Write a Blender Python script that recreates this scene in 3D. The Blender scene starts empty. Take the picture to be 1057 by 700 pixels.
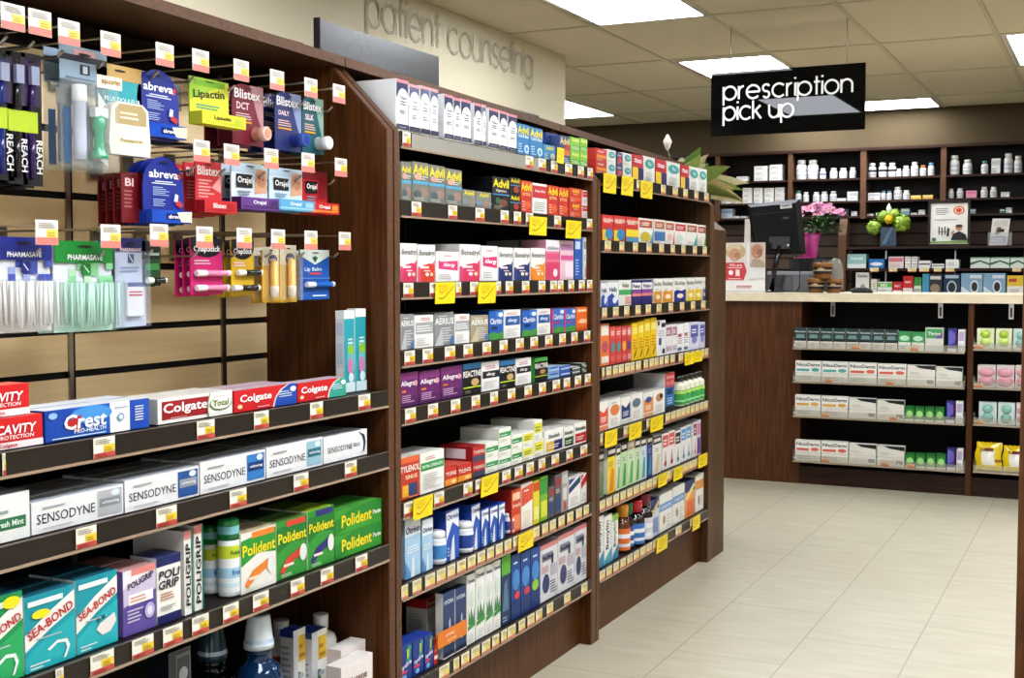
import bpy, math, random
from mathutils import Vector, Matrix
random.seed(7)
C = bpy.context.scene.collection
# ------------------------------------------------------------------ camera
FPX, CX, CY = 1284.0, 528.5, 350.0
VX, HY, CAMZ = 1155.0, 280.0, 1.19
_p = math.atan((CY - HY) / FPX)
_Y = Vector((VX - CX, CY - HY, FPX)).normalized()
_Z = Vector((0, math.cos(_p), -math.sin(_p)))
_X = -_Y.cross(_Z).normalized()
CAM = Vector((0, 0, CAMZ))
def ray(px, py):
    c = Vector((px - CX, CY - py, FPX))
    return Vector((c.dot(_X), c.dot(_Y), c.dot(_Z)))
def hx(px, py, x): r = ray(px, py); return CAM + r * (x / r.x)
def hy(px, py, y): r = ray(px, py); return CAM + r * (y / r.y)
def hz(px, py, z): r = ray(px, py); return CAM + r * ((z - CAMZ) / r.z)
def proj(p):
    q = Vector(p) - CAM
    c = _X * q.x + _Y * q.y + _Z * q.z
    return CX + FPX * c.x / c.z, CY - FPX * c.y / c.z
def y_at(px, x, z):
    py = 300
    for _ in range(3):
        y = hx(px, py, x).y; py = proj((x, y, z))[1]
    return y
def x_at(px, y, z):
    py = 300
    for _ in range(3):
        x = hy(px, py, y).x; py = proj((x, y, z))[1]
    return x
cam = bpy.data.cameras.new('camera'); co = bpy.data.objects.new('camera', cam); C.objects.link(co)
cam.sensor_fit = 'HORIZONTAL'; cam.sensor_width = 36.0; cam.lens = FPX / 1057 * 36.0
cam.clip_start = 0.02
R = Vector((_X.x, _Y.x, _Z.x)); U = Vector((_X.y, _Y.y, _Z.y)); F = Vector((_X.z, _Y.z, _Z.z))
co.matrix_world = Matrix(((R.x, U.x, -F.x, 0), (R.y, U.y, -F.y, 0), (R.z, U.z, -F.z, CAMZ), (0, 0, 0, 1)))
bpy.context.scene.camera = co

# ------------------------------------------------------------------ materials
def lin(h):
    h = h.lstrip('#'); o = []
    if len(h) == 3: h = ''.join(c * 2 for c in h)
    for i in (0, 2, 4):
        v = int(h[i:i+2], 16) / 255
        o.append(v / 12.92 if v <= .04045 else ((v + .055) / 1.055) ** 2.4)
    return (*o, 1.0)
MATS = {}
def newmat(name):
    m = bpy.data.materials.new(name); m.use_nodes = True
    nt = m.node_tree; return m, nt, nt.nodes['Principled BSDF']
def N(nt, t, **k):
    n = nt.nodes.new(t)
    for a, v in k.items():
        if a in n.inputs: n.inputs[a].default_value = v
        else: setattr(n, a, v)
    return n
def attr_mat(name, rough, spec=.5, metal=0, alpha=1, trans=0, var=.10, coat=0, scale=35.0, k=.84):
    """printed / plastic surface: colour attribute varied by a procedural noise"""
    m, nt, b = newmat(name); L = nt.links.new
    a = N(nt, 'ShaderNodeAttribute'); a.attribute_name = 'Col'
    tc = N(nt, 'ShaderNodeTexCoord'); no = N(nt, 'ShaderNodeTexNoise'); no.inputs['Scale'].default_value = scale
    L(tc.outputs['Object'], no.inputs['Vector'])
    mr = N(nt, 'ShaderNodeMapRange'); mr.inputs['To Min'].default_value = k * (1 - var); mr.inputs['To Max'].default_value = k * (1 + var * .6)
    L(no.outputs['Fac'], mr.inputs['Value'])
    mx = N(nt, 'ShaderNodeVectorMath'); mx.operation = 'SCALE'
    L(a.outputs['Color'], mx.inputs[0]); L(mr.outputs[0], mx.inputs['Scale'])
    L(mx.outputs[0], b.inputs['Base Color'])
    b.inputs['Roughness'].default_value = rough; b.inputs['Metallic'].default_value = metal
    b.inputs['Specular IOR Level'].default_value = spec; b.inputs['Alpha'].default_value = alpha
    b.inputs['Transmission Weight'].default_value = trans; b.inputs['Coat Weight'].default_value = coat
    b.inputs['Coat Roughness'].default_value = .1
    MATS[name] = m; return m
attr_mat('card', .42); attr_mat('gloss', .16, var=.05, coat=.3); attr_mat('matte', .7); attr_mat('metal', .3, metal=1, var=.05)
attr_mat('film', .10, alpha=.13, var=0); attr_mat('acrylic', .08, alpha=.22, var=0); attr_mat('leaf', .5, var=.35, scale=60)
attr_mat('speckle', .35, var=.55, scale=160); attr_mat('black_plastic', .5, spec=.25, var=.05); attr_mat('tintglass', .05, alpha=.86, var=0, coat=.6); attr_mat('mirror_black', .012, spec=.28, var=0)
def wood(name, c1, c2, rough=.4, sx=(40, 40, 2.2)):
    m, nt, b = newmat(name); L = nt.links.new
    tc = N(nt, 'ShaderNodeTexCoord'); mp = N(nt, 'ShaderNodeMapping'); mp.inputs['Scale'].default_value = sx
    no = N(nt, 'ShaderNodeTexNoise'); no.inputs['Scale'].default_value = 2.2; no.inputs['Detail'].default_value = 6; no.inputs['Roughness'].default_value = .62
    cr = N(nt, 'ShaderNodeValToRGB'); cr.color_ramp.elements[0].position = .3; cr.color_ramp.elements[1].position = .72
    cr.color_ramp.elements[0].color = lin(c1); cr.color_ramp.elements[1].color = lin(c2)
    L(tc.outputs['Object'], mp.inputs['Vector']); L(mp.outputs[0], no.inputs['Vector']); L(no.outputs['Fac'], cr.inputs['Fac']); L(cr.outputs[0], b.inputs['Base Color'])
    bp = N(nt, 'ShaderNodeBump'); bp.inputs['Strength'].default_value = .08; L(no.outputs['Fac'], bp.inputs['Height']); L(bp.outputs[0], b.inputs['Normal'])
    b.inputs['Roughness'].default_value = rough; b.inputs['Specular IOR Level'].default_value = .3; MATS[name] = m; return m
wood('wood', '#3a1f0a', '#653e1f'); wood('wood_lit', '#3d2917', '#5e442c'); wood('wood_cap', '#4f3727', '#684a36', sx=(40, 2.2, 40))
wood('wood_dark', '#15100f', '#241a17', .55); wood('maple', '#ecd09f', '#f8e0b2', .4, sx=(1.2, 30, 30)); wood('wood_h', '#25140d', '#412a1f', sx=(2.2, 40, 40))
wood('slat_dark', '#43362e', '#5c4a3e', .55, sx=(2, 40, 40)); wood('counter_top', '#cfc3a8', '#ddd1b8', .35, sx=(8, 8, 8))
def plain(name, c, rough=.6, noise=0, nscale=20, bump=0, metal=0):
    m, nt, b = newmat(name); L = nt.links.new
    tc = N(nt, 'ShaderNodeTexCoord'); no = N(nt, 'ShaderNodeTexNoise'); no.inputs['Scale'].default_value = nscale; no.inputs['Detail'].default_value = 4
    L(tc.outputs['Object'], no.inputs['Vector'])
    cr = N(nt, 'ShaderNodeValToRGB'); c0 = lin(c)
    cr.color_ramp.elements[0].color = tuple(v * (1 - noise) for v in c0[:3]) + (1,); cr.color_ramp.elements[1].color = tuple(min(1, v * (1 + noise)) for v in c0[:3]) + (1,)
    L(no.outputs['Fac'], cr.inputs['Fac']); L(cr.outputs[0], b.inputs['Base Color'])
    if bump:
        bp = N(nt, 'ShaderNodeBump'); bp.inputs['Strength'].default_value = bump; bp.inputs['Distance'].default_value = .003
        L(no.outputs['Fac'], bp.inputs['Height']); L(bp.outputs[0], b.inputs['Normal'])
    b.inputs['Roughness'].default_value = rough; b.inputs['Metallic'].default_value = metal; MATS[name] = m; return m
plain('wall_beige', '#4f422a', .8, .05, 6); plain('cream', '#c4bca4', .7, .03, 5); plain('tile', '#d0c6ae', .9, .10, 220, .35)
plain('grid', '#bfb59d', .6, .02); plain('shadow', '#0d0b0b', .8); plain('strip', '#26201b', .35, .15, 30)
plain('board', '#2c3032', .22, .25, 4)
def floor_mat():
    m, nt, b = newmat('floor_tile'); L = nt.links.new
    tc = N(nt, 'ShaderNodeTexCoord'); sp = N(nt, 'ShaderNodeSeparateXYZ'); L(tc.outputs['Object'], sp.inputs[0])
    def line(out, off, period, wid):
        a = N(nt, 'ShaderNodeMath', operation='ADD'); a.inputs[1].default_value = -off + 50 * period; L(out, a.inputs[0])
        d = N(nt, 'ShaderNodeMath', operation='PINGPONG'); d.inputs[1].default_value = period / 2; L(a.outputs[0], d.inputs[0])
        g = N(nt, 'ShaderNodeMath', operation='LESS_THAN'); g.inputs[1].default_value = wid; L(d.outputs[0], g.inputs[0]); return g
    g1 = line(sp.outputs['X'], -.555, .335, .0028); ix = N(nt, 'ShaderNodeMath', operation='ADD'); ix.inputs[1].default_value = .555; L(sp.outputs['X'], ix.inputs[0])
    dv = N(nt, 'ShaderNodeMath', operation='DIVIDE'); dv.inputs[1].default_value = .335; L(ix.outputs[0], dv.inputs[0])
    fl = N(nt, 'ShaderNodeMath', operation='FLOOR'); L(dv.outputs[0], fl.inputs[0])
    ma = N(nt, 'ShaderNodeMath', operation='MULTIPLY_ADD'); ma.inputs[1].default_value = .31; L(fl.outputs[0], ma.inputs[0]); L(sp.outputs['Y'], ma.inputs[2])
    g2 = line(ma.outputs[0], 3.69, .62, .0024)
    mxm = N(nt, 'ShaderNodeMath', operation='MAXIMUM'); L(g1.outputs[0], mxm.inputs[0]); L(g2.outputs[0], mxm.inputs[1])
    mp = N(nt, 'ShaderNodeMapping'); mp.inputs['Scale'].default_value = (3, 14, 1); L(tc.outputs['Object'], mp.inputs['Vector'])
    no = N(nt, 'ShaderNodeTexNoise'); no.inputs['Scale'].default_value = 1.6; no.inputs['Detail'].default_value = 6; L(mp.outputs[0], no.inputs['Vector'])
    cr = N(nt, 'ShaderNodeValToRGB'); cr.color_ramp.elements[0].position = .25; cr.color_ramp.elements[1].position = .75
    cr.color_ramp.elements[0].color = lin('#a8a28f'); cr.color_ramp.elements[1].color = lin('#b8b29f'); L(no.outputs['Fac'], cr.inputs['Fac'])
    # scuffs
    n2 = N(nt, 'ShaderNodeTexNoise'); n2.inputs['Scale'].default_value = 5.5; n2.inputs['Detail'].default_value = 3; L(mp.outputs[0], n2.inputs['Vector'])
    c2 = N(nt, 'ShaderNodeValToRGB'); c2.color_ramp.elements[0].position = .70; c2.color_ramp.elements[1].position = .80
    c2.color_ramp.elements[0].color = (1, 1, 1, 1); c2.color_ramp.elements[1].color = (.62, .52, .38, 1); L(n2.outputs['Fac'], c2.inputs['Fac'])
    mu = N(nt, 'ShaderNodeMix', data_type='RGBA', blend_type='MULTIPLY'); mu.inputs[0].default_value = 1; L(cr.outputs[0], mu.inputs[6]); L(c2.outputs[0], mu.inputs[7])
    mi = N(nt, 'ShaderNodeMix', data_type='RGBA'); L(mxm.outputs[0], mi.inputs[0]); L(mu.outputs[2], mi.inputs[6]); mi.inputs[7].default_value = lin('#979180')
    L(mi.outputs[2], b.inputs['Base Color']); b.inputs['Roughness'].default_value = .38
    MATS['floor_tile'] = m
floor_mat()
def emis(name, c, s):
    m, nt, b = newmat(name)
    tc = N(nt, 'ShaderNodeTexCoord'); no = N(nt, 'ShaderNodeTexNoise'); no.inputs['Scale'].default_value = 200
    nt.links.new(tc.outputs['Object'], no.inputs['Vector'])
    mr = N(nt, 'ShaderNodeMapRange'); mr.inputs['To Min'].default_value = s * .96; mr.inputs['To Max'].default_value = s * 1.04
    nt.links.new(no.outputs['Fac'], mr.inputs['Value']); nt.links.new(mr.outputs[0], b.inputs['Emission Strength'])
    b.inputs['Base Color'].default_value = (.9, .9, .9, 1); b.inputs['Emission Color'].default_value = lin(c); MATS[name] = m
LIGHT = 20.0
emis('diffuser', '#f3f7ff', LIGHT)

# ------------------------------------------------------------------ text glyph meshes
_TX = {}
def text_geo(s, bold=False):
    k = (s, bold)
    if k in _TX: return _TX[k]
    cu = bpy.data.curves.new('t', 'FONT'); cu.body = s; cu.size = 1; cu.resolution_u = 2; cu.fill_mode = 'FRONT'
    if bold: cu.offset = .022
    ob = bpy.data.objects.new('t', cu); C.objects.link(ob)
    dg = bpy.context.evaluated_depsgraph_get(); ev = ob.evaluated_get(dg); me = ev.to_mesh()
    v = [(p.co.x, p.co.y) for p in me.vertices]; f = [tuple(p.vertices) for p in me.polygons]
    ev.to_mesh_clear(); bpy.data.objects.remove(ob); bpy.data.curves.remove(cu)
    x0 = min(p[0] for p in v); x1 = max(p[0] for p in v); y0 = min(p[1] for p in v); y1 = max(p[1] for p in v)
    _TX[k] = ([(a - (x0 + x1) / 2, b - (y0 + y1) / 2) for a, b in v], f, x1 - x0, y1 - y0)
    return _TX[k]

# ------------------------------------------------------------------ mesh builder
class MB:
    def __init__(s, mat='card'): s.v = []; s.f = []; s.c = []; s.m = []; s.sm = []; s.mat = mat
    def face(s, idx, col, mat=None, smooth=False): s.f.append(idx); s.c.append(col); s.m.append(mat or s.mat); s.sm.append(smooth)
    def poly(s, pts, col, mat=None):
        b = len(s.v); s.v.extend(tuple(p) for p in pts); s.face(tuple(range(b, b + len(pts))), col, mat); return s
    def box(s, x0, x1, y0, y1, z0, z1, col, mat=None, cols=None):
        b = len(s.v)
        s.v.extend([(x0,y0,z0),(x1,y0,z0),(x1,y1,z0),(x0,y1,z0),(x0,y0,z1),(x1,y0,z1),(x1,y1,z1),(x0,y1,z1)])
        cols = cols or {}
        for k, q in (('bottom',(0,3,2,1)),('top',(4,5,6,7)),('front',(0,1,5,4)),('right',(1,2,6,5)),('back',(2,3,7,6)),('left',(3,0,4,7))):
            s.face(tuple(b + i for i in q), cols.get(k, col), mat)
        return s
    def prism(s, pts2, a, b, axis, col, mat=None):
        """polygon in the two other axes, extruded along axis from a to b"""
        def mk(p, t):
            if axis == 'y': return (p[0], t, p[1])
            if axis == 'x': return (t, p[0], p[1])
            return (p[0], p[1], t)
        n = len(pts2); o = len(s.v)
        s.v.extend(mk(p, a) for p in pts2); s.v.extend(mk(p, b) for p in pts2)
        s.face(tuple(o + i for i in range(n)), col, mat); s.face(tuple(o + n + i for i in reversed(range(n))), col, mat)
        for i in range(n):
            j = (i + 1) % n; s.face((o + i, o + n + i, o + n + j, o + j), col, mat)
        return s
    def lathe(s, prof, col, n=20, cx=0, cy=0, z0=0, mat=None, axis='z', cap=True, cols=None, sx=1, sy=1):
        o = len(s.v); k = len(prof)
        for r, z in prof:
            for i in range(n):
                a = 2 * math.pi * i / n; x, y = r * math.cos(a) * sx, r * math.sin(a) * sy
                if axis == 'z': s.v.append((cx + x, cy + y, z0 + z))
                elif axis == 'y': s.v.append((cx + x, cy - z, z0 + y))
                else: s.v.append((cx + z, cy + x, z0 + y))
        for j in range(k - 1):
            cc = cols[j] if cols else col
            for i in range(n):
                q = (i + 1) % n; s.face((o + j*n + i, o + j*n + q, o + (j+1)*n + q, o + (j+1)*n + i), cc, mat, True)
        if cap:
            s.face(tuple(o + i for i in reversed(range(n))), cols[0] if cols else col, mat)
            s.face(tuple(o + (k-1)*n + i for i in range(n)), cols[-1] if cols else col, mat)
        return s
    def tube(s, pts, r, col, n=6, mat=None):
        pts = [Vector(p) for p in pts]; o = len(s.v)
        for i, p in enumerate(pts):
            d = (pts[min(i+1, len(pts)-1)] - pts[max(i-1, 0)]).normalized()
            a = d.cross(Vector((0, 0, 1)) if abs(d.z) < .9 else Vector((1, 0, 0))).normalized(); b = d.cross(a)
            rr = r[i] if isinstance(r, (list, tuple)) else r
            for k in range(n):
                t = 2 * math.pi * k / n; q = p + a * rr * math.cos(t) + b * rr * math.sin(t); s.v.append(tuple(q))
        for i in range(len(pts) - 1):
            for k in range(n):
                q = (k + 1) % n; s.face((o+i*n+k, o+i*n+q, o+(i+1)*n+q, o+(i+1)*n+k), col, mat, True)
        s.face(tuple(o + k for k in reversed(range(n))), col, mat); s.face(tuple(o + (len(pts)-1)*n + k for k in range(n)), col, mat)
        return s
    def text(s, t, fr, cx, cy, wid, col, hmax=None, bold=True, shear=0, rot=0, arc=0, lay=1, mat=None):
        v, f, tw, th = text_geo(t, bold); k = wid / tw
        ky = k
        if hmax and th * k > hmax: ky = hmax / th
        if ky < k * .6: k = ky / .6
        O, Uv, Vv, Nv = fr; o = len(s.v); ca, sa = math.cos(rot), math.sin(rot)
        for a, b in v:
            a *= k; b *= ky; a += shear * b
            if arc: b -= arc * a * a
            a, b = a * ca - b * sa, a * sa + b * ca
            s.v.append(tuple(O + Uv * (cx + a) + Vv * (cy + b) + Nv * (.0004 * lay)))
        for q in f: s.face(tuple(o + i for i in q), col, mat)
        return s
    def decals(s, fr, w, h, ds, lay=1):
        O, Uv, Vv, Nv = fr
        def P(u, v, l): return O + Uv * (u * w) + Vv * (v * h) + Nv * (.0003 * l)
        for d in ds:
            k = d[0]; lay += 1
            if k == 'R': s.poly([P(d[1],d[2],lay),P(d[3],d[2],lay),P(d[3],d[4],lay),P(d[1],d[4],lay)], d[5])
            elif k == 'P': s.poly([P(a,b,lay) for a, b in d[1]], d[2])
            elif k == 'E':
                n = 18; s.poly([P(d[1] + d[3]*math.cos(2*math.pi*i/n), d[2] + d[4]*math.sin(2*math.pi*i/n), lay) for i in range(n)], d[5])
            elif k == 'L':   # block of small print
                n = d[5]; st = (d[4] - d[2]) / n; rr = random.Random(n * 7 + int(d[1] * 100))
                for i in range(n):
                    y = d[2] + st * i; e = d[3] - (d[3] - d[1]) * .4 * rr.random()
                    s.poly([P(d[1],y,lay),P(e,y,lay),P(e,y+st*.45,lay),P(d[1],y+st*.45,lay)], d[6])
            elif k == 'T':
                o = d[6] if len(d) > 6 else {}; up = o.get('v')
                s.text(d[1], fr, d[2]*w, d[3]*h, up*h if up else d[4]*w, d[5], hmax=(o.get('h', 1)*w if up else o.get('h', .3)*h), bold=o.get('b', True), shear=o.get('s', 0), rot=math.radians(o.get('r', 0)), arc=o.get('a', 0), lay=lay)
        return lay
    def mesh(s, name):
        me = bpy.data.meshes.new(name); me.from_pydata(s.v, [], s.f)
        names = []; 
        for m in s.m:
            if m not in names: names.append(m)
        for m in names: me.materials.append(MATS[m])
        ix = {m: i for i, m in enumerate(names)}
        me.polygons.foreach_set('material_index', [ix[m] for m in s.m]); me.polygons.foreach_set('use_smooth', s.sm)
        ca = me.color_attributes.new('Col', 'FLOAT_COLOR', 'CORNER'); buf = []
        cc = {}
        for f, c in zip(s.f, s.c):
            if c not in cc: cc[c] = lin(c)
            buf.extend(cc[c] * len(f))
        ca.data.foreach_set('color', buf); me.update(); return me
    def obj(s, name, parent=None, loc=(0,0,0), rz=0):
        o = bpy.data.objects.new(name, s.mesh(name)); C.objects.link(o); o.location = loc; o.rotation_euler = (0, 0, rz)
        if parent: o.parent = parent
        return o
FRONT = lambda x=0, y=0, z=0: (Vector((x, y, z)), Vector((1,0,0)), Vector((0,0,1)), Vector((0,-1,0)))
SIDE = lambda x=0, y=0, z=0: (Vector((x, y, z)), Vector((0,-1,0)), Vector((0,0,1)), Vector((-1,0,0)))
def tag(o, label, cat, group=None):
    o['label'] = label; o['category'] = cat
    if group: o['group'] = group
    return o
def struct(o, kind='structure'): o['kind'] = kind; return o
def empty(name, loc=(0,0,0), rz=0):
    o = bpy.data.objects.new(name, None); C.objects.link(o); o.location = loc; o.rotation_euler = (0,0,rz); o.empty_display_size = .05; return o
def copy_tree(o, parent=None):
    c = o.copy(); C.objects.link(c)
    if parent: c.parent = parent
    for ch in list(o.children): copy_tree(ch, c)
    return c
ORD = ['first','second','third','fourth','fifth','sixth','seventh','eighth','ninth','tenth','eleventh','twelfth','thirteenth','fourteenth']
NUM = ['zero','one','two','three','four','five','six','seven','eight','nine','ten','eleven','twelve','thirteen','fourteen']
RZ = math.pi / 2     # gondola faces the aisle (+X)

# ------------------------------------------------------------------ room
YB = 10.25; ZC = 2.44
m = MB(); m.box(-7, 2.6, -2.5, YB + .1, -.05, 0, '#c9c1aa', 'floor_tile'); struct(m.obj('floor'))
m = MB('wall_beige'); m.box(-7, 2.6, YB, YB + .1, 0, ZC, '#b3a281'); struct(m.obj('wall_back'))
m = MB('wall_beige'); m.box(-7.1, -7, -2.5, YB + .1, 0, ZC, '#b3a281'); struct(m.obj('wall_left'))
m = MB('cream'); m.box(2.6, 2.7, -2.5, YB + .1, 0, ZC, '#b3a281'); struct(m.obj('wall_right'))
m = MB('tile'); m.box(-7.1, 2.7, -2.5, YB + .1, ZC, ZC + .05, '#c9c0a6')
gx = [-0.61 - .61 * k for k in range(-5, 11)]; gy = [5.95 + 1.14 * k for k in range(-7, 4)]
for x in gx: m.box(x - .012, x + .012, -2.5, YB, ZC - .006, ZC + .001, '#cfc6ae', 'grid')
for y in gy: m.box(-7, 2.6, y - .012, y + .012, ZC - .005, ZC + .001, '#cfc6ae', 'grid')
struct(m.obj('ceiling'))
m = MB('cream'); m.box(-3.1, -2.92, -1, 6.70, 2.0, ZC - .001, '#d9cfb4'); struct(m.obj('trim_1'))      # bulkhead above the patient counselling area
m = MB('wall_beige'); m.box(-7, 2.6, 10.02, YB, 2.15, ZC - .001, '#b3a281'); struct(m.obj('trim_2'))    # soffit above the dispensary shelving
def troffer(x, y, lx, ly, lab):
    t = empty('ceiling_light', (x, y, ZC)); tag(t, lab, 'ceiling light', 'fluorescent ceiling panels')
    a = MB('gloss'); w = .02
    for b in ((-lx/2, lx/2, -ly/2, -ly/2 + w), (-lx/2, lx/2, ly/2 - w, ly/2), (-lx/2, -lx/2 + w, -ly/2 + w, ly/2 - w), (lx/2 - w, lx/2, -ly/2 + w, ly/2 - w)):
        a.box(*b, -.012, -.001, '#efeadd')
    a.obj('frame', t)
    d = MB('diffuser'); d.box(-lx/2 + w, lx/2 - w, -ly/2 + w, ly/2 - w, -.009, -.002, '#ffffff'); d.obj('diffuser', t)
troffer(-2.11, 5.36, .58, 1.12, 'bright ceiling light panel above the bulkhead end, biggest in view')
troffer(-2.11, 7.68, .58, 1.1, 'bright ceiling light panel partly behind the hanging sign')
troffer(-0.29, 7.62, .58, 1.08, 'bright ceiling light panel past the far edge of the sign, above the counter')
troffer(-1.52, 9.66, .58, .55, 'small bright ceiling light just beside the sign near the rear soffit')
troffer(-2.2, 9.66, .58, .55, 'small ceiling light mostly hidden behind the black hanging sign')
troffer(-3.92, 8.84, .58, 1.06, 'bright ceiling light panel beyond the counselling bulkhead end')
for i, (x, y) in enumerate([(-.3, 3.1), (-.3, 5.36), (-.3, .8), (1.2, 2.0), (1.2, 4.6), (-2.11, 3.08), (-2.11, .8), (-.3, 1.95), (1.2, 7.1)]):  # last two panels are added out of view to brighten slat wall and far floor
    troffer(x, y, .58, 1.1, ['fluorescent panel over the aisle beside the middle bay','fluorescent panel over the aisle beside the far bay','fluorescent panel over the near aisle','fluorescent panel over the second aisle, near one','fluorescent panel over the second aisle, far one','fluorescent panel above the middle shelving bay','fluorescent panel above the near shelving bay','added unseen light panel over the aisle, brightening the slat wall','added unseen light panel over the second aisle, brightening the far floor'][i])
w = bpy.data.worlds.new('world'); bpy.context.scene.world = w; w.use_nodes = True
w.node_tree.nodes['Background'].inputs[0].default_value = (.97, .985, 1, 1); w.node_tree.nodes['Background'].inputs[1].default_value = 1.6
sc = bpy.context.scene; sc.view_settings.view_transform = 'Standard'; sc.view_settings.look = 'Medium High Contrast'; sc.view_settings.exposure = -.36
# ------------------------------------------------------------------ shelving bays
XF = -1.487           # plane of the shelf fronts
LIP = .037
Z1 = [.884, .744, .531, .178]
Z2 = [hx(px, py, XF).z for px, py in ((512,169),(511,230.7),(512,304.6),(511,366),(511,418),(528,496.6),(503,579.5),(535,653.7))]
Z3 = [hx(px, py, XF).z for px, py in ((676,200),(676,262),(675,324.4),(677,379.5),(707,430),(673,503.5),(673,568.5))]
def price_tag_mesh(style):
    m = MB('card'); w, h = .03, .033; m.box(-w/2, w/2, -.0012, 0, 0, h, '#f3efe2' if style == 1 else '#efe6c4')
    fr = FRONT(-w/2, -.0012, 0)
    if style == 1: ds = [('R',0,0,1,.24,'#c9574c'),('R',.45,.27,.97,.62,'#f3d03e'),('L',.08,.68,.9,.95,3,'#a9a497'),('L',.1,.06,.8,.2,2,'#8f3a34'),('L',.5,.33,.9,.55,2,'#b89a2c')]
    else: ds = [('R',0,0,1,.2,'#cf7f63'),('R',.4,.25,.95,.6,'#eed873'),('L',.1,.66,.9,.95,3,'#b5ab8e')]
    m.decals(fr, w, h, ds); return m.mesh('price_tag')
TAGM = {1: price_tag_mesh(1), 2: price_tag_mesh(2)}
def add_tags(shelf, y0, zlip, pxs, style=1, pw=None):
    for a, b in pxs:
        ya, yb = y_at(a, XF, zlip + .015), y_at(b, XF, zlip + .015)
        o = bpy.data.objects.new('price_tag', TAGM[style]); C.objects.link(o); o.parent = shelf
        o.location = ((ya + yb) / 2 - y0, -.0045, zlip + .003); o.scale = ((yb - ya) / .03, 1, 1)
def side_panel(root, x0, x1, ztop=1.508, depth=.45, mat='wood', nm='side_panel'):
    m = MB(mat); m.prism([(0,0),(0,ztop),(.157,ztop+.16),(depth,ztop+.16),(depth,0)], x0, x1, 'x', '#3a271f'); 
    e = MB('wood_cap')                                    # edge banding along the front and the slope
    e.prism([(-.003,0),(-.003,ztop+.001),(0,ztop),(0,0)], x0+.002, x1-.002, 'x', '#5a4131'); e.prism([(-.003,ztop+.001),(.155,ztop+.163),(.157,ztop+.16),(0,ztop)], x0+.002, x1-.002, 'x', '#5a4131')
    p = m.obj(nm, root); e.obj('edge_banding', p); return p
def top_cap(root, x0, x1, y0, hz0=1.5):
    s = -.0196; z = lambda x: 1.694 + s * (y0 + x - 1.83)
    m = MB('wood_cap')
    pts = [(x0, .125, z(x0)-.022),(x1,.125,z(x1)-.022),(x1,.5,z(x1)-.022),(x0,.5,z(x0)-.022),(x0,.125,z(x0)),(x1,.125,z(x1)),(x1,.5,z(x1)),(x0,.5,z(x0))]
    m.v = pts
    for q in ((0,3,2,1),(4,5,6,7),(0,1,5,4),(1,2,6,5),(2,3,7,6),(3,0,4,7)): m.face(q, '#745643')
    m.obj('top_cap', root)
    m = MB('wood_dark'); m.box(x0, x1, .31, .33, hz0, z(x1)-.024, '#241a17'); m.obj('header_panel', root)
def make_shelf(root, x0, x1, zlip, grey=None, deck=False):
    s = MB('strip'); s.box(x0, x1, -.003, .003, zlip, zlip + LIP, '#3a322b')
    s.box(x0, x1, .003, .325, zlip + LIP - .014, zlip + LIP - .001, '#241a17', 'wood_dark')
    s.box(x0, x1, -.006, -.003, zlip - .003, zlip + .002, '#a8927f', 'gloss'); s.box(x0, x1, -.005, -.003, zlip + LIP - .0015, zlip + LIP + .0005, '#6c6258', 'gloss')
    if grey: s.box(grey[0], grey[1], -.0045, -.003, zlip + .002, zlip + LIP - .002, '#a5a39a', 'gloss')
    return s.obj('shelf', root)
def bay(y0, y1, label, lips, kick=True):
    t = empty('shelving_bay', (XF, y0, 0), RZ); tag(t, label, 'shelving unit'); W = y1 - y0
    if kick:
        k = MB('wood'); k.box(.001, W - .001, .036, .056, 0, lips[-1] - .004, '#3a271f'); k.obj('kick_board', t)
    return t, W
# near bay with slat wall
y0 = 1.14; B1, W = bay(y0, 2.403, 'dark wood shelving bay with maple slat wall holding toothpaste and hanging cards', Z1)
m = MB('wood_dark'); m.box(0, W, .345, .36, 0, 1.67, '#15100f'); m.obj('back_panel', B1)
m = MB('maple'); edges = [.86, .99, 1.075, 1.2, 1.335, 1.46, 1.61]
for a, b in zip(edges, edges[1:]): m.box(0, W, .333, .345, a + .007, b - .007, '#c9b18b')
for e in edges[:-1]: m.box(0, W, .341, .345, e - .007, e + .007, '#2a1f16', 'shadow')
m.obj('slat_panel', B1)
for yy in (1.785, 2.24):
    m = MB('metal'); x = yy - y0
    m.box(x - .007, x + .003, .328, .333, .5, 1.66, '#b9b4ab'); m.box(x + .003, x + .009, .3295, .333, .5, 1.66, '#15110f', 'matte'); m.obj('upright_rail', B1)
side_panel(B1, W, W + .028); top_cap(B1, 0, W + .028, y0, 1.628)
SH1 = []
T1 = [[(0,3),(94,116),(201,219),(260,275),(318,331),(368,380)], [(76,97),(159,180),(235,252),(301,316),(354,366)], [(55,63),(91,115),(134,156),(166,186),(196,213),(228,244),(259,275),(298,312),(329,342),(365,377)], []]
for z, ts in zip(Z1, T1):
    s = make_shelf(B1, 0, W, z); SH1.append(s); add_tags(s, y0, z, ts, 1)
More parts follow.
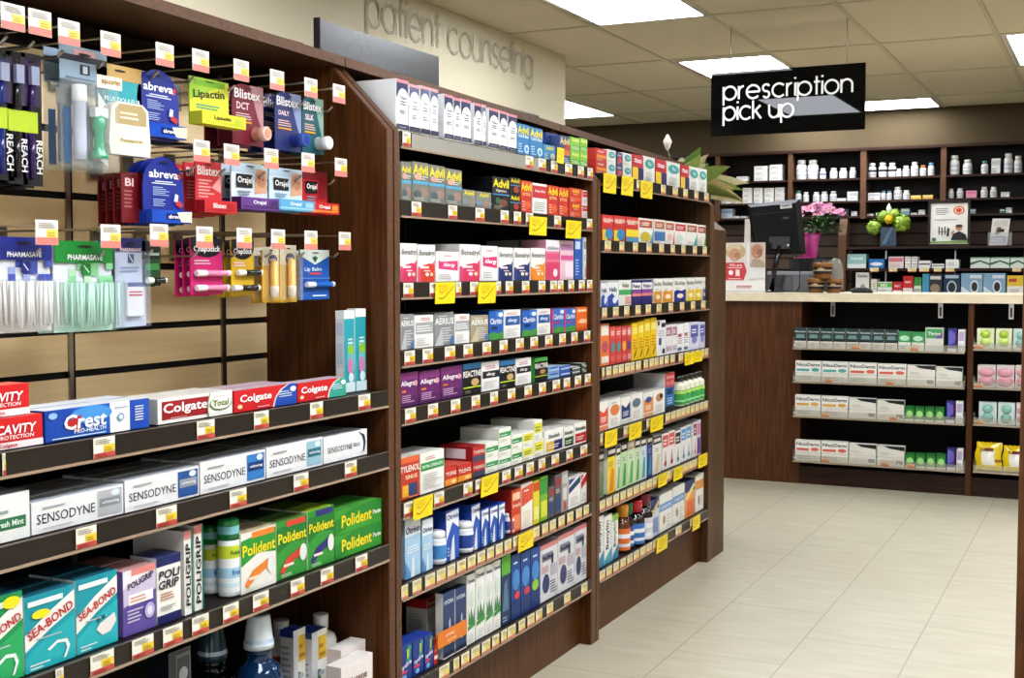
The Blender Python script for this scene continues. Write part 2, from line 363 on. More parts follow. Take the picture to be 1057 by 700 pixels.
# middle bay
y0 = 2.434; B2, W = bay(y0 + .028, 3.62, 'dark wood shelving bay in the middle packed with allergy and pain boxes', Z2); y0 += .028; W = 3.62 - y0
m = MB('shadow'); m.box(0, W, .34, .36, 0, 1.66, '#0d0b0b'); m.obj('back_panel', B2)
for yy in (.1, .58): 
    m = MB('metal'); m.box(yy, yy + .008, .335, .34, .2, 1.5, '#6b6660'); m.obj('upright_rail', B2)
side_panel(B2, -.028, -.001); side_panel(B2, W, W + .041, 1.485); top_cap(B2, -.028, W + .041, y0)
P = lambda s, o=400, k=4.795: [(o + a / k, o + b / k) for a, b in s]
T2 = [P([(65,103),(675,712),(740,775),(802,833),(872,905),(935,963),(983,1008)]), P([(110,157),(292,335),(427,470),(552,590),(617,652),(677,712),(818,850),(980,1005)]),
      P([(70,118),(200,250),(330,355),(400,440),(530,552),(577,612),(658,693),(740,772),(798,830),(835,862),(888,915),(940,968),(980,1005)]),
      P([(75,125),(165,215),(275,325),(368,412),(462,503),(547,585),(627,665),(700,735),(773,808),(843,873),(903,932),(965,995)]),
      P([(78,130),(192,240),(305,350),(408,448),(500,537),(587,623),(670,705),(742,775),(810,845),(865,895),(920,950),(970,997)]),
      P([(72,122),(222,270),(368,410),(427,465),(560,600),(622,660),(680,715),(740,772),(805,840),(878,908),(948,980)]),
      [(412.5,419),(424,433),(437,447),(449,458),(460,468),(470,479),(481,489),(491,499),(501,508),(510,517),(519,526),(528,535),(540,546),(549,555),(558,564),(566,572),(575,581),(584,590),(593,599),(601,606)],
      P([(225,270),(290,315),(325,360),(370,408),(418,455),(465,495),(505,530),(535,570),(585,613),(625,655),(662,690),(712,740),(790,818),(868,895)], 400, 4.373)]
SH2 = []
for i, (z, ts) in enumerate(zip(Z2, T2)):
    s = make_shelf(B2, 0, W, z, grey=(.05, .78) if i == 0 else None); SH2.append(s); add_tags(s, y0, z, ts, 1 if i < 6 else 2)
# far bay
y0 = 3.69; B3, W = bay(y0, 4.871, 'dark wood shelving bay at the far end packed with cold remedies', Z3); W = 4.871 - y0
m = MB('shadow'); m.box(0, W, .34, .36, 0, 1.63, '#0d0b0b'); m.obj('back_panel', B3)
m = MB('metal'); m.box(.3, .308, .335, .34, .2, 1.45, '#6b6660'); m.obj('upright_rail', B3)
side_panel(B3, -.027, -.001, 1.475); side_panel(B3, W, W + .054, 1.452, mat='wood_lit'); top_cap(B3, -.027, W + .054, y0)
P6 = lambda s: P(s, 600, 6.3625)
T3 = [P6([(355,387),(515,545),(592,625),(662,690),(735,760),(800,828)]), P6([(145,185),(242,272),(330,362),(420,452),(503,533),(580,605),(650,675),(725,750),(790,815)]),
      P6([(128,158),(200,235),(273,305),(348,380),(415,447),(487,517),(565,593),(640,667),(712,738),(780,807)]),
      P6([(128,142),(155,188),(200,230),(237,268),(277,310),(315,340),(350,382),(402,430),(440,470),(475,497),(505,530),(540,565),(578,605),(632,660),(668,700),(710,735),(745,770),(778,800),(805,825)]),
      P6([(115,132),(270,305),(420,450),(545,575),(582,612),(618,645),(650,678),(683,705),(712,735),(742,765),(772,795),(800,822)]),
      [(617.5+a,623+a) for a in (0,7,14.3,21.5,28.5,35.2,42,48.5,55,61.5,68,74.5,81,87,93,99,105)],
      [(617.5+a,623+a) for a in (0,7,14.3,21.5,28.5,35.2,42,48.5,55)] + [(696,702),(711,717)]]
SH3 = []
for z, ts in zip(Z3, T3):
    s = make_shelf(B3, 0, W, z); SH3.append(s); add_tags(s, y0, z, ts, 2)
# endcap beyond the far bay
t = empty('endcap_display', (XF, 4.93, 0), RZ); tag(t, 'dark wood endcap unit closing the far end of the shelving run', 'shelving unit')
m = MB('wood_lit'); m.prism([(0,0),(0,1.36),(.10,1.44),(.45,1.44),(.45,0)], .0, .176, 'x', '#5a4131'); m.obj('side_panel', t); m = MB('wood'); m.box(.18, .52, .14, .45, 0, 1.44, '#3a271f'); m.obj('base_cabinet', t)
for zz in (.60, .72, .83):
    m = MB('metal'); m.box(.1765, .186, .004, .014, zz - .006, zz + .006, '#cfc8bb'); m.obj('shelf_bracket', t)
m = MB('wood_cap'); m.box(.177, .215, .01, .4, .205, .235, '#5a4131'); m.obj('shelf', t)
m = MB('card'); m.box(0, .03, 0, .05, 0, .125, '#e9e6de', cols={'front':'#f4f2ea'}); m.decals(FRONT(), .03, .125, [('R',0,0,1,.15,'#c9c3b6'),('L',.15,.3,.9,.8,4,'#aaa')])
tag(m.obj('carton', None, (XF - .02, 5.109, .236), RZ), 'small white carton standing low on the endcap shelf', 'carton')

# yellow sale flags clipped to the shelf fronts
def flag_mesh(w, h, sh):
    m = MB('card'); pts = [(0,0),(w,.0),(w+sh,h),(sh,h)]
    m.prism([(a,b) for a, b in pts], -.0012, 0, 'y', '#f2d81f')
    L = lambda u, v: Vector((u*w + sh*v, -.0016, v*h))
    def ln(ps, t):
        for (a, b), (c, d) in zip(ps, ps[1:]): m.poly([L(a, b-t), L(c, d-t), L(c, d+t), L(a, b+t)], '#8a4a17')
    ln([(.15,.3),(.32,.22),(.5,.35),(.75,.62),(.92,.84)], .025); ln([(.2,.55),(.35,.5)], .012)
    for i in range(4): m.poly([L(.12,.55+.09*i),L(.6,.55+.09*i),L(.6,.58+.09*i),L(.12,.58+.09*i)], '#c9a915')
    return m
def flags(lst, place):
    for i, (a, b, t, bt) in enumerate(lst):
        x = XF + .011; p = hx(a, bt, x); q = hx(b, bt, x); tp = hx((a+b)/2, t, x)
        m = flag_mesh(q.y - p.y, tp.z - p.z, .006 if i % 2 else .004)
        lab = 'yellow sale flag hanging from the ' + place if len(lst) == 1 else 'yellow sale flag, %s of %s from near end, on the %s' % (ORD[i], NUM[len(lst)], place)
        tag(m.obj('hanging_sale_flag', None, (x, p.y, p.z), RZ), lab, 'sale flag', 'yellow sale flags on the shelf fronts')
k = 4.795
flags([(400+700/k,400+785/k,160+305/k,160+395/k),(400+880/k,400+955/k,160+325/k,160+412/k)], 'second shelf, middle bay')
flags([(448.8,469,291.5,314),(493,511,291.5,313.5)], 'third shelf, middle bay')
flags([(426,446,513,538),(496,513.5,491,514)], 'sixth shelf, middle bay')
flags([(534.5,550,549.5,571)], 'seventh shelf, middle bay')
flags([(574.5,581.5,152.5,168)], 'top shelf, middle bay'); k = 6.3625
flags([(622.5,635.5,179.5,198.5),(641,653,182,201),(661,673,187,204)], 'top shelf, far bay')
flags([(706.5,715.5,364.5,377.5),(715.8,724.5,362.5,374.5)], 'fourth shelf, far bay')
flags([(624,636.5,444.5,463),(649,661.5,437,455),(671,684,430,447)], 'fifth shelf, far bay')
flags([(679,688,489,504),(695,704,482,497.5),(720.5,729.5,469,484)], 'sixth shelf, far bay')
flags([(677.5,688.5,554,572),(714.5,722,533,549)], 'seventh shelf, far bay')

# objects lying on the gondola top
p = hx(330, 47, -1.80); q = hx(453, 80, -1.80)
m = MB('board'); m.box(0, q.y - p.y, 0, .012, 0, .136, '#4a4f50'); m.box(-.006, 0, -.002, .014, 0, .14, '#0b0b0c', 'matte'); m.box(.03, q.y - p.y, -.0015, 0, .004, .012, '#101010', 'matte')
tag(m.obj('sign_board', None, (-1.80, p.y, 1.679), RZ), 'long dark glossy sign board standing along the shelving top', 'sign board')
p = hx(453, 84, -1.80); q = hx(553, 112, -1.80)
m = MB('board'); m.box(0, q.y - p.y, 0, .02, 0, .045, '#777c79'); m.box(0, q.y - p.y, -.004, .024, .045, .05, '#8d918c', 'matte')
tag(m.obj('metal_strip', None, (-1.80, p.y + .02, 1.672), RZ), 'low grey strip lying on the shelving top beyond the dark board', 'metal strip')
p = hx(286, 40, -1.80); q = hx(313, 40, -1.80)
m = MB('wood'); w_ = q.y - p.y; m.box(0, w_, 0, .02, 0, .01, '#4b3024'); m.box(0, w_, 0, .02, .05, .06, '#4b3024'); m.box(0, .01, 0, .02, .01, .05, '#4b3024'); m.box(w_ - .012, w_, 0, .02, .01, .05, '#4b3024'); m.box(.01, w_ - .012, .008, .018, .01, .05, '#8a7a66', 'matte')
tag(m.obj('picture_frame', None, (-1.80, p.y, 1.685), RZ), 'small brown frame lying on the near shelving top', 'frame')

# ------------------------------------------------------------------ stroke lettering in a round geometric sans
def arc(cx, cy, r, a0, a1, n=14): return [(cx + r*math.cos(math.radians(a0 + (a1-a0)*i/n)), cy + r*math.sin(math.radians(a0 + (a1-a0)*i/n))) for i in range(n + 1)]
GL = {'o': ([arc(.5,.5,.5,0,360,28)], 1.0), 'c': ([arc(.5,.5,.5,42,318,22)], .9), 'e': ([[(0,.5),(1,.5)], arc(.5,.5,.5,0,320,24)], 1.0),
 'p': ([arc(.5,.5,.5,0,360,28), [(0,1),(0,-.42)]], 1.0), 'a': ([arc(.5,.5,.5,0,360,28), [(1,1),(1,0)]], 1.0),
 'g': ([arc(.5,.5,.5,0,360,28), [(1,1),(1,.02)] + arc(.5,.02,.5,0,-150,12)], 1.0), 'n': ([[(0,1),(0,0)], [(0,.55)] + arc(.4,.58,.4,180,0,12) + [(.8,0)]], .8),
 'u': ([[(0,1),(0,.42)] + arc(.4,.42,.4,180,360,12) + [(.8,1)], [(.8,.5),(.8,0)]], .8), 'r': ([[(0,1),(0,0)], [(0,.5)] + arc(.42,.56,.42,180,95,8)], .42),
 'i': ([[(0,1),(0,0)], [(0,1.26),(0,1.4)]], 0.0), 'l': ([[(0,1.4),(0,0)]], 0.0), 't': ([[(.2,1.36),(.2,0)], [(0,.95),(.45,.95)]], .42), 'k': ([[(0,1.4),(0,0)], [(.62,1),(.05,.5)], [(.2,.62),(.68,0)]], .65),
 's': ([arc(.3,.74,.26,25,270,12) + arc(.3,.24,.24,90,-155,12)[1:]], .58)}
def ribbon(m, pts, wd, fr, sc, ox, oy, col, lay, mat):
    O, Uv, Vv, Nv = fr; n = len(pts); closed = abs(pts[0][0]-pts[-1][0]) + abs(pts[0][1]-pts[-1][1]) < 1e-5
    b = len(m.v)
    for i, (x, y) in enumerate(pts):
        p0 = pts[i-1] if i else (pts[-2] if closed else pts[0]); p1 = pts[i+1] if i < n-1 else (pts[1] if closed else pts[-1])
        dx, dy = p1[0]-p0[0], p1[1]-p0[1]; l = math.hypot(dx, dy) or 1; nx, ny = -dy/l, dx/l
        for s in (-1, 1): m.v.append(tuple(O + Uv*(ox + sc*x + s*nx*wd/2) + Vv*(oy + sc*y + s*ny*wd/2) + Nv*lay))
    for i in range(n-1): m.face((b+2*i, b+2*i+2, b+2*i+3, b+2*i+1), col, mat)
def lettering(m, txt, fr, x0, x1, y, xh, wd, col, lay=.001, mat='matte', gap=.22, space=.55):
    adv = []; x = 0
    for ch in txt:
        if ch == ' ': x += space; continue
        adv.append((ch, x)); x += GL[ch][1] + gap
    tot = x - gap; k = (x1 - x0) / (tot * xh)
    for ch, ax in adv:
        for q, st in enumerate(GL[ch][0]): ribbon(m, [(a * k, b) for a, b in st] if k < 1 else st, wd, fr, xh, x0 + ax * xh * k, y, col, lay + .0003 * q, mat)
# raised lettering on the bulkhead
ya = y_at(378, -2.92, 2.28); yb = y_at(549, -2.92, 2.25)
m = MB('matte'); fr = (Vector((-2.92, 0, 0)), Vector((0,1,0)), Vector((0,0,1)), Vector((1,0,0)))
lettering(m, 'patient counseling', fr, ya, yb, 2.243, .118, .021, '#989182', .002); lettering(m, 'patient counseling', fr, ya - .003, yb - .003, 2.245, .118, .017, '#d9d3c2', .0032); lettering(m, 'patient counseling', fr, ya, yb, 2.243, .118, .011, '#b3ac98', .0046)
tag(m.obj('wall_lettering'), 'thin cream outlined letters reading patient counseling on the bulkhead', 'lettering')
# hanging sign
YS = 6.27; sl = hy(734, 100, YS).x; sr = hy(893, 100, YS).x; zt = hy(815, 70, YS).z; zb = hy(815, 137, YS).z
t = empty('hanging_sign', (sl, YS, zb)); tag(t, 'black hanging sign with white prescription pick up lettering', 'sign')
m = MB('mirror_black'); W_, H_ = sr - sl, zt - zb; m.box(0, W_, 0, .012, 0, H_, '#08080a'); m.obj('panel', t)
m = MB('gloss'); fr = FRONT(0, 0, 0)
u = lambda px, py: hy(px, py, YS).x - sl
lettering(m, 'prescription', fr, u(747,100), u(880,85), H_ * .565, H_ * .205, .0105, '#f4f4f2', .002, 'matte', gap=.2); lettering(m, 'pick up', fr, u(747,120), u(819,118), H_ * .245, H_ * .205, .0105, '#f4f4f2', .002, 'matte', gap=.2, space=.5)
m.obj('lettering', t)
for px in (754, 874):
    m = MB('metal'); x = u(px, 60); m.tube([(x, .006, H_ - .01), (x, .006, ZC - zb - .004)], .0022, '#d8d4ca'); m.lathe([(.006,0),(.006,.012)], '#d8d4ca', 8, x, .006, H_ - .012); m.obj('hanging_wire', t)
# ------------------------------------------------------------------ product looks (printed cartons)
W = '#f3f2ec'; K = '#17171b'; NV = '#1f2a66'; GY = '#9a9a98'; YL = '#f4e02a'; RD = '#c9202b'; TXT = '#7d7d80'
LOOK = {}
def look(key, lab, c, ds, side=None, top=None, name='medicine_box', cat='medicine box', sd=None): LOOK[key] = dict(lab=lab, c=c, d=ds, side=side or c, top=top or c, name=name, cat=cat, sd=sd)
def R_(a,b,c,d,col): return ('R',a,b,c,d,col)
def T_(t,x,y,w,col,**o): return ('T',t,x,y,w,col,o)
def L_(a,b,c,d,n,col): return ('L',a,b,c,d,n,col)
def E_(x,y,rx,ry,col): return ('E',x,y,rx,ry,col)
def P_(pts,col): return ('P',pts,col)
# toothpaste
TP = dict(name='toothpaste_box', cat='toothpaste box')
look('cavity', 'red toothpaste box, blue chevron', '#d8232a', [R_(0,0,1,.22,'#f0d9d6'),P_([(0,.05),(0,.95),(.22,.5)],'#f3eeee'),P_([(0,.16),(0,.84),(.18,.5)],'#2453b3'),R_(.3,0,1,.2,'#f3eaea'),T_('CAVITY',.62,.62,.55,'#ffffff',s=.2,h=.3),T_('PROTECTION',.61,.37,.5,'#ffe9e6',s=.2,h=.13),T_('Colgate',.5,.11,.3,'#c9202b',h=.14)], side='#b61d22', top='#e06a62', **TP)
look('crest', 'blue toothpaste box, white middle band', '#1d62c4', [R_(0,0,.25,1,'#1b4fb0'),R_(.6,0,.8,1,'#eef3f5'),R_(.8,0,1,1,'#2456b8'),E_(.42,.72,.2,.28,'#4e9be0'),P_([(.33,.2),(.30,.5),(.33,.75),(.2,.6),(.18,.35)],'#c0262e'),T_('Crest',.36,.55,.40,'#ffffff',s=.12,h=.48),T_('PRO-HEALTH',.40,.24,.3,'#e6f0fb',h=.14),R_(.05,.06,.55,.10,'#cfe2f7'),E_(.06,.82,.04,.1,'#9fc4ee'),E_(.70,.5,.035,.13,'#7aa6c4'),E_(.70,.5,.02,.08,'#e6eef2'),R_(.63,.80,.77,.84,'#aab'),L_(.84,.3,.95,.85,6,'#dfe8f6')], side='#2a63bd', top='#e3e9ee', **TP)
look('total', 'white toothpaste box, dark red panel', '#f1efe9', [R_(.05,.15,.66,.88,'#a32229'),T_('Colgate',.355,.54,.58,'#ffffff',h=.5),L_(.15,.19,.5,.24,1,'#e9c9c9'),E_(.83,.52,.155,.30,'#4d7a3a'),E_(.83,.54,.145,.27,'#f4f4ee'),T_('Total',.82,.54,.22,'#6b8f1f',s=.15,h=.26),P_([(.66,0),(.64,.5),(.68,1),(.665,1),(.625,.5),(.645,0)],'#7f9a6a')], side='#d9d8d3', top='#e9e7e0', **TP)
for key, lab, c2 in (('colg_b', 'red toothpaste box, blue corner', '#1f52b0'), ('colg_g', 'red toothpaste box, green corner', '#3fae96')):
    look(key, lab, '#d3222a', [P_([(1,0),(.60,0),(.64,.45),(.73,.8),(.85,1),(1,1)],'#f3e4e4'),P_([(1,0),(.625,0),(.66,.42),(.75,.76),(.88,1),(1,1)],c2),T_('Colgate',.33,.55,.58,'#ffffff',s=.08,h=.44),E_(.08,.24,.04,.1,'#f1d7a8'),L_(.35,.1,.6,.2,1,'#f1c9c9'),L_(.7,.42,.92,.75,3,'#cfe0f3'),E_(.93,.75,.05,.13,'#eef4fa')], side='#b81c22', top='#c9b8c6', **TP)
def sens(key, lab, c2, c3, extra=[]): look(key, lab, '#eceded', [T_('SENSODYNE',.36,.44,.62,'#2a3350',b=False,h=.32),R_(.70,.08,.98,.92,c2),R_(.72,.38,.96,.66,c3),T_('whitening',.84,.52,.2,'#e6edf4',h=.12),E_(.9,.8,.05,.1,'#dfe9f6'),L_(.1,.75,.4,.86,1,'#a9abb5'),L_(.1,.12,.5,.2,1,'#b7b9c2')] + extra, side='#d4d6da', top='#c9ced6', **TP)
sens('sens_a', 'white toothpaste box, grey logo end', '#b9bcc0', '#8d9399'); sens('sens_b', 'white toothpaste box, grey and blue end', '#2c5a9e', '#9aa1a8'); sens('sens_c', 'white toothpaste box, bright blue end', '#3b83c8', '#173a78'); sens('sens_d', 'white toothpaste box, teal end', '#9cc3d2', '#2f7482')
look('sens_e', 'shorter white toothpaste box, navy arc', '#eceded', [T_('SENSODYNE',.36,.46,.56,'#454b60',b=False,h=.3),T_('iso',.75,.5,.15,'#777d90',b=False,h=.2),P_([(.78,.95),(.93,.8),(.96,.5),(.93,.2),(.80,.08),(.90,.2),(.92,.5),(.88,.78)],'#1d2a5c')], side='#d4d6da', top='#c9ced6', **TP)
look('sens_f', 'white toothpaste box, green print', '#e9ecea', [R_(.55,.25,.95,.5,'#2f7a52'),T_('Fresh Mint',.75,.38,.34,'#e6f2ea',h=.14),L_(.1,.6,.9,.75,1,'#9aa')], side='#d4d6da', top='#c9ced6', **TP)
DN = dict(name='denture_product_box', cat='denture product box')
def sea(key, lab, c1, c2, ex): look(key, lab, c1, [P_([(0,.28),(0,.5),(.45,.72),(1,.93),(1,.68),(.5,.5)],'#f1f0ea'),P_([(0,.0),(0,.2),(.45,.42),(1,.6),(1,0)],c2),T_('SEA-BOND',.5,.61,.96,'#c33a3f',r=20,h=.15),L_(.2,.40,.9,.44,1,'#b9c4c4'),L_(.08,.03,.5,.12,2,'#d7efef'),R_(.05,.86,.75,.93,'#e6f2f2')] + ex, side='#cfe0dd', top='#2f6f86', **DN)
arcp = [P_([(.42,.24),(.62,.32),(.82,.30),(.88,.2),(.80,.06),(.74,.05),(.82,.18),(.78,.26),(.62,.28),(.46,.21)],'#e9f4f2')]
sea('sea_g', 'green denture seal box', '#239a5c', '#2fb06a', arcp + [E_(.75,.9,.18,.07,YL)]); sea('sea_t', 'teal denture seal box, yellow spot', '#1e9fae', '#27b3bd', arcp + [E_(.3,.74,.18,.06,YL)])
sea('sea_u', 'teal denture seal box, white denture picture', '#1e9fae', '#2cb6c0', [P_([(.45,.26),(.55,.33),(.9,.42),(.95,.3),(.8,.18),(.6,.16)],'#e9e4e2'),E_(.5,.38,.05,.03,'#1f6a78'),E_(.62,.41,.05,.03,'#1f6a78')])
look('poli_p', 'purple and white denture adhesive box', '#6b58a6', [R_(0,.72,1,1,'#efeaf0'),R_(.25,.9,1,1,'#e58f86'),P_([(0,.45),(0,.72),(1,.9),(1,.6)],'#cfc4dd'),T_('POLIGRIP',.52,.80,.8,'#3b2a4f',r=12,h=.11),R_(.15,.46,.9,.62,'#f2eef4'),L_(.2,.5,.8,.6,2,'#d99a6a'),L_(.1,.2,.6,.42,4,'#cfc6e6'),E_(.78,.3,.16,.12,'#bfb4dd'),E_(.78,.3,.08,.07,'#e5e0f0')], side='#7d6cb6', top='#d8a7a4', **DN)
look('poli_w', 'white denture box with navy bands', W, [R_(0,.86,1,1,NV),R_(0,0,1,.13,NV),T_('POLI',.5,.73,.85,'#20203a',s=.15,h=.13),T_('GRIP',.47,.58,.85,'#20203a',s=.15,h=.13),L_(.12,.35,.85,.48,3,'#d2a08a'),L_(.12,.2,.8,.28,2,'#b7b7b7')], side='#dedee8', top='#2a3570', **DN)
look('poli_t', 'tall white denture box, upright lettering', W, [R_(.82,0,1,1,'#2b7a6a'),R_(0,.9,.8,1,'#dd8f8a'),T_('POLIGRIP',.4,.48,1,'#1c1c2c',r=90,s=.1,h=.55,v=.8)], side='#e5ded8', top='#cfd6cf', **DN)
def pold(key, lab, c0, c1, sc, top): look(key, lab, c0, [P_([(0,.45),(0,.88),(1,.96),(1,.55),(.5,.62)],c1),R_(.3,.88,.95,.98,sc),T_('Polident',.5,.70,.94,YL,h=.28),P_([(.08,.14),(.3,.34),(.8,.48),(.8,.34),(.4,.22),(.18,.08)],sc),L_(.2,.2,.65,.3,1,'#f6e6d6'),E_(.85,.36,.12,.15,'#e3e6e2'),L_(.1,.04,.6,.1,2,'#d7e3d2')], side='#d9e4d2', top=top, **DN)
pold('pold_o', 'white and green denture tablet box, orange stripe', '#eceae3', '#2f9a3d', '#e98a36', '#cfc09a'); pold('pold_r', 'green denture tablet box, red stripe', '#3a9a3f', '#1f7f33', '#d5483a', '#5a7f3a'); pold('pold_b', 'green denture tablet box, dark blue stripe', '#3a9a3f', '#1f7f33', '#37307f', '#9fc23a')
look('pold_p', 'long green denture paste box', '#3f9f3b', [P_([(0,0),(0,.6),(.3,.9),(.4,1),(1,1),(1,.55),(.5,.4)],'#2a8a35'),T_('Polident',.45,.5,.64,YL,h=.62),T_('Paste',.88,.52,.17,'#f2f6ee',h=.2)], side='#6fb04a', top='#5aae4c', **DN)
look('mouth_box', 'tall teal mouthwash box, white top', '#2ea3b0', [R_(0,.9,1,1,'#eef2f2'),R_(.3,.25,.9,.62,'#6fc0c8'),L_(.35,.55,.9,.68,3,'#e8f4ee'),E_(.6,.52,.3,.06,'#8fc63a'),E_(.55,.32,.25,.10,'#d27fae'),R_(0,.0,1,.12,'#cfe6ea'),E_(.6,.18,.25,.06,'#d8e8f2')], side='#dfe6ee', top='#f4f4f4', sd=[R_(0,.9,1,1,'#eef2f2'),R_(.2,.1,.9,.3,'#f7f7f7'),R_(.1,.35,.9,.6,'#c6d5ea'),R_(.1,.7,.9,.85,'#c6d5ea')], name='mouthwash_box', cat='mouthwash box')
look('biot_flat', 'flat white and pink gel carton', '#efe6e2', [R_(0,0,1,.35,'#e29a90'),T_('biotene',.5,.65,.6,'#8a6a6a',h=.3)], side='#e9ddd8', top='#efe9e4', name='gel_carton', cat='gel carton')
look('biot_box', 'blue-topped white mouth care box', W, [R_(.0,.0,.35,1,'#d7d9de'),R_(.4,.62,.95,.92,'#e6bf3a'),R_(.35,.1,.55,.5,'#3a7a4a'),L_(.45,.66,.9,.88,2,'#b5892a'),L_(.4,.15,.95,.55,3,'#b9bcc8')], side='#e9e9ee', top='#2a4a9e', sd=[L_(.1,.3,.9,.85,8,'#b3b6c2'),R_(0,.92,1,1,'#2a4a9e')], name='mouth_care_box', cat='mouth care box')
# middle bay
look('eyed', 'tall white box, navy arch design', W, [R_(.05,.66,.97,.94,'#1c2356'),E_(.56,.62,.46,.22,W),R_(.05,.5,.97,.6,W),R_(.0,.94,1,1,'#d98a96'),T_('Tears',.55,.66,.55,'#4a4f70',h=.06),L_(.3,.52,.85,.62,2,'#555a72'),L_(.25,.36,.8,.44,2,'#9a9ca8'),R_(0,.06,1,.15,'#2a2d4a'),L_(.1,.085,.9,.12,1,'#9aa0c0')], side='#e4e6ea', top='#efe9ea')
look('eyed_plain', 'tall plain white box, pale arch design', W, [R_(.05,.72,.97,.94,'#5a5f86'),E_(.55,.66,.47,.2,W),R_(.05,.5,.97,.64,W),R_(0,.94,1,1,'#d9a2a8'),T_('Tears',.5,.66,.6,'#8a8da0',h=.06),L_(.3,.5,.85,.6,2,'#8a8da0'),L_(.25,.32,.8,.42,2,'#b0b2bc'),R_(0,.06,1,.15,'#2a2d4a')], side='#e4e6ea')
def advil(key, lab, c, ds, side=None, top=None, tc=YL): look(key, lab, c, [T_('Advil',.5,.81,.94,tc,h=.26)] + ds, side=side, top=top)
cold = [T_('Cold & Sinus',.5,.62,.85,'#eef4fa',h=.1),L_(.08,.1,.5,.42,4,'#bcdcf2'),E_(.75,.22,.2,.14,'#d8e6f2'),E_(.75,.22,.12,.08,'#5aa0d8')]
advil('adv_cold', 'tall blue cold tablet box', '#2d7fb8', cold); advil('adv_cold_s', 'small blue cold tablet box', '#3a8ac2', [L_(.08,.1,.5,.5,4,'#bcdcf2'),E_(.75,.3,.2,.2,'#d8e6f2')]); look('blue_plain', 'plain navy box stacked behind', '#26407f', [R_(.1,.3,.9,.45,'#4a66a8')], top='#1d3267')
advil('adv_navor', 'navy cold box, orange and red print', '#3a4a7a', [R_(.05,.3,.95,.52,'#d9743a'),R_(.5,.5,.95,.7,'#c33a3a'),L_(.1,.05,.9,.25,3,'#bcd')], tc='#f0d890'); advil('adv_green', 'bright green tablet box', '#8cc63f', [R_(.08,.1,.92,.45,'#5fa94f'),L_(.1,.15,.9,.4,3,'#d9efc2')], tc='#f6f3a0')
advil('adv_grey', 'tall grey painkiller box, yellow lettering', '#7d8078', [R_(0,.45,1,.53,'#5aa7c9'),E_(.3,.63,.22,.08,'#d6a59a'),E_(.65,.25,.28,.12,'#a08478'),E_(.3,.2,.22,.1,'#57676a'),L_(.05,.05,.95,.14,2,'#c2c2b8'),L_(.4,.57,.95,.68,2,'#dcdccc')], side='#a5a69c', top='#8a8c84'); advil('adv_grey_s', 'small grey painkiller box, yellow lettering', '#85887f', [R_(0,.2,1,.4,'#7a9aa8'),E_(.65,.3,.25,.2,'#a08478')], side='#a5a69c')
advil('adv_blk', 'large black painkiller box, yellow lettering', '#1b1b1d', [T_('Nighttime',.5,.58,.8,'#e6d6d0',h=.1),R_(0,.45,1,.49,'#3f8fc0'),E_(.6,.22,.25,.12,'#7a4a34'),E_(.3,.28,.15,.1,'#3a6a4a'),L_(.05,.04,.6,.16,3,'#9aa08a')]); advil('adv_blk_s', 'small black painkiller box, yellow lettering', '#1b1b1d', [E_(.6,.3,.25,.2,'#a8442c'),R_(0,.5,1,.56,'#3f8fc0')])
advil('adv_red', 'red painkiller box, yellow lettering', '#cf3a2b', [T_('EXTRA',.5,.58,.7,'#f6d6a0',h=.1),E_(.6,.25,.28,.12,'#e06a3a'),L_(.08,.08,.5,.4,4,'#f0c0a8')], side='#b02a22')
look('red_w', 'white box, red top band', '#efeeea', [R_(0,.52,1,.92,'#c8363a'),T_('ibuprofen',.5,.74,.8,'#f7e6e6',h=.12),L_(.1,.1,.9,.42,5,'#c2bcb6')], side='#dedcd6')
def bena(key, lab, c, c2): look(key, lab, '#f1efea', [P_([(0,0),(0,.40),(.5,.44),(.85,.50),(.97,.60),(.97,.1),(.85,0)],c),P_([(.2,.0),(.15,.25),(.3,.45),(.7,.5),(.95,.42),(.95,0)],c2),T_('Benadryl',.5,.76,.86,'#3a3a44',b=False,h=.2),R_(.1,.36,.6,.42,'#f3dfe2'),E_(.5,.2,.1,.05,'#f6e8e8'),E_(.75,.2,.09,.05,'#f3d9a8'),L_(.3,.28,.8,.34,1,'#f6e0e4')], side='#e6e3de')
bena('ben_p', 'white allergy box, pink lower half', '#dc4a78', '#d53a62'); bena('ben_r', 'white allergy box, red lower half', '#e0587a', '#d5432f'); bena('ben_n', 'white allergy box, navy lower half', '#2f4a8a', '#28386f'); bena('ben_o', 'white allergy box, orange lower half', '#ef8a2a', '#f0962f')
look('pink_w', 'white box, bright pink panel', '#efeeea', [P_([(.1,.42),(.1,.72),(.2,.66),(.95,.7),(.95,.36),(.2,.42)],'#db3f7c'),T_('Allergy',.55,.54,.7,'#ffffff',h=.16),L_(.3,.84,.8,.92,1,'#c99'),L_(.12,.08,.8,.28,3,'#c8c4bf')], side='#e2dfda', top='#cfcad0')
look('grey_hid', 'grey-topped box behind the pink panel box', '#c9c7c8', [R_(.2,.6,.3,1,'#8a8a90'),R_(.5,.6,.6,1,'#8a8a90')])
look('pink', 'pink syrup box, white heading', '#e27f9c', [R_(0,.72,1,1,'#efe6ea'),T_('children',.5,.8,.9,'#8a8aa0',h=.1),R_(0,.52,1,.66,'#d95a80'),E_(.3,.2,.14,.11,'#f3dede'),E_(.7,.2,.14,.11,'#f3dede'),R_(0,.0,1,.45,'#d9486e'),E_(.65,.18,.16,.1,'#f6e6ea')], side='#d99ab0')
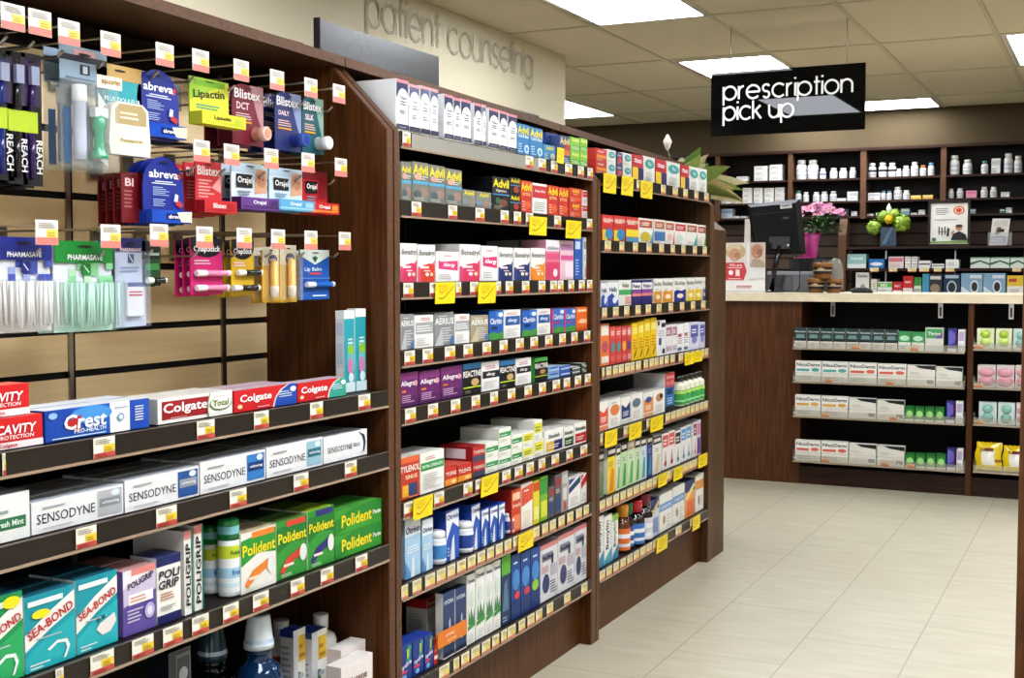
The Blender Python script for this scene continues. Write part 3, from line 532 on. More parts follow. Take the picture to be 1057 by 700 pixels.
look('pink2', 'pale pink syrup box, violet print', '#eac3d2', [R_(.05,.75,.95,.9,'#b888b8'),R_(.05,.5,.95,.62,'#d95a98'),R_(.35,.05,.95,.45,'#f2e2ea')], side='#d9b0c4'); look('navy_c', 'tall blue box, white side print', '#2a5fae', [R_(.1,.7,.7,.88,'#cfe0f3'),L_(.1,.1,.6,.5,6,'#a9c6e8')], side='#1f3f86'); look('white_c', 'white box, grey and red print', '#e6e6e2', [R_(.1,.72,.95,.9,'#9aa0a8'),R_(.1,.45,.95,.6,'#c7ced6'),R_(.5,.05,.95,.3,'#c98a9a')])
def aer(key, lab, c, c2): look(key, lab, c, [T_('AERIUS',.5,.74,.95,'#f4f4f0',h=.2),L_(.2,.88,.8,.94,1,'#d6d6d2'),P_([(0,0),(.2,.3),(.35,.55),(.4,.2),(.45,0)],c2),L_(.35,.12,.9,.58,6,'#d0d2d4'),R_(.8,.03,1,.25,'#5a7fb0')], side='#8b8d90', top='#c6c6c2')
aer('aer', 'grey allergy box, white capitals', '#8f9294', '#c4c6c8'); aer('aer_g', 'tan allergy box, white capitals', '#a99d84', '#d2c4a0')
look('wgrey', 'white box, grey heading panel', '#efeeea', [R_(.05,.42,.98,.78,'#a7a8a8'),L_(.1,.5,.9,.72,3,'#eee'),L_(.3,.84,.9,.95,2,'#c77'),L_(.08,.08,.85,.34,4,'#d0cdc8')], side='#dcdad4')
look('clar', 'blue allergy box, green grass picture', '#2a66b8', [P_([(0,0),(0,.2),(.3,.28),(.6,.2),(1,.3),(1,0)],'#4f9a4a'),R_(.5,.78,1,.95,'#4f8fd8'),E_(.8,.85,.16,.08,'#eef4fa'),T_('Claritin',.45,.64,.8,'#f4f6fa',h=.2),R_(.15,.36,.55,.46,'#16306a')], side='#1d3f86', top='#3b5fa0'); look('clar_p', 'blue allergy box, pink edge', '#3a6fc0', [R_(0,0,.08,1,'#d64a86'),P_([(.08,0),(.08,.18),(.5,.28),(1,.2),(1,0)],'#4f9a4a'),T_('Claritin',.5,.66,.8,'#f4f6fa',h=.2),R_(.2,.38,.6,.46,'#c8386a'),E_(.8,.86,.16,.08,'#eef4fa')], side='#d64a86'); look('wblue', 'white box, dark blue heading', '#efeeea', [R_(.08,.46,.96,.78,'#2b62a6'),T_('allergy',.5,.62,.7,'#f2f6fa',h=.16),L_(.15,.84,.9,.94,2,'#c99'),L_(.1,.08,.85,.36,4,'#cfccc6')], side='#dfe3ea')
look('orange_d', 'orange tablet box, white picture', '#e2702f', [R_(.1,.8,.9,.9,'#f6d0b0'),P_([(.1,.35),(.4,.5),(.95,.45),(.9,.3),(.4,.3)],'#f2c4a0'),R_(0,0,1,.1,'#c85a24')])
look('alleg', 'purple allergy box, white lettering', '#6d2a6e', [R_(0,.78,1,1,'#8c3f86'),T_('Allegra',.42,.66,.76,'#f6f0f4',h=.2),E_(.86,.66,.1,.09,'#dba0a8'),P_([(0,0),(0,.2),(.6,.3),(1,.25),(1,0)],'#5a2260'),R_(.08,.42,.3,.48,'#e5823a'),L_(.08,.12,.85,.36,4,'#d0a8cc')], side='#7d4a80', top='#b58ab4')
look('react', 'black allergy box, blue top band', '#161616', [R_(0,.82,1,1,'#3b7fb4'),T_('REACTINE',.5,.66,1.0,'#f4f2ea',h=.24),E_(.65,.38,.22,.12,'#c9a878'),R_(0,.2,1,.25,'#b9cf3a'),L_(.1,.05,.5,.15,2,'#9a9a8a')], side='#2d6a9a', top='#4a8fc0'); look('react_g', 'black allergy box, green top band', '#161616', [R_(0,.84,1,1,'#4aa34a'),T_('REACTINE',.5,.66,1.0,'#f4f2ea',h=.22),E_(.6,.4,.22,.1,'#b98a5a'),R_(0,.2,1,.24,'#b9cf3a')], side='#4aa34a', top='#6fc060'); look('wblack', 'white box, black heading panel', '#efeeea', [R_(.05,.44,.98,.68,'#202226'),T_('allergy',.5,.56,.8,'#f4f4f2',h=.14),L_(.2,.76,.9,.9,2,'#c9a'),L_(.1,.1,.85,.36,4,'#cfccc6')], side='#dcdce0')
look('low_b', 'low pale blue eye drop box', '#7fa5cf', [R_(.05,.2,.95,.5,'#a9c6e4'),R_(.2,.6,.8,.8,'#2c4f9a')], top='#d6dde8'); look('low_n', 'low blue eye drop box, white stripe', '#3b62ae', [R_(.05,.35,.95,.6,'#c9d8ee')], top='#b9c2d4'); look('low_k', 'low black and white box', '#2b302c', [R_(.1,.5,.9,.8,'#dfe3dc'),R_(.1,.15,.9,.35,'#7a8a7c')], top='#d9dcd6'); look('low_g', 'low dark green patterned box', '#39433b', [R_(.1,.6,.6,.9,'#b9c2b4'),R_(.3,.2,.9,.5,'#a5b0a2')], top='#cfd3ca')
look('tyl', 'red sinus box, white lettering', '#c8402c', [R_(0,.86,1,1,'#e06a3a'),T_('TYLENOL',.5,.72,.98,'#fbf3e6',h=.17),T_('SINUS',.55,.52,.6,'#f8e2c0',h=.1),R_(.1,.06,.45,.34,'#f0b43a'),R_(.4,.08,.85,.36,'#2e4a78'),L_(.4,.03,.95,.06,1,'#f6d8c8')], side='#b8402c', top='#d9d4c6'); look('wgreen', 'white cold box, green band', '#f0efe8', [R_(.02,.56,.98,.76,'#2f9a4a'),T_('EXTRA STRENGTH',.5,.66,.85,'#eef8ee',h=.08),L_(.2,.82,.7,.92,2,'#c99'),L_(.1,.1,.9,.5,7,'#c9c6c0')], side='#e3e1d9', top='#e9e7df')
look('motr', 'small red and orange tablet box', '#c9362b', [R_(0,0,1,.34,'#ef9a3a'),T_('TYLENOL',.5,.62,.9,'#fbeee0',h=.24),E_(.7,.17,.2,.1,'#f7d9a0')], side='#b02c24', top='#d05a48'); look('motr_b', 'small red tablet box, grey foot', '#b82a2c', [R_(0,0,1,.36,'#4a4f66'),T_('TYLENOL',.5,.62,.9,'#fbeee0',h=.22)], side='#a8222a', top='#b03034', sd=[R_(.2,.2,.8,.85,'#e6e4ea')])
look('wg_s', 'small white box, green stripe', '#f0f0e6', [R_(.02,.4,.98,.72,'#3d9a52'),L_(.1,.5,.8,.62,1,'#eef'),L_(.1,.1,.8,.28,2,'#b9c6b0')], side='#e6e6dc', top='#efeee6'); look('wy_s', 'small white box, yellow panel', '#f0f0e4', [R_(.05,.35,.95,.85,'#e3dc3f'),L_(.15,.45,.85,.75,2,'#6a7f3a'),L_(.1,.08,.8,.25,2,'#b9c6b0')], side='#e6e6dc', top='#efeee6')
def sinu(key, lab, c): look(key, lab, '#f0efe9', [T_('Sinutab',.5,.72,.85,'#26262a',h=.18),R_(.08,.08,.5,.5,'#e8b83a' if c == NV else c),R_(.5,.08,.95,.5,c),L_(.15,.2,.85,.4,2,'#e6dcd0')], side='#dedcd4', top='#e6e4dc')
sinu('sin_n', 'white sinus box, yellow and navy panel', NV); sinu('sin_g', 'white sinus box, dark green panel', '#1f4f33'); sinu('sin_r', 'white sinus box, red panel', '#c42c34')
look('otri', 'pale blue nasal spray box', '#a9cbe4', [R_(0,.7,1,1,'#e9f1f6'),T_('Otrivin',.5,.8,.9,'#1f2f6a',s=.15,h=.12),P_([(.35,0),(.45,.3),(.55,.36),(.6,0)],'#e9eef2'),L_(.1,.42,.9,.55,3,'#e6f0f8'),P_([(0,0),(0,.3),(.3,.1),(.35,0)],'#5f9acb')], side='#8fb8d6', top='#c7dbe8'); look('otri_b', 'blue nasal spray box, white swoosh', '#2a5cb8', [P_([(.05,.95),(.95,.98),(.95,.6),(.5,.75),(.05,.4)],'#e9edf4'),T_('Otrivin',.52,.86,.86,'#1f2f6a',s=.15,h=.1),P_([(.3,0),(.45,.4),(.6,.5),(.65,0)],'#dfe6f0'),L_(.1,.1,.3,.3,3,'#a9c6e8')], side='#20489e', top='#2347a0')
look('redor', 'red and orange throat box', '#cf4a2c', [R_(.1,.75,.9,.92,'#f0c9a8'),T_('Strepsils',.5,.62,.85,'#f6e2d2',h=.1),R_(.2,.05,.9,.4,'#e88a5a')], side='#b8332a', top='#c0392b'); look('wor', 'white throat box, red swoosh', '#efece4', [P_([(0,.5),(0,.9),(1,.95),(1,.6)],'#dd5a3f'),L_(.2,.82,.8,.88,1,'#fff'),R_(.2,.05,.8,.4,'#e9e0ce')], side='#e0dcd2', top='#d8a090'); look('yel', 'yellow throat box', '#e3d33a', [R_(0,.75,1,.95,'#d8552f'),R_(.1,.1,.9,.4,'#f0e88a')], top='#b9a83a'); look('grn', 'green and yellow throat box', '#7fb53a', [R_(0,.6,1,.95,'#3f9a44'),R_(.1,.08,.9,.45,'#d8dc4a')], top='#4f8a3a')
look('dkgrey', 'slim dark grey nasal box', '#6a6468', [R_(.1,.7,.9,.9,'#a03a3a'),R_(.1,.1,.9,.5,'#2f4a78'),L_(.1,.55,.9,.66,2,'#ddd')], top='#3a3638'); look('ltgrey', 'slim light grey nasal box', '#a5a2a0', [R_(.1,.7,.9,.92,'#c8c4c0'),R_(.2,.3,.8,.6,'#d9d6d2'),R_(.3,.05,.7,.25,'#c23a3a')], top='#b03a36'); look('strn', 'white box, navy diagonal stripe', '#ecebe6', [P_([(0,.5),(0,.7),(1,.98),(1,.78)],'#26386f'),P_([(0,.78),(0,.98),(.6,.98)],'#3b4f86'),L_(.15,.1,.85,.4,4,'#c6c3be')], top='#e2e0da'); look('strr', 'white box, red diagonal stripe', '#ecebe6', [P_([(0,.5),(0,.75),(1,.98),(1,.72)],'#b83038'),P_([(0,.8),(0,.98),(.5,.98)],'#c24a4a'),L_(.15,.1,.85,.4,4,'#c6c3be')], top='#e2e0da')
look('blis', 'blue saline pack, pink lettering', '#22408f', [P_([(.55,.5),(.7,.95),(.95,.9),(.8,.5)],'#2f9a8a'),R_(.6,.6,.75,.85,'#b9cf3a'),T_('hydra',.5,.42,.85,'#f4f4fa',s=.2,r=12,h=.16),R_(.05,.22,.6,.3,'#d84a7a'),E_(.35,.12,.2,.07,'#7fc0e8')], side='#1d3478', top='#2a4a9e'); look('blis_r', 'red saline pack', '#b8302c', [R_(.1,.2,.9,.35,'#f0dcd8'),R_(.2,.5,.8,.8,'#e58a6a')], side='#22408f'); look('sec', 'white box, red top, small print', '#ecebe6', [R_(0,.84,1,1,'#c23034'),T_('Secaris',.5,.92,.8,'#fbeaea',h=.07),L_(.08,.3,.6,.74,9,'#b9bcc6'),R_(.7,.2,1,.75,'#e2b9a0')], side='#e2e1dc', top='#a82a2c', sd=[R_(0,.84,1,1,'#c23034'),L_(.1,.25,.9,.76,10,'#b0b4bf')])
look('hydn', 'navy nasal kit box', '#27416f', [T_('HYDRA',.5,.85,.8,'#dfe8f2',h=.08),P_([(.45,.2),(.5,.55),(.6,.6),(.7,.2)],'#cfdcea'),R_(0,0,1,.08,'#14213f'),R_(0,.0,1,.02,'#e6e6e6')], side='#e9e8e4', top='#182742'); look('orb', 'orange box across the navy kits', '#e5822c', [T_('OFFRE',.4,.65,.5,'#fbe9d4',h=.2),L_(.3,.2,.7,.4,2,'#f6cfa4')], side='#f0ede6', top='#c86a20')
look('otw', 'tall white nasal box, green leaf foot', '#eeeeea', [T_('Otrivin',.5,.90,.85,'#2a3560',s=.15,h=.08),P_([(.1,.28),(.2,.5),(.35,.36),(.5,.52),(.7,.36),(.9,.5),(.9,.28)],'#4f8a5a'),P_([(.05,.26),(.95,.32),(.95,.24),(.05,.2)],'#4a9a4a'),L_(.2,.04,.8,.16,3,'#d0d4ce'),E_(.5,.65,.3,.12,'#d9e6dc')], side='#e4e4df', top='#dfe6ea'); look('gnv', 'navy box, green top panel', '#1f3a60', [R_(0,.72,1,1,'#5fae3a'),P_([(.1,.2),(.3,.6),(.6,.65),(.8,.2)],'#5a7f9a'),L_(.1,.05,.8,.14,2,'#9fb4c8')], side='#14243f', top='#2f4a2f'); look('nvb', 'navy nasal spray box, light glow', '#234f96', [R_(0,0,1,.3,'#1a3a78'),E_(.5,.6,.4,.16,'#4f8fd0'),L_(.2,.85,.8,.92,1,'#cfe0f3'),E_(.6,.36,.3,.06,'#d8434a')], side='#1a3a78', top='#1a2f5e'); look('nvg', 'navy nasal spray box, green spot', '#234f96', [R_(0,0,1,.3,'#1a3a78'),E_(.5,.62,.4,.16,'#4f8fd0'),L_(.2,.85,.8,.92,1,'#cfe0f3'),E_(.45,.38,.35,.09,'#9ccf3a')], side='#1a3a78', top='#1a2f5e'); look('busy', 'white rinse kit box, busy dark print', '#d9dade', [R_(0,.92,1,1,'#d98a8a'),R_(.08,.7,.7,.84,'#8a8fa0'),E_(.3,.3,.2,.17,'#3a4470'),R_(.55,.4,.95,.6,'#b9b4bf'),L_(.55,.1,.95,.34,5,'#77788a'),R_(.05,.5,.4,.62,'#c7a8a8'),T_('NeilMed',.4,.77,.6,'#2a2f55',h=.07),R_(.6,.62,.7,.8,'#2f3038')], side='#d0d0d4', top='#c9a0a2')
# far bay
def two(key, lab, c, top_c, ds=[], **k): look(key, lab, c, [R_(.05,.62,.95,.92,top_c),L_(.15,.7,.85,.86,2,'#f0ece6'),L_(.1,.06,.8,.22,2,'#c9c4bc')] + ds, **k)
two('c_red', 'red and orange cold box', '#d0402f', '#c9303a', [R_(.05,.25,.95,.5,'#ef9a2f')], side='#b0302c'); two('c_teal', 'white cold box, teal disc', '#eaeae4', '#e6e9e6', [E_(.5,.6,.38,.26,'#4fa3a0'),T_('Cold',.5,.62,.55,'#f0f6f4',h=.16)]); two('c_navr', 'navy cold box, red panel', '#3f3a6a', '#4a3f7a', [E_(.5,.36,.35,.22,'#d8503f')]); two('c_flu', 'red flu box, yellow and navy foot', '#c92f3a', '#c4222e', [T_('Total',.5,.76,.8,'#fbf0ee',h=.16),R_(0,0,.5,.5,'#f2d23a'),R_(.5,0,1,.5,'#3a2f66')], side='#a8242c'); two('c_wteal', 'white flu box, teal oval', '#edede7', '#edede7', [E_(.5,.72,.42,.18,'#4fa8a5'),T_('Flu',.5,.72,.5,'#eefaf8',h=.14),L_(.15,.1,.85,.42,5,'#c9ccc8')])
two('neo_r', 'red hot drink box, blue picture', '#cf3a36', '#d9463f', [T_('NEO CITRAN',.5,.8,.9,'#fbeedd',h=.14),R_(0,0,.45,.42,'#e8d23f'),E_(.6,.26,.35,.22,'#3f8fc0')]); two('neo_y', 'red hot drink box, yellow panel', '#cf3a36', '#d9463f', [T_('NEO CITRAN',.5,.8,.9,'#fbeedd',h=.14),R_(0,.2,1,.5,'#f0d63f'),R_(0,0,1,.18,'#5a9ac0')]); two('neo_w', 'white hot drink box, gold picture', '#ecebe2', '#b8442f', [T_('NEO',.5,.78,.5,'#fbeedd',h=.14),E_(.45,.25,.35,.2,'#d2be3f'),P_([(.75,0),(1,.5),(1,0)],'#6fa3c0')]); two('neo_b', 'white hot drink box, blue band', '#e6e8e6', '#b8643f', [R_(0,.12,1,.5,'#4a7fb8')]); two('neo_p', 'white hot drink box, red leaf', '#efece6', '#b8643f', [E_(.5,.32,.3,.14,'#e9c2b0'),P_([(.8,0),(1,.6),(1,0)],'#d8584a')]); two('neo_rw', 'white hot drink box, red heading', '#efece6', '#c8343a', [E_(.4,.3,.3,.16,'#cfe0d8')]); two('neo_t', 'white hot drink box, teal corner', '#eeede6', '#a8583f', [P_([(.6,0),(1,.55),(1,0)],'#6fb8b4')]); two('neo_g', 'white hot drink box, green corner', '#eeede6', '#a84a3a', [P_([(.75,0),(1,.6),(1,0)],'#7fbf4a'),E_(.4,.32,.22,.12,'#e9d2c4')])
look('halb', 'white lozenge box, blue dots', '#e9ebee', [T_('Halls',.5,.7,.8,'#555c78',h=.2),P_([(0,0),(0,.4),(.4,.55),(1,.2),(1,0)],'#3b58a8'),E_(.65,.25,.2,.14,'#dfe6f6')]); look('halg', 'white lozenge box, green band', '#e6e8e0', [T_('Vicks',.5,.8,.7,'#555c58',h=.16),R_(0,.42,1,.62,'#4fae6a'),R_(.5,.05,.95,.35,'#e2a39a')]); look('purp', 'navy lozenge box, purple and orange band', '#2d2a72', [R_(0,.62,1,.9,'#e9e8ee'),T_('Fisher',.5,.76,.8,'#2d2a52',h=.16),R_(0,.46,1,.6,'#8a4a9a'),R_(0,.34,1,.46,'#e08a8a')], top='#dfe0ea')
def buck(key, lab, c): look(key, lab, '#ecebe4', [T_('Buckley',.5,.78,.88,'#3a3a3c',b=False,h=.24),P_([(.05,0),(.05,.45),(.3,.52),(.6,.46),(.95,.54),(.95,0)],c),L_(.15,.56,.85,.62,1,'#bbb'),E_(.5,.25,.25,.1,'#f4e6c8')], side='#dddcd4')
buck('buck_o', 'white syrup box, orange foot', '#e39a3a'); buck('buck_n', 'white syrup box, navy foot', '#2b2f86'); buck('buck_y', 'white syrup box, yellow foot', '#e8c62f'); buck('buck_b', 'white syrup box, blue foot', '#3a5fa6')
def syr(key, lab, c, c2, c3): look(key, lab, c, [R_(.08,.72,.92,.95,c2),L_(.15,.78,.85,.9,2,'#f4efe6'),E_(.5,.45,.35,.14,c3),R_(.1,.06,.9,.22,c2)], top=c2)
syr('s_or', 'orange and white syrup box', '#e8814a', '#e9e4da', '#b8566a'); syr('s_pk', 'red cough syrup box, teal label', '#d64a4a', '#e06a5a', '#4f9a9a'); syr('s_rd', 'red cough syrup box, yellow spot', '#cf3f44', '#dd7a7a', '#e8b84a'); syr('s_rv', 'red cough syrup box, violet label', '#d04a50', '#e09a9a', '#6a4a8a')
look('s_yl', 'yellow syrup box', '#ecc81f', [R_(.1,.7,.9,.88,'#f4e27a'),L_(.15,.3,.85,.6,4,'#c9831f'),P_([(.3,.1),(.7,.3),(.75,.2),(.4,.05)],'#8a5a2a')], top='#c9a81f', side='#d8b41f'); look('s_wn', 'white syrup box, black checks', '#ececea', [R_(.05,.86,.3,.98,'#2a2a30'),R_(.5,.8,.95,.92,'#2a2a30'),R_(.2,.3,.5,.5,'#4a5a8a'),L_(.1,.55,.9,.75,3,'#b9b9c4'),E_(.75,.12,.15,.08,'#2f3a5a')]); look('s_wp', 'white syrup box, mauve panel', '#e9e6e8', [R_(.05,.62,.95,.92,'#a8788a'),L_(.1,.7,.9,.85,2,'#f4eef2'),R_(.05,.1,.9,.28,'#c9b6c2')]); look('s_w', 'plain white syrup box', '#ecebea', [L_(.1,.3,.9,.7,5,'#b3a8b4'),E_(.4,.6,.25,.06,'#c94a5a'),R_(.05,.05,.7,.16,'#5a6f94')]); look('s_nv', 'white syrup box, violet-blue panel', '#dcdcea', [R_(.1,.45,.9,.9,'#5a5fa6'),E_(.5,.35,.3,.14,'#8a8fc6'),L_(.2,.6,.8,.8,2,'#eef')])
def flu(key, lab, c, c2, c3=None): look(key, lab, '#edebe4', [P_([(.05,.2),(.05,.75),(.5,.6),(.95,.8),(.95,.2)],c),L_(.2,.3,.8,.5,3,'#f6f0ea'),R_(.05,.02,.95,.16,c2)] + ([E_(.5,.7,.3,.12,c3)] if c3 else []), side='#dddad2', top='#ddd9cf')
flu('f_r', 'white lozenge carton, red wedge', '#dc5a44', '#e8926a'); flu('f_n', 'white lozenge carton, navy wedge', '#24447f', '#d9d6cf'); flu('f_on', 'small carton, orange and navy halves', '#e8954f', '#e8b07f', '#3a5f96')
look('f_o', 'white lozenge carton, orange disc', '#edebe4', [E_(.5,.62,.4,.2,'#e08a4f'),L_(.15,.1,.85,.36,5,'#c9c4ba'),L_(.2,.86,.8,.94,1,'#aaa')], side='#dddad2', top='#ddd9cf'); look('f_b', 'white lozenge carton, grey-blue disc', '#edebe4', [E_(.45,.66,.36,.17,'#6a7f90'),L_(.15,.1,.85,.4,5,'#c9c4ba'),L_(.2,.5,.7,.56,1,'#7a98b4')], side='#dddad2', top='#ddd9cf'); look('f_w', 'white lozenge carton, brown picture', '#efede6', [E_(.5,.68,.33,.17,'#c98a6a'),E_(.65,.72,.15,.1,'#3a2f2c'),L_(.15,.1,.85,.4,5,'#c9c4ba')], side='#dddad2', top='#ddd9cf'); look('f_bl', 'slim blue and black box', '#3a78b4', [R_(0,.0,1,.2,'#26262e'),R_(.2,.7,.8,.95,'#1f3a66'),L_(.2,.3,.8,.6,3,'#cfe0f0')]); look('f_big', 'white box with red end', '#c9434a', [R_(.1,.15,.9,.45,'#dd8a86'),R_(.46,.0,.54,1,'#a02a34'),R_(.1,.6,.9,.8,'#e2a09a')], side='#e4e1dc', top='#d6d3d0', sd=[L_(.2,.3,.7,.7,4,'#c9bcc4')]); look('f_grey', 'dark grey carton behind the lozenge cartons', '#6b6a70', [R_(.47,0,.53,1,'#4f4e55')], top='#7a7980')
def slim(key, lab, c, c2, cap='#2a2018'): look(key, lab, c, [R_(0,.80,1,1,cap),R_(.1,.86,.9,.95,'#e6e2d8'),L_(.2,.6,.8,.72,2,'#9aa39a'),P_([(.2,.05),(.7,.05),(.8,.5),(.5,.55)],c2)], top='#e4e1d8', side='#d8d8cf')
slim('x_dk', 'slim grey-green remedy box', '#8f8f80', '#5a8a4f'); slim('x_ye', 'slim yellow remedy box, black band', '#ecd02f', '#e58a3a'); slim('x_wb', 'slim white remedy box, black squares', '#dfe6d6', '#7fb85f'); slim('x_g', 'slim pale green remedy box', '#bfe0a8', '#4f9f4a'); slim('x_g2', 'slim white-green remedy box, plain top', '#d3e6c4', '#6fb85a', '#c9b08a'); slim('x_g3', 'slim mint remedy box', '#cfe2c0', '#5fae5a'); slim('x_b', 'slim pale blue remedy box', '#cfdfe9', '#4fae9a'); slim('x_n', 'slim navy remedy box', '#2e4a94', '#3f8fae'); slim('x_w', 'slim white remedy box, black top', '#e9e7de', '#d9c8a8', '#1d1b1b')
def dr(key, lab, c, c2): look(key, lab, '#efece6', [R_(.05,.62,.95,.95,c),L_(.15,.7,.85,.88,2,'#f6eeea'),P_([(.4,.1),(.47,.5),(.53,.5),(.6,.1)],c2),E_(.5,.16,.2,.08,c2)], top='#e2dfd6', side='#e2dfd6')
dr('y_p', 'white dropper box, coral heading', '#d9635c', '#a8344a'); dr('y_k', 'white dropper box, black heading', '#2a2a30', '#3f7fa0'); dr('y_b', 'white dropper box, blue heading', '#5f9ccc', '#4f86ac'); dr('y_w', 'white dropper box, grey heading', '#c9cfd4', '#9ab'); dr('y_m', 'white dropper box, maroon heading', '#9a3a5a', '#d05a8a'); look('y_v', 'slim pink and purple box', '#d6cfe0', [R_(.1,.05,.9,.5,'#6a3f8a'),R_(.1,.6,.9,.9,'#d08aa8')])
def beni(key, lab, c): look(key, lab, '#f0efe9', [T_('Benylin',.42,.6,1,'#1f2f4a',r=90,h=.5,v=.6),P_([(0,0),(0,.1),(1,.32),(1,0)],c),L_(.7,.4,.95,.9,8,'#b9c4c6')], side='#e6e6e0', top='#e2e4e0')
beni('z_a', 'tall white syrup box, blue wave foot', '#3a8ab0'); beni('z_b', 'tall white syrup box, teal wave foot', '#4f9fb8'); look('z_c', 'tall white syrup box, green top', '#eef0e6', [T_('Benylin',.42,.55,1,'#1f2f4a',r=90,h=.5,v=.55),R_(0,.85,1,1,'#8fc050'),P_([(0,0),(0,.1),(1,.32),(1,0)],'#3a8ab0')], top='#9ac85a')
look('z_nv', 'navy vitamin box, gold swoosh', '#c9d2e2', [R_(0,.74,1,1,'#2d3568'),P_([(0,.62),(.9,.95),(1,.86),(.2,.55)],'#d6c27a'),R_(.2,.1,.9,.5,'#7f96c0')], top='#3a437a', side='#c4cbda'); look('z_bl', 'white cold relief box, blue band', '#ecebe4', [R_(0,.55,1,.75,'#6f98cc'),T_('COLD-FX',.5,.65,.8,'#f2f6fa',h=.09),E_(.35,.3,.1,.12,'#b08a6a'),L_(.55,.1,.9,.45,4,'#c9c6bf')], top='#dedcd2', side='#dedcd2'); look('z_o', 'orange vitamin box, navy swoosh', '#e9a35a', [R_(0,.7,1,1,'#343a6a'),P_([(0,.55),(.9,.9),(1,.8),(.2,.48)],'#e8e0a0'),R_(.2,.05,.95,.45,'#e2724a')], top='#3a3f70', side='#d8d0b0'); look('z_w', 'white vitamin box, orange band', '#efece4', [R_(0,.6,1,.85,'#e2a05a'),E_(.4,.3,.12,.14,'#a8907a'),L_(.55,.15,.9,.45,4,'#c9c6bf')], top='#e2dfd6', side='#dedcd2')

# ------------------------------------------------------------------ makers
def carton(key, w, h, d):
    L = LOOK[key]; m = MB('card'); g = .0012
    m.box(g, w - g, 0, d, 0, h, L['c'], cols={'left': L['side'], 'right': L['side'], 'top': L['top'], 'back': L['side'], 'bottom': L['side']})
    m.decals(FRONT(g, 0, 0), w - 2*g, h, L['d'])
    if L['sd']: m.decals(SIDE(g, d, 0), d, h, L['sd'])
    # tuck flap seam along the top
    m.poly([(g + .001, d*.86, h + .0003), (w - g - .001, d*.86, h + .0003), (w - g - .001, d*.88, h + .0003), (g + .001, d*.88, h + .0003)], L['side'])
    return m
LIM = dict(near=(.5, 2.4015), mid=(2.4635, 3.6185), far=(3.6905, 4.8695)); ZLIM = dict(near=Z1, mid=Z2, far=Z3)
SHELFNAME = ['top shelf', 'second shelf', 'third shelf', 'fourth shelf', 'fifth shelf', 'sixth shelf', 'seventh shelf', 'bottom shelf']
def shelf_row(place, z, items, xf=XF - .012, rows_default=1, depth=.10):
    """items: (key, px_left, px_right, py_top[, dict(n=stack, d=depth, up=height offset count, back=distance behind)])"""
    made = []
    for it in items:
        key, a, b, t = it[:4]; o = it[4] if len(it) > 4 else {}
        xx = xf - o.get('back', 0) - random.uniform(0, .004); zz = z
        ya, yb = y_at(a, xx, z + .05), y_at(b, xx, z + .05)
        lo, hi = LIM['near'] if 'bay' not in place else LIM['mid'] if 'middle bay' in place else LIM['far']
        ya, yb = max(ya, lo), min(yb, hi)
        n = o.get('n', 1); ht = hx(a, t, xx).z - z
        up = [q for q in ZLIM['near' if 'bay' not in place else 'mid' if 'middle bay' in place else 'far'] if q > z + .03]
        if up: ht = min(ht, min(up) + .020 - z)
        if 'z0' in o: zz = hx(a, o['z0'], xx).z; ht = ht - (zz - z)
        hh = ht / n
        for i in range(n):
            m = carton(key, yb - ya, hh - .0006, o.get('d', depth)); L = LOOK[key]
            ob = m.obj(L['name'], None, (xx, ya, zz + .0008 + i * hh), RZ)
            lay = '' if n == 1 else ('lower ', 'upper ')[i] if n == 2 else ('lowest ', 'middle ', 'topmost ')[i]
            made.append([ob, lay + L['lab'], L['cat'], 1])
            for r in range(1, o.get('rows', rows_default)):
                c = ob.copy(); C.objects.link(c); c.location.x -= r * (o.get('d', depth) + .003); made.append([c, lay + L['lab'], L['cat'], r + 1])
    finish(made, place)
def finish(made, place):
    cnt = {}
    for ob, lab, cat, r in made: cnt.setdefault((lab, r), []).append(ob)
    for (lab, r), obs in cnt.items():
        cat = [c for o, l, c, rr in made if o is obs[0]][0]
        for i, ob in enumerate(obs):
            rw = '' if r == 1 else ', row behind' if r == 2 else ', hindmost row'
            if len(obs) == 1: s = f'{lab} on the {place}{rw}'
            else: s = f'{lab}, {ORD[i]} of {NUM[len(obs)]} from near end, {place}{rw}'
            if len(s.split()) > 16: s = s.replace(', row behind', ' behind')
            if len(s.split()) > 16: s = s.replace(' from near end,', ' along')
            tag(ob, s, cat, (lab.replace('lower ', '').replace('upper ', '') + ' on the ' + place) if len(obs) > 1 else None)
def lathe_bottle(name, lab, cat, loc, prof_body, body_col, body_mat, cap_prof, cap_col, label=None, rz=0, cap_mat='gloss', text=None, cap_cols=None, n=20, sx=1, sy=1):
    b = MB(body_mat); b.lathe(prof_body, body_col, n, sx=sx, sy=sy); o = b.obj(name, None, loc, rz); tag(o, lab, cat)
    c = MB(cap_mat); c.lathe(cap_prof, cap_col, n, cols=cap_cols); c.obj('cap', o)
    if label:
        r, z0, z1, col, ds = label; l = MB('card'); l.lathe([(r, z0), (r, z1)], col, n, cap=False, sx=sx, sy=sy)
        for zz0, zz1, cc in ds: l.lathe([(r * 1.012, z0 + (z1-z0)*zz0), (r * 1.012, z0 + (z1-z0)*zz1)], cc, n, cap=False, sx=sx, sy=sy)
        if text: 
            for tt, tz, tw, tcol in text: wrap_text(l, tt, r * sx * 1.03, r * sy * 1.03, z0 + (z1 - z0) * tz, tw, tcol)
        l.obj('label', o)
    return o
def wrap_text(m, t, rx, ry, zc, wid, col, ang0=-math.pi/2):
    v, f, tw, th = text_geo(t, True); k = wid / tw; o = len(m.v)
    for a, b in v:
        th_ = ang0 + a * k / rx; m.v.append((rx * math.cos(th_), ry * math.sin(th_), zc + b * k))
    for q in f: m.face(tuple(o + i for i in q), col)
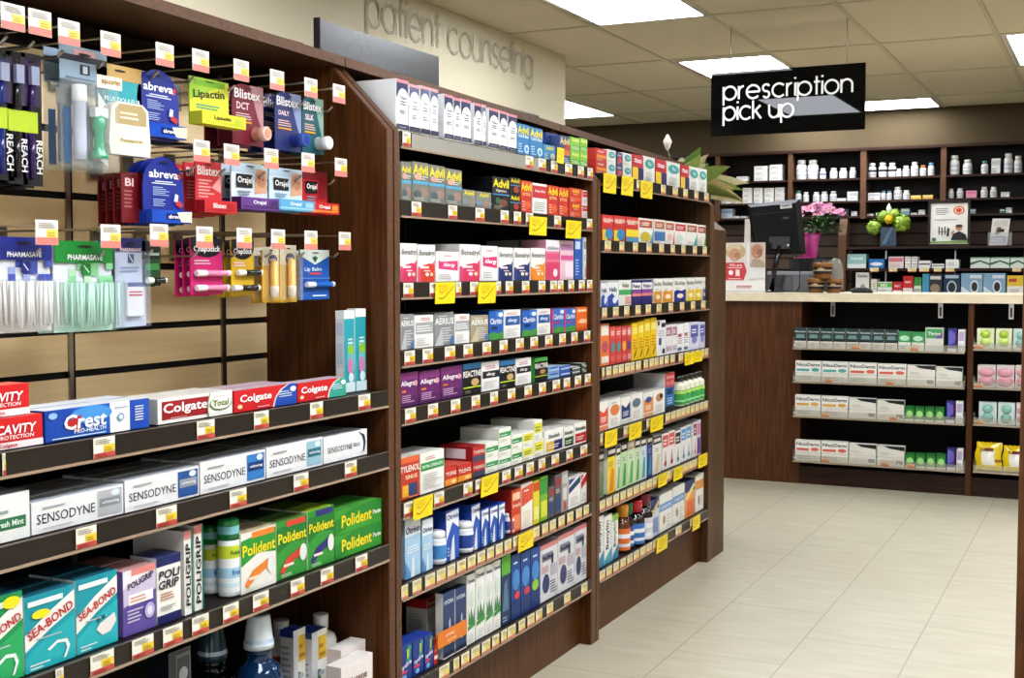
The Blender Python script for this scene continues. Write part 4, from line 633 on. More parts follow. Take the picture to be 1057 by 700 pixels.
# ------------------------------------------------------------------ near bay shelves
ZS1 = [z + LIP for z in Z1]; ZS2 = [z + LIP for z in Z2]; ZS3 = [z + LIP for z in Z3]
NB = ' of the near bay'
def sn(i, b): return SHELFNAME[i] + ', ' + b
shelf_row('upper toothpaste shelf', ZS1[0], [('cavity',-34,44,437,dict(d=.045)),('crest',45.5,153.5,425,dict(d=.045,rows=2)),('total',162,240,413,dict(d=.045,rows=2)),('colg_b',241,306,404,dict(d=.045,rows=2)),('colg_g',306.5,357,396,dict(d=.045)),('mouth_box',355,366,321,dict(d=.022,back=.03)),('mouth_box',366.5,378,319,dict(d=.022,back=.03))])
shelf_row('upper toothpaste shelf, resting on another box', ZS1[0], [('cavity',-46,31,403,dict(d=.045,z0=437,back=.008))])
shelf_row('toothpaste shelf below', ZS1[1], [('sens_f',-60,31,524,dict(d=.045,rows=2)),('sens_a',31.5,127.5,520,dict(d=.045,rows=3)),('sens_b',128,205.5,497,dict(d=.045,rows=3)),('sens_c',206,274,478,dict(d=.045,rows=3)),('sens_d',274.5,333,463,dict(d=.045,rows=3)),('sens_e',333.5,379,452,dict(d=.045,rows=3))])
shelf_row('denture shelf', ZS1[2], [('sea_g',-28,24.5,624,dict(d=.05,rows=2)),('sea_t',25,77.5,618,dict(d=.05,rows=2)),('sea_u',78,121.5,600,dict(d=.05,rows=2)),('poli_p',126.5,161,591,dict(d=.06,rows=2)),('poli_w',161.5,187,577,dict(d=.06)),('poli_t',190,199.5,549,dict(d=.12)),('poli_t',200.5,210.5,543,dict(d=.12)),('pold_o',248.5,285,552,dict(d=.06,rows=2)),('pold_r',285.5,317,540,dict(d=.06,rows=2)),('pold_b',317.5,345,529,dict(d=.06,rows=2)),('pold_p',345.5,394,529,dict(n=2,d=.05,rows=2))])
# denture cleaner foam cans
for i, (a, b, t) in enumerate(((210.5,224.5,541),(225,247.5,534))):
    x = XF - .036 - .045 * (1 - i); z = ZS1[2]; ya, yb = y_at(a, x + .02, z + .05), y_at(b, x + .02, z + .05); r = (.0205, .0215)[i]; h = hx((a+b)/2, t, x).z - z
    o = lathe_bottle('foam_can', ('white foam can with clear green cap beside the upright lettered boxes','white foam can with clear green cap beside the orange striped box')[i], 'foam can', (x, y_at((217.5, 236)[i], x, z + .08), z + .001),
        [(r*.94,0),(r,.004),(r,h*.70),(r*.96,h*.72)], '#e9f0f2', 'gloss', [(r*.98,h*.72),(r*.98,h*.95),(r*.9,h*.985),(r*.4,h)], '#1f8a4a', (r*1.01, h*.06, h*.66, '#eef3f4', [(.72,.99,'#c9d63a'),(.30,.52,'#a9d2ea'),(.1,.2,'#d0e4ee')]), rz=RZ, text=[('Polident',.84,r*1.5,'#3f7a2a'),('fresh',.42,r*1.3,'#2f6fae')])
    e = MB('card'); fr = (Vector((0, -r, 0)), Vector((1,0,0)), Vector((0,0,1)), Vector((0,-1,0)))
    q = MB('gloss'); q.lathe([(r*.985, h*.80),(r*.985,h*.90)], '#7fc0c8', 20, cap=False); q.obj('cap_emblem', o)
# bottom deck of the near bay
zb_ = ZS1[3]
for i, (px, t, dx, capc, lab) in enumerate(((267,634,.06,'#dfe9f2','dark blue mouthwash bottle with tall pale blue cap, bottom shelf'),(219,646,.155,'#33505f','dark mouthwash bottle with dark blue cap behind the pale capped one'))):
    x = XF - dx; y = y_at(px, x, .45); ztop = min(hx(px, t, x).z, .545); H = ztop - zb_; ch = .068
    o = lathe_bottle('mouthwash_bottle', lab, 'mouthwash bottle', (x, y, zb_ + .001),
       [(.044,0),(.048,.006),(.048,H*.52),(.040,H*.63),(.027,H-ch-.028),(.024,H-ch-.012),(.027,H-ch-.01),(.027,H-ch)], ('#12395f','#0c1722')[i], 'tintglass',
       [(.031,H-ch),(.031,H-ch+.012),(.0285,H-ch+.02),(.0235,H-.004),(.021,H)], capc, (.0485, H*.1, H*.5, '#1f4f8a', [(.6,.8,'#dfe8f2')]), rz=RZ, cap_cols=[capc, '#b9cbe0', capc, capc])
shelf_row('bottom shelf behind the mouthwash', zb_, [('biot_box',322,338,654,dict(d=.05,back=.085)),('biot_box',303,316,652,dict(d=.035,back=.10))], rows_default=1)
for i, (px, t, dx) in enumerate(((319.5,628,.19),(340.5,630,.145))):
    x = XF - dx; y = y_at(px, x, .4); H = min(hx(px, t, x).z, .548) - zb_; y = (2.255, 2.345)[i]
    lathe_bottle('rinse_bottle', ('white rinse bottle with printed cap at the back of the bottom shelf','white rinse bottle with red band beside the flat pink carton')[i], 'rinse bottle', (x, y, zb_ + .001),
       [(.034,0),(.036,.006),(.036,H*.68),(.032,H*.75),(.015,H*.80),(.015,H*.84)], '#efeeea', 'gloss', [(.0175,H*.83),(.0175,H)], '#f2f2f0', (.0368,H*.12,H*.62,'#eceef2',[(.82,1,'#c9484a'),(.0,.25,'#8fc0d8')]), rz=RZ, text=[('biotene',.55,.055,'#223a5a')])
shelf_row('bottom shelf, far corner', zb_, [('biot_flat',352,385,690,dict(d=.04,back=.0)),('biot_flat',352,394,672,dict(d=.04,back=.047))], rows_default=1)
x = XF - .07; ya = y_at(174, x, .45); yb = y_at(197, x, .45); zt_ = hx(185, 671, x).z
m = MB('gloss'); w_, h_ = yb - ya, zt_ - zb_; m.box(0, w_, 0, .05, 0, h_, '#17202b'); m.decals(FRONT(), w_, h_, [R_(.3,.2,.98,.97,'#5a6670'),R_(.36,.22,.92,.94,'#2a3440'),E_(.64,.82,.2,.05,'#aab4bc'),E_(.64,.62,.2,.05,'#aab4bc'),E_(.64,.42,.2,.05,'#8a949c')])
tag(m.obj('oral_care_kit', None, (x, ya, zb_ + .001), RZ), 'black boxed oral care kit with grey panel, bottom shelf', 'oral care kit')

# ------------------------------------------------------------------ pegs and hanging goods
XT = -1.55; XB = -1.82
TAGROWS = [[(11,18),(39,24),(69,34),(112,46),(168,57),(205,63),(247,73),(284,83),(319,91),(348,97)], [(206,156),(237,160),(278,164),(316,168),(350,173)], [(46,240),(112,244),(162,243),(209,245),(250,246),(285,247),(319,248),(354,249)]]
HOLDS = [['dark blue toothbrush packs','black and lime toothbrush packs','purple toothbrush packs','denture brush bags','tan and teal bottle card','upper round blue card','yellow-green folded card','maroon lip card','navy lip card','teal lip card'],
         ['middle red lip cards','red lip cards','purple oral gel card','pale blue oral gel card','red oral gel card'],
         ['blue headed floss bag','green headed floss bag','pale blue floss pouch','green lip balm card','pink lip balm card','gold lip balm card','gold tube cards','blue lip balm card']]
def flag_tag(parent, w, h, x, z, y):
    m = MB('card'); m.box(x - w/2, x + w/2, y - .0015, y, z - h/2, z + h/2, '#f1ece6')
    m.decals(FRONT(x - w/2, y - .0015, z - h/2), w, h, [R_(0,0,1,.30,'#dd8a80'),R_(.45,.3,.97,.62,'#f3dc6a'),L_(.1,.68,.85,.92,3,'#b9b2a8'),L_(.5,.36,.9,.55,2,'#c9a83a')]); m.obj('price_tag', parent)
HOOKZ = []
for r, row in enumerate(TAGROWS):
    for i, (px, py) in enumerate(row):
        p = hx(px, py, XT); o = empty('peg_hook', (XB + .005, p.y, p.z), RZ)
        tag(o, 'steel peg hook and price flag holding the ' + HOLDS[r][i], 'peg hook', 'peg hooks on the slat wall')
        yd = -(XT - XB - .005)     # local y of the flag
        m = MB('metal'); m.tube([(0, 0, .012), (0, yd + .006, .012), (0, yd - .002, .006)], .0022, '#c9c4bc'); m.obj('flag_arm', o)
        m = MB('metal'); m.tube([(.008, 0, -.035), (.008, yd + .03, -.035), (.008, yd + .018, -.026)], .0026, '#b5b0a8'); m.obj('prong', o)
        m = MB('metal'); m.box(-.012, .02, -.004, 0, -.045, .02, '#a9a49c'); m.obj('mounting_plate', o)
        flag_tag(o, .046, .040, 0, 0, yd - .004)
def outline(w, h, kind, n=12):
    if kind == 'dome': return [(0,0),(w,0),(w,h - w*.5)] + [(w/2 + w/2*math.cos(math.radians(180*i/n)), h - w*.5 + w*.5*math.sin(math.radians(180*i/n))) for i in range(1, n)] + [(0,h - w*.5)]
    if kind == 'round':
        r = w * .3; return [(0,0),(w,0)] + [(w - r + r*math.cos(math.radians(90*i/6)), h - r + r*math.sin(math.radians(90*i/6))) for i in range(7)] + [(r + r*math.cos(math.radians(90 + 90*i/6)), h - r + r*math.sin(math.radians(90 + 90*i/6))) for i in range(7)]
    return [(0,0),(w,0),(w,h),(0,h)]
def hang(name, lab, cat, px, py, kind, col, ds, extra=None, behind=0, xx=-1.585, rot=0, th=.003, beh_lab='', mat='card', dx=.014):
    """a card hung on its peg: px = (from, to), py = (top, bottom)"""
    a, b = px; t, bt = py; z = hx((a+b)/2, bt, xx).z; zt = hx((a+b)/2, t, xx).z
    ya, yb = y_at(a, xx, z), y_at(b, xx, z); w, h = yb - ya, zt - z
    m = MB(mat); pts = outline(w, h, kind); m.prism(pts, 0, th, 'y', col); m.mat = 'card' if mat == 'film' else mat; m.decals(FRONT(), w, h, ds)
    hl = max(.004, w * .09); m.decals(FRONT(), w, h, [('E', .5, 1 - .06 * (1 if kind != 'dome' else 1.4), .13, .012, '#2a2420')], lay=len(ds) + 2)
    o = m.obj(name, None, (xx, ya, z), RZ); o.rotation_euler = (0, rot, RZ)
    if rot: o.rotation_euler = Matrix.Rotation(RZ, 3, 'Z').to_euler()
    tag(o, lab, cat)
    if extra: extra(o, w, h)
    for k in range(behind):
        c = copy_tree(o); c.location.x -= dx * (k + 1); c.location.z -= .002 * (k + 1)
        tag(c, f'{beh_lab or lab}, {ORD[k+1]} back on its peg', cat)
    return o
def jar(px_, pz, r, col, col2, ln=.03):
    def f(o, w, h):
        m = MB('gloss'); m.lathe([(r*.96, -.002),(r,.004),(r,ln*.55),(r*1.02,ln*.56),(r*1.02,ln),(r*.9,ln+.002)], col, 20, w*px_, -.0005, h*pz, axis='y', cols=[col,col,col,col2,col2,col2]); m.lathe([(r*.6,ln+.0025),(r*.55,ln+.003)], col, 20, w*px_, -.0005, h*pz, axis='y'); m.obj('jar', o)
    return f
def ledge(c1, c2, txt, tcol, hh=.22, dd=.022, ex=.08):
    def f(o, w, h):
        m = MB('card'); m.box(-.0, w*(1 + ex), -dd, -.0008, 0, h*hh, c1, cols={'top': c2, 'left': c2})
        m.decals(FRONT(0, -dd, 0), w*(1+ex), h*hh, [R_(.05,.15,.95,.30,c2), T_(txt,.45,.58,.4,tcol,h=.4), R_(.72,.35,.93,.8,c2)]); m.obj('tray_box', o)
    return f
def tube_h(lst, r):
    def f(o, w, h):
        for x0, x1, pz, c1, c2 in lst:
            m = MB('gloss'); L_n = (x1 - x0) * w
            m.lathe([(r*.85,0),(r,.002),(r,L_n*.30),(r*.93,L_n*.31),(r*.93,L_n*.9),(r*.98,L_n*.91),(r*.98,L_n*.995),(r*.8,L_n)], c1, 14, -r - .0005, h*pz, 0, axis='x') if False else None
            n = 14; prof = [(r*.85,0),(r,.002),(r,L_n*.28),(r*.93,L_n*.29),(r*.93,L_n*.9),(r*.98,L_n*.91),(r*.98,L_n*.995),(r*.8,L_n)]; cols = [c2,c2,c2,c1,c1,c2,c2,c2]
            o_ = len(m.v)
            for rr, z in prof:
                for i in range(n):
                    t = 2*math.pi*i/n; m.v.append((x0*w + z, -r - .001 + rr*math.cos(t), h*pz + rr*math.sin(t)))
            for j in range(len(prof)-1):
                for i in range(n):
                    q = (i+1) % n; m.face((o_+j*n+i, o_+j*n+q, o_+(j+1)*n+q, o_+(j+1)*n+i), cols[j], 'gloss', True)
            m.face(tuple(o_+i for i in range(n)), c2); m.face(tuple(o_+(len(prof)-1)*n+i for i in reversed(range(n))), c2); m.obj('lip_balm_stick', o)
    return f
# toothbrush packs
def brush_extra(c):
    def f(o, w, h):
        m = MB('gloss'); m.tube([(w*.35,-.005,h*.05),(w*.35,-.006,h*.39)], [.004,.005], c); m.obj('brush_handle', o); m = MB('gloss'); m.tube([(w*.35,-.005,h*.57),(w*.42,-.005,h*.78)], [.004,.003], c); m.box(w*.3,w*.7,-.010,-.002,h*.76,h*.9,'#9aa0b8','gloss'); m.obj('brush_head', o)
    return f
for px, py, c, lab in (((-8,14.5),(52,186),'#1d2f7a','dark blue toothbrush pack with lime band'),((9,29),(54,190),'#15151c','black toothbrush pack with lime band'),((24.5,44.5),(56,192),'#3b1f5c','purple toothbrush pack with lime band')):
    hang('toothbrush_pack', lab, 'toothbrush pack', px, py, 'rect', '#131318', [R_(0,.40,.78,.56,'#b8d02c'),R_(.12,.05,.6,.4,c),R_(.1,.6,.7,.95,c),R_(.7,.6,.98,.97,'#3a3048'),T_('REACH',.80,.22,1.35,'#f0f0f0',r=-90,h=1)], brush_extra(c), 2, xx=-1.60, beh_lab=lab, dx=.02)
# denture brush bags
def bag_extra(o, w, h):
    m = MB('gloss'); m.lathe([(.010,0),(.0115,.02),(.0105,h*.46),(.0125,h*.47),(.0125,h*.60),(.010,h*.605)], '#e6e9f2', 14, w*.30, -.011, h*.08, cols=['#cfd6ea','#cfd6ea','#cfd6ea','#f4f4f6','#f4f4f6','#f4f4f6']); m.obj('paste_tube', o)
    m = MB('gloss'); m.lathe([(.016,0),(.014,.006),(.009,.02),(.008,h*.22),(.012,h*.26),(.012,h*.34),(.006,h*.36)], '#2fae7a', 14, w*.68, -.013, h*.10); m.box(w*.55,w*.82,-.02,-.006,h*.44,h*.52,'#e9f2ee','gloss'); m.obj('brush', o)
    m = MB('film'); m.prism([(0,.004),(w,0),(w,h*.72),(0,h*.72)], -.026, -.0008, 'y', '#dfe6ea'); m.obj('bag', o)
hang('denture_brush_bag', 'clear bag with white tube and green denture brush', 'denture brush bag', (63,112), (50,176), 'rect', '#8d989c', [R_(0,.72,1,1,'#8fa3b5'),R_(0,.88,1,.93,'#2a2c38'),R_(.3,.93,.75,.98,'#d9a5a5'),R_(.42,.78,.62,.86,'#1d2128'),R_(.47,.79,.57,.85,'#c9d2da'),L_(.1,.735,.9,.765,1,'#5a6a86'),P_([(.8,.1),(.98,.05),(.98,.55),(.78,.66)],'#dfe6e4'),R_(.05,.05,.2,.5,'#35608f')], bag_extra, 1, beh_lab='clear denture brush bag', dx=.035, mat='film')
def bottle_extra(o, w, h):
    m = MB('gloss'); m.prism([(w*.1,0),(w*.98,0),(w*1.0,h*.12),(w*.95,h*.52),(w*.82,h*.58),(w*.25,h*.58),(w*.12,h*.52),(w*.06,h*.12)], -.02, -.001, 'y', '#eeeadd')
    m.decals(FRONT(0,-.02,0), w, h, [P_([(.2,.34),(.9,.34),(.9,.5),(.8,.56),(.3,.56),(.2,.5)],'#c2ad82'),L_(.3,.4,.8,.5,2,'#efe6d0'),T_('Polysporin',.55,.16,.5,'#b9a04a',h=.05)]); m.obj('bottle', o)
hang('bottle_card', 'teal and tan card carrying a white lotion bottle', 'bottle card', (101,147), (68,161), 'round', '#2fa3ae', [R_(0,.84,1,1,'#c9a765'),R_(.0,.72,.55,.86,'#efe9d9'),T_('sporin',.3,.79,.42,'#b58a3a',h=.08),T_('PLUS DOULEUR',.55,.62,.8,'#d9f0f0',h=.05)], bottle_extra, 0)
def abr(lab, px, py, beh):
    def ex(o, w, h):
        m = MB('gloss'); m.box(w*.05,w*1.02,-.016,-.001,h*.01,h*.2,'#1f55c0','film' if False else 'gloss', cols={'top':'#5f8fe0'}); m.decals(FRONT(w*.05,-.016,h*.01), w*.97, h*.19, [R_(.35,.25,.75,.75,'#0f2f7a'),T_('abreva',.55,.5,.3,'#fff',h=.3),P_([(.72,.1),(1,.1),(1,.95),(.62,.85)],'#efe9cf')]); m.obj('tube_blister', o)
    hang('cold_sore_card', lab, 'cold sore card', px, py, 'dome', '#1a2f93', [T_('abreva',.5,.74,.72,'#ffffff',s=.05,h=.12),P_([(.83,.73),(.90,.77),(.93,.72),(.88,.66),(.83,.68),(.89,.70)],'#d5404a'),R_(.28,.62,.72,.635,'#dfe6f8'),R_(.2,.59,.8,.605,'#dfe6f8'),L_(.22,.42,.62,.56,5,'#a9bdea'),L_(.22,.26,.55,.38,4,'#a9bdea'),P_([(.75,.3),(.82,.38),(.97,.3),(.9,.24)],'#c03a4a'),P_([(.72,.34),(.76,.46),(.84,.44),(.82,.34)],'#cfd6ea')], ex, beh, beh_lab='round-topped blue cold sore card, ' + ('upper' if py[0] < 100 else 'lower') + ' row', dx=.021)
abr('round-topped blue cold sore card in the upper row', (142,185), (72,143), 1); abr('round-topped blue cold sore card in the second row', (148,190), (162,231), 2)
hang('cold_sore_box', 'yellow-green folded cold sore display card', 'cold sore card', (196,236), (82,131), 'rect', '#a8d03a', [P_([(0,0),(0,.5),(1,1),(1,0)],'#d8dc3a'),R_(.1,.84,.9,.96,'#7fb52f'),T_('Lipactin',.48,.66,.8,'#2a3a1a',h=.22,r=4),L_(.15,.36,.85,.48,2,'#4fa08a')], ledge('#e3dc2f','#c9d03a','Lipactin','#3a3f1a',.26,.03,.14), 0)
def blx(lab, px, py, c, c2, jc, jl, beh, t2='DCT'): hang('lip_balm_card', lab, 'lip balm card', px, py, 'round', c, [P_([(.55,1),(1,1),(1,.2),(.8,.5)],c2),T_('Blistex',.48,.84,.84,'#f6f2f4',h=.16),T_(t2,.32,.64,.4,'#f6dfe2',h=.12),L_(.1,.42,.6,.54,3,'#e0c0b8'),R_(.1,.36,.6,.39,'#e8a83a')], jar(.72,.2,.0145,jc,jl), beh, beh_lab=lab, dx=.034)
blx('maroon lip balm card with pinkish jar', (240,272), (88,150), '#7a1f33', '#b98a8f', '#e0a08f', '#e9c0b0', 2); blx('navy lip balm card with blue jar', (284,311), (96,156), '#2a3570', '#8f9cc4', '#2f4aa0', '#3f5ab0', 2, 'DAILY'); blx('teal lip balm card with white jar', (312,334), (101,159), '#1f5f6a', '#8ab0a0', '#e6e9ec', '#f1f1f1', 1, 'SILK')
hang('lip_balm_card', 'maroon lip card beside the lower round blue card', 'lip balm card', (126,148), (178,230), 'rect', '#7a1a22', [T_('Bl',.35,.8,.4,'#e9cfd0',h=.16),L_(.1,.3,.5,.68,5,'#b06a6a')], None, 3, xx=-1.60, beh_lab='maroon lip card beside the lower round blue card', dx=.018)
hang('lip_balm_card', 'bright red lip ointment card above a small red tray', 'lip balm card', (202,229), (167,220), 'rect', '#d0323a', [T_('Blistex',.5,.82,.86,'#fbeeee',h=.18),L_(.1,.3,.7,.68,6,'#f0b0a8'),P_([(.6,.5),(.95,.75),(.95,.4)],'#e9a0a0')], ledge('#c9262e','#b01f28','Blistex','#fbeeee',.24,.022,.25), 3, beh_lab='bright red lip ointment card', dx=.027)
def oraj(lab, px, py, c, c2, lc, lc2, beh, face): hang('oral_gel_card', lab, 'oral gel card', px, py, 'rect', c, [R_(0,.8,1,1,'#bcd0e0' if face else '#7a1f28'),P_([(.62,.35),(.68,.9),(.98,.9),(.98,.4)],'#d9a98a' if face else c2),E_(.82,.68,.13,.18,'#c98f72' if face else c2),E_(.78,.7,.02,.02,'#3a2a22') if face else R_(.1,.1,.2,.15,c2),E_(.87,.68,.02,.02,'#3a2a22') if face else R_(.1,.1,.2,.15,c2),R_(.12,.48,.56,.76,'#15151a'),T_('Orajel',.34,.62,.4,'#f6f6f6',h=.18),L_(.15,.32,.55,.44,2,'#8a9ab0')], ledge(lc, lc2, 'Orajel', '#f6f6fa', .26, .024, .12), beh, beh_lab=lab, dx=.029)
oraj('pale oral gel card with purple tray', (239,276), (169,217), '#dbe6ee', '#c9a', '#6a3a8a', '#4a2a6a', 1, True); oraj('pale blue oral gel card with blue tray', (278,312), (174,218), '#cfe2ef', '#c9a', '#5fa8d0', '#9fcfe6', 1, True); oraj('red oral gel card with red and orange tray', (312,338), (177,221), '#b5232c', '#8a1a22', '#c92f2a', '#ef9a3a', 1, False)
# floss pick bags
def floss_extra(c, tint):
    def f(o, w, h):
        m = MB('gloss'); rr = random.Random(3)
        for i in range(44):
            x = w*.06 + w*.88*i/43; d = -.004 - .02*rr.random(); m.tube([(x, d, h*.05 + .01*rr.random()), (x + .003*rr.uniform(-1,1), d, h*.54)], .0024, c, 5)
        m.obj('floss_picks', o)['kind'] = 'stuff'
        m = MB('film'); n = 10; pts = [(0,h*.02)] + [(w*i/n, h*(.0 + .02*(i % 2))) for i in range(1, n)] + [(w,h*.02),(w*1.02,h*.3),(w,h*.56),(0,h*.56),(-w*.02,h*.3)]
        m.prism(pts, -.03, -.0008, 'y', tint); m.obj('bag', o)
    return f
def checks(c, c2):
    out = []
    rr = random.Random(5)
    for i in range(8):
        for j in range(3):
            k = rr.random()
            if k < .55: out.append(R_(i/8, .54 + j*.0733, (i+1)/8, .6133 + j*.0733, c if k < .3 else c2))
    return out
def floss(lab, px, py, hc, c1, c2, fc, tint, beh): hang('floss_pick_bag', lab, 'floss bag', px, py, 'rect', '#dfe3ec', [R_(0,0,1,.54,fc)] + checks(c1, c2) + [R_(0,.76,1,1,hc),T_('PHARMASAVE',.5,.82,.6,'#f4f6fa',h=.07),R_(.45,.63,.6,.75,hc),P_([(.47,.73),(.49,.73),(.58,.65),(.56,.65)],'#e9eef4')], floss_extra(fc, tint), beh, beh_lab=lab, dx=.034)
floss('blue headed bag of white floss picks', (-6,53), (245,343), '#25308a', '#4a5cb0', '#9fabd6', '#f2f2f0', '#eeeeee', 1); floss('green headed bag of pale green floss picks', (56,116), (249,342), '#1f8a3a', '#8fcf9a', '#b9e0bd', '#c4ecdc', '#d9f2e6', 1)
def pouch(o, w, h):
    m = MB('film'); m.prism([(w*.0,0),(w,0),(w,h*.86),(0,h*.86)], -.012, -.0008, 'y', '#cfd9ee'); m.obj('bag', o); m = MB('gloss'); m.box(w*.25,w*.8,-.009,-.0015,h*.12,h*.5,'#e4e6ea','gloss'); m.decals(FRONT(w*.25,-.009,h*.12), w*.55, h*.38, [R_(.1,.6,.9,.65,'#c9606a'),R_(.1,.7,.9,.74,'#c9606a'),R_(0,.88,1,1,'#5a6a9a')]); m.obj('floss_box', o)
hang('floss_pouch', 'pale blue floss pouch with navy header', 'floss bag', (120,151), (246,337), 'rect', '#c6d0e4', [R_(0,.84,1,1,'#23285f'),T_('PHARMASAVE',.5,.87,.7,'#f0d0d4',h=.04),R_(.4,.72,.6,.82,'#1d2a66'),P_([(.42,.81),(.45,.81),(.58,.73),(.55,.73)],'#e9eef4'),L_(.15,.62,.85,.7,2,'#7f8fb5')], pouch, 2, beh_lab='pale blue floss pouch', dx=.02)
hang('lip_balm_card', 'dark green lip balm card partly behind the pouch', 'lip balm card', (147,166), (249,295), 'rect', '#1f4a28', [R_(0,.6,1,1,'#15201a'),T_('medicated',.5,.72,.8,'#cfe0cf',h=.14),R_(.1,.35,.9,.5,'#3f8a4a')], tube_h([(.1,1.1,.12,'#1c2a20','#e9e9e2')], .006), 1, beh_lab='dark green lip balm card')
def chap(lab, px, py, c, c2, sticks, beh): hang('lip_balm_card', lab, 'lip balm card', px, py, 'rect', c, [E_(.5,.86,.5,.2,'#15121a'),R_(0,.82,1,1,'#15121a'),T_('ChapStick',.5,.80,.84,'#f4f0f2',h=.14,s=.15),L_(.1,.54,.8,.64,2,'#f4d0de')], tube_h(sticks, .0065), beh, beh_lab=lab, dx=.018)
chap('bright pink lip balm card with two sticks', (197,230), (246,304), '#cf2a7a', '#a81f60', [(.08,1.12,.38,'#e58ab0','#f0e9ec'),(.08,1.08,.12,'#e58ab0','#f0e9ec')], 2); chap('gold lip balm card with two black sticks', (239,262), (249,305), '#d9b32f', '#b8922a', [(.15,1.22,.42,'#23231f','#efece2'),(-.05,1.1,.14,'#23231f','#efece2')], 2)
def tubes_v(o, w, h):
    m = MB('gloss'); m.lathe([(.009,0),(.0095,.02),(.0095,h*.18),(.0085,h*.19),(.0085,h*.62),(.004,h*.66)], '#e5a62f', 14, w*.5, -.010, h*.1, cols=['#f2efe6']*3+['#e8ae3a']*3); m.obj('lip_balm_tube', o)
    m = MB('film'); m.prism([(w*.08,h*.04),(w*.92,h*.04),(w*.92,h*.86),(w*.08,h*.86)], -.021, -.0008, 'y', '#f4e6c4'); m.obj('blister', o)
for i, (px, py) in enumerate((((271,288),(255,312)),((289,306),(253,312)))):
    hang('lip_balm_card', ('gold lip tube card nearer the gold and black card','gold lip tube card touching the blue card')[i], 'lip balm card', px, py, 'round', '#d9a838', [R_(0,.66,1,1,'#d9d2bd'),E_(.62,.76,.28,.1,'#23285f'),T_('NIVEA',.62,.76,.4,'#f4f4f8',h=.06),R_(.0,.0,1,.06,'#c9a02a')], tubes_v, 1, beh_lab='gold lip tube card, ' + ('first' if i == 0 else 'second') + ' pair', dx=.025)
hang('lip_balm_card', 'blue lip balm card with pale heart top', 'lip balm card', (310,340), (258,309), 'rect', '#2560b5', [P_([(0,1),(0,.88),(.5,.7),(1,.88),(1,1)],'#d4dcd4'),P_([(.4,.84),(.5,.74),(.6,.84),(.5,.88)],'#2f6a5a'),T_('Lip Balm',.42,.6,.7,'#cfe2f4',h=.1),R_(.3,.5,.7,.54,'#c9485a'),L_(.4,.06,.95,.12,1,'#dfe8f4'),R_(0,.42,1,.435,'#7fa8dd')], tube_h([(.12,1.05,.30,'#2f6fc4','#e6e9ee')], .0065), 1)

# ------------------------------------------------------------------ middle bay goods
A = lambda v, o=400, k=4.795: o + v / k
def rows(place, z, base, k, o0, lst, **kw): shelf_row(place, z, [(key, o0 + a / k, o0 + b / k, base + t / k, *(r)) for key, a, b, t, *r in lst], **kw)
MBN = 'middle bay'
rows(sn(0,MBN), ZS2[0], 70, 4.795, 400, [('eyed',40,103,52),('eyed_plain',104,158,78),('eyed_plain',159,208,86),('eyed_plain',209,250,100),('eyed',278,324,128,dict(d=.14)),('eyed',325,360,146),('eyed',361,412,152),('eyed',426,466,172,dict(d=.13)),('eyed_plain',467,486,182),('eyed',498,550,196,dict(d=.12)),('eyed',551,592,212),('eyed',593,640,226),('adv_cold',641,702,272),('adv_cold',703,769,290),('adv_cold_s',770,832,376),('adv_navor',851,903,332),('adv_green',905,952,340,dict(n=2)),('adv_green',953,1003,346,dict(n=2))], depth=.11)
rows(sn(0,MBN) + ', on the small blue box', ZS2[0], 70, 4.795, 400, [('blue_plain',787,838,318,dict(z0=147.8,back=.03,d=.06))])
rows(sn(1,MBN), ZS2[1], 70, 4.795, 400, [('adv_grey',66,118,462),('adv_grey',123,203,462),('adv_grey',204,285,478),('adv_grey',287,368,497),('adv_grey_s',370,435,600),('adv_grey_s',437,515,610),('adv_blk',518,603,536),('adv_blk_s',604,657,540,dict(n=2)),('adv_red',659,714,556),('red_w',716,790,568),('adv_red',792,844,580),('adv_red',845,895,590),('adv_red',898,962,592,dict(n=2)),('red_w',964,1008,606,dict(n=2))], depth=.09)
rows(sn(2,MBN), ZS2[2], 160, 4.795, 400, [('ben_p',62,147,436),('ben_r',149,237,443),('pink_w',239,354,477),('ben_p',356,460,441),('pink_w',462,546,449),('ben_n',548,621,457),('ben_n',625,705,460),('ben_o',708,781,460),('pink',783,851,420),('pink2',853,921,422),('navy_c',924,966,402),('white_c',969,1006,408)], depth=.08)
rows(sn(2,MBN), ZS2[2], 160, 4.795, 400, [('grey_hid',264,352,440,dict(back=.09)),('grey_hid',640,705,424,dict(back=.09)),('grey_hid',712,778,420,dict(back=.09))])
rows(sn(3,MBN), ZS2[3], 290, 4.795, 400, [('aer',62,130,168),('wgrey',132,228,173),('aer',230,329,160),('wgrey',331,406,168),('aer_g',409,499,174),('clar',501,573,150),('wblue',575,659,147),('clar',664,739,148),('wblue',740,806,142),('clar_p',813,874,139),('clar_p',876,931,138),('orange_d',934,992,132)], depth=.08)
rows(sn(4,MBN), ZS2[4], 290, 4.795, 400, [('alleg',60,151,460),('alleg',155,259,452),('alleg',263,369,432),('react',372,463,414),('wblack',465,554,406),('react',555,632,398),('wblack',634,711,388),('react_g',728,792,385),('low_b',794,852,426,dict(n=2)),('low_n',854,906,424,dict(n=2)),('low_k',909,957,430,dict(n=2)),('low_g',959,1000,410,dict(n=2))], depth=.085)
rows(sn(5,MBN), ZS2[5], 420, 4.795, 400, [('tyl',60,159,260,dict(d=.09)),('wgreen',161,281,236,dict(d=.09)),('motr',283,344,303),('motr',346,417,293),('motr_b',420,482,202,dict(n=2,d=.1)),('wg_s',485,549,186,dict(n=2,d=.1)),('wg_s',551,612,186,dict(n=2)),('wg_s',614,667,142,dict(n=2)),('wy_s',669,722,130,dict(n=2)),('wy_s',724,774,168,dict(n=1)),('sin_n',776,869,124,dict(d=.12)),('sin_g',871,921,105,dict(d=.12)),('sin_r',923,995,84,dict(d=.12))], depth=.08)
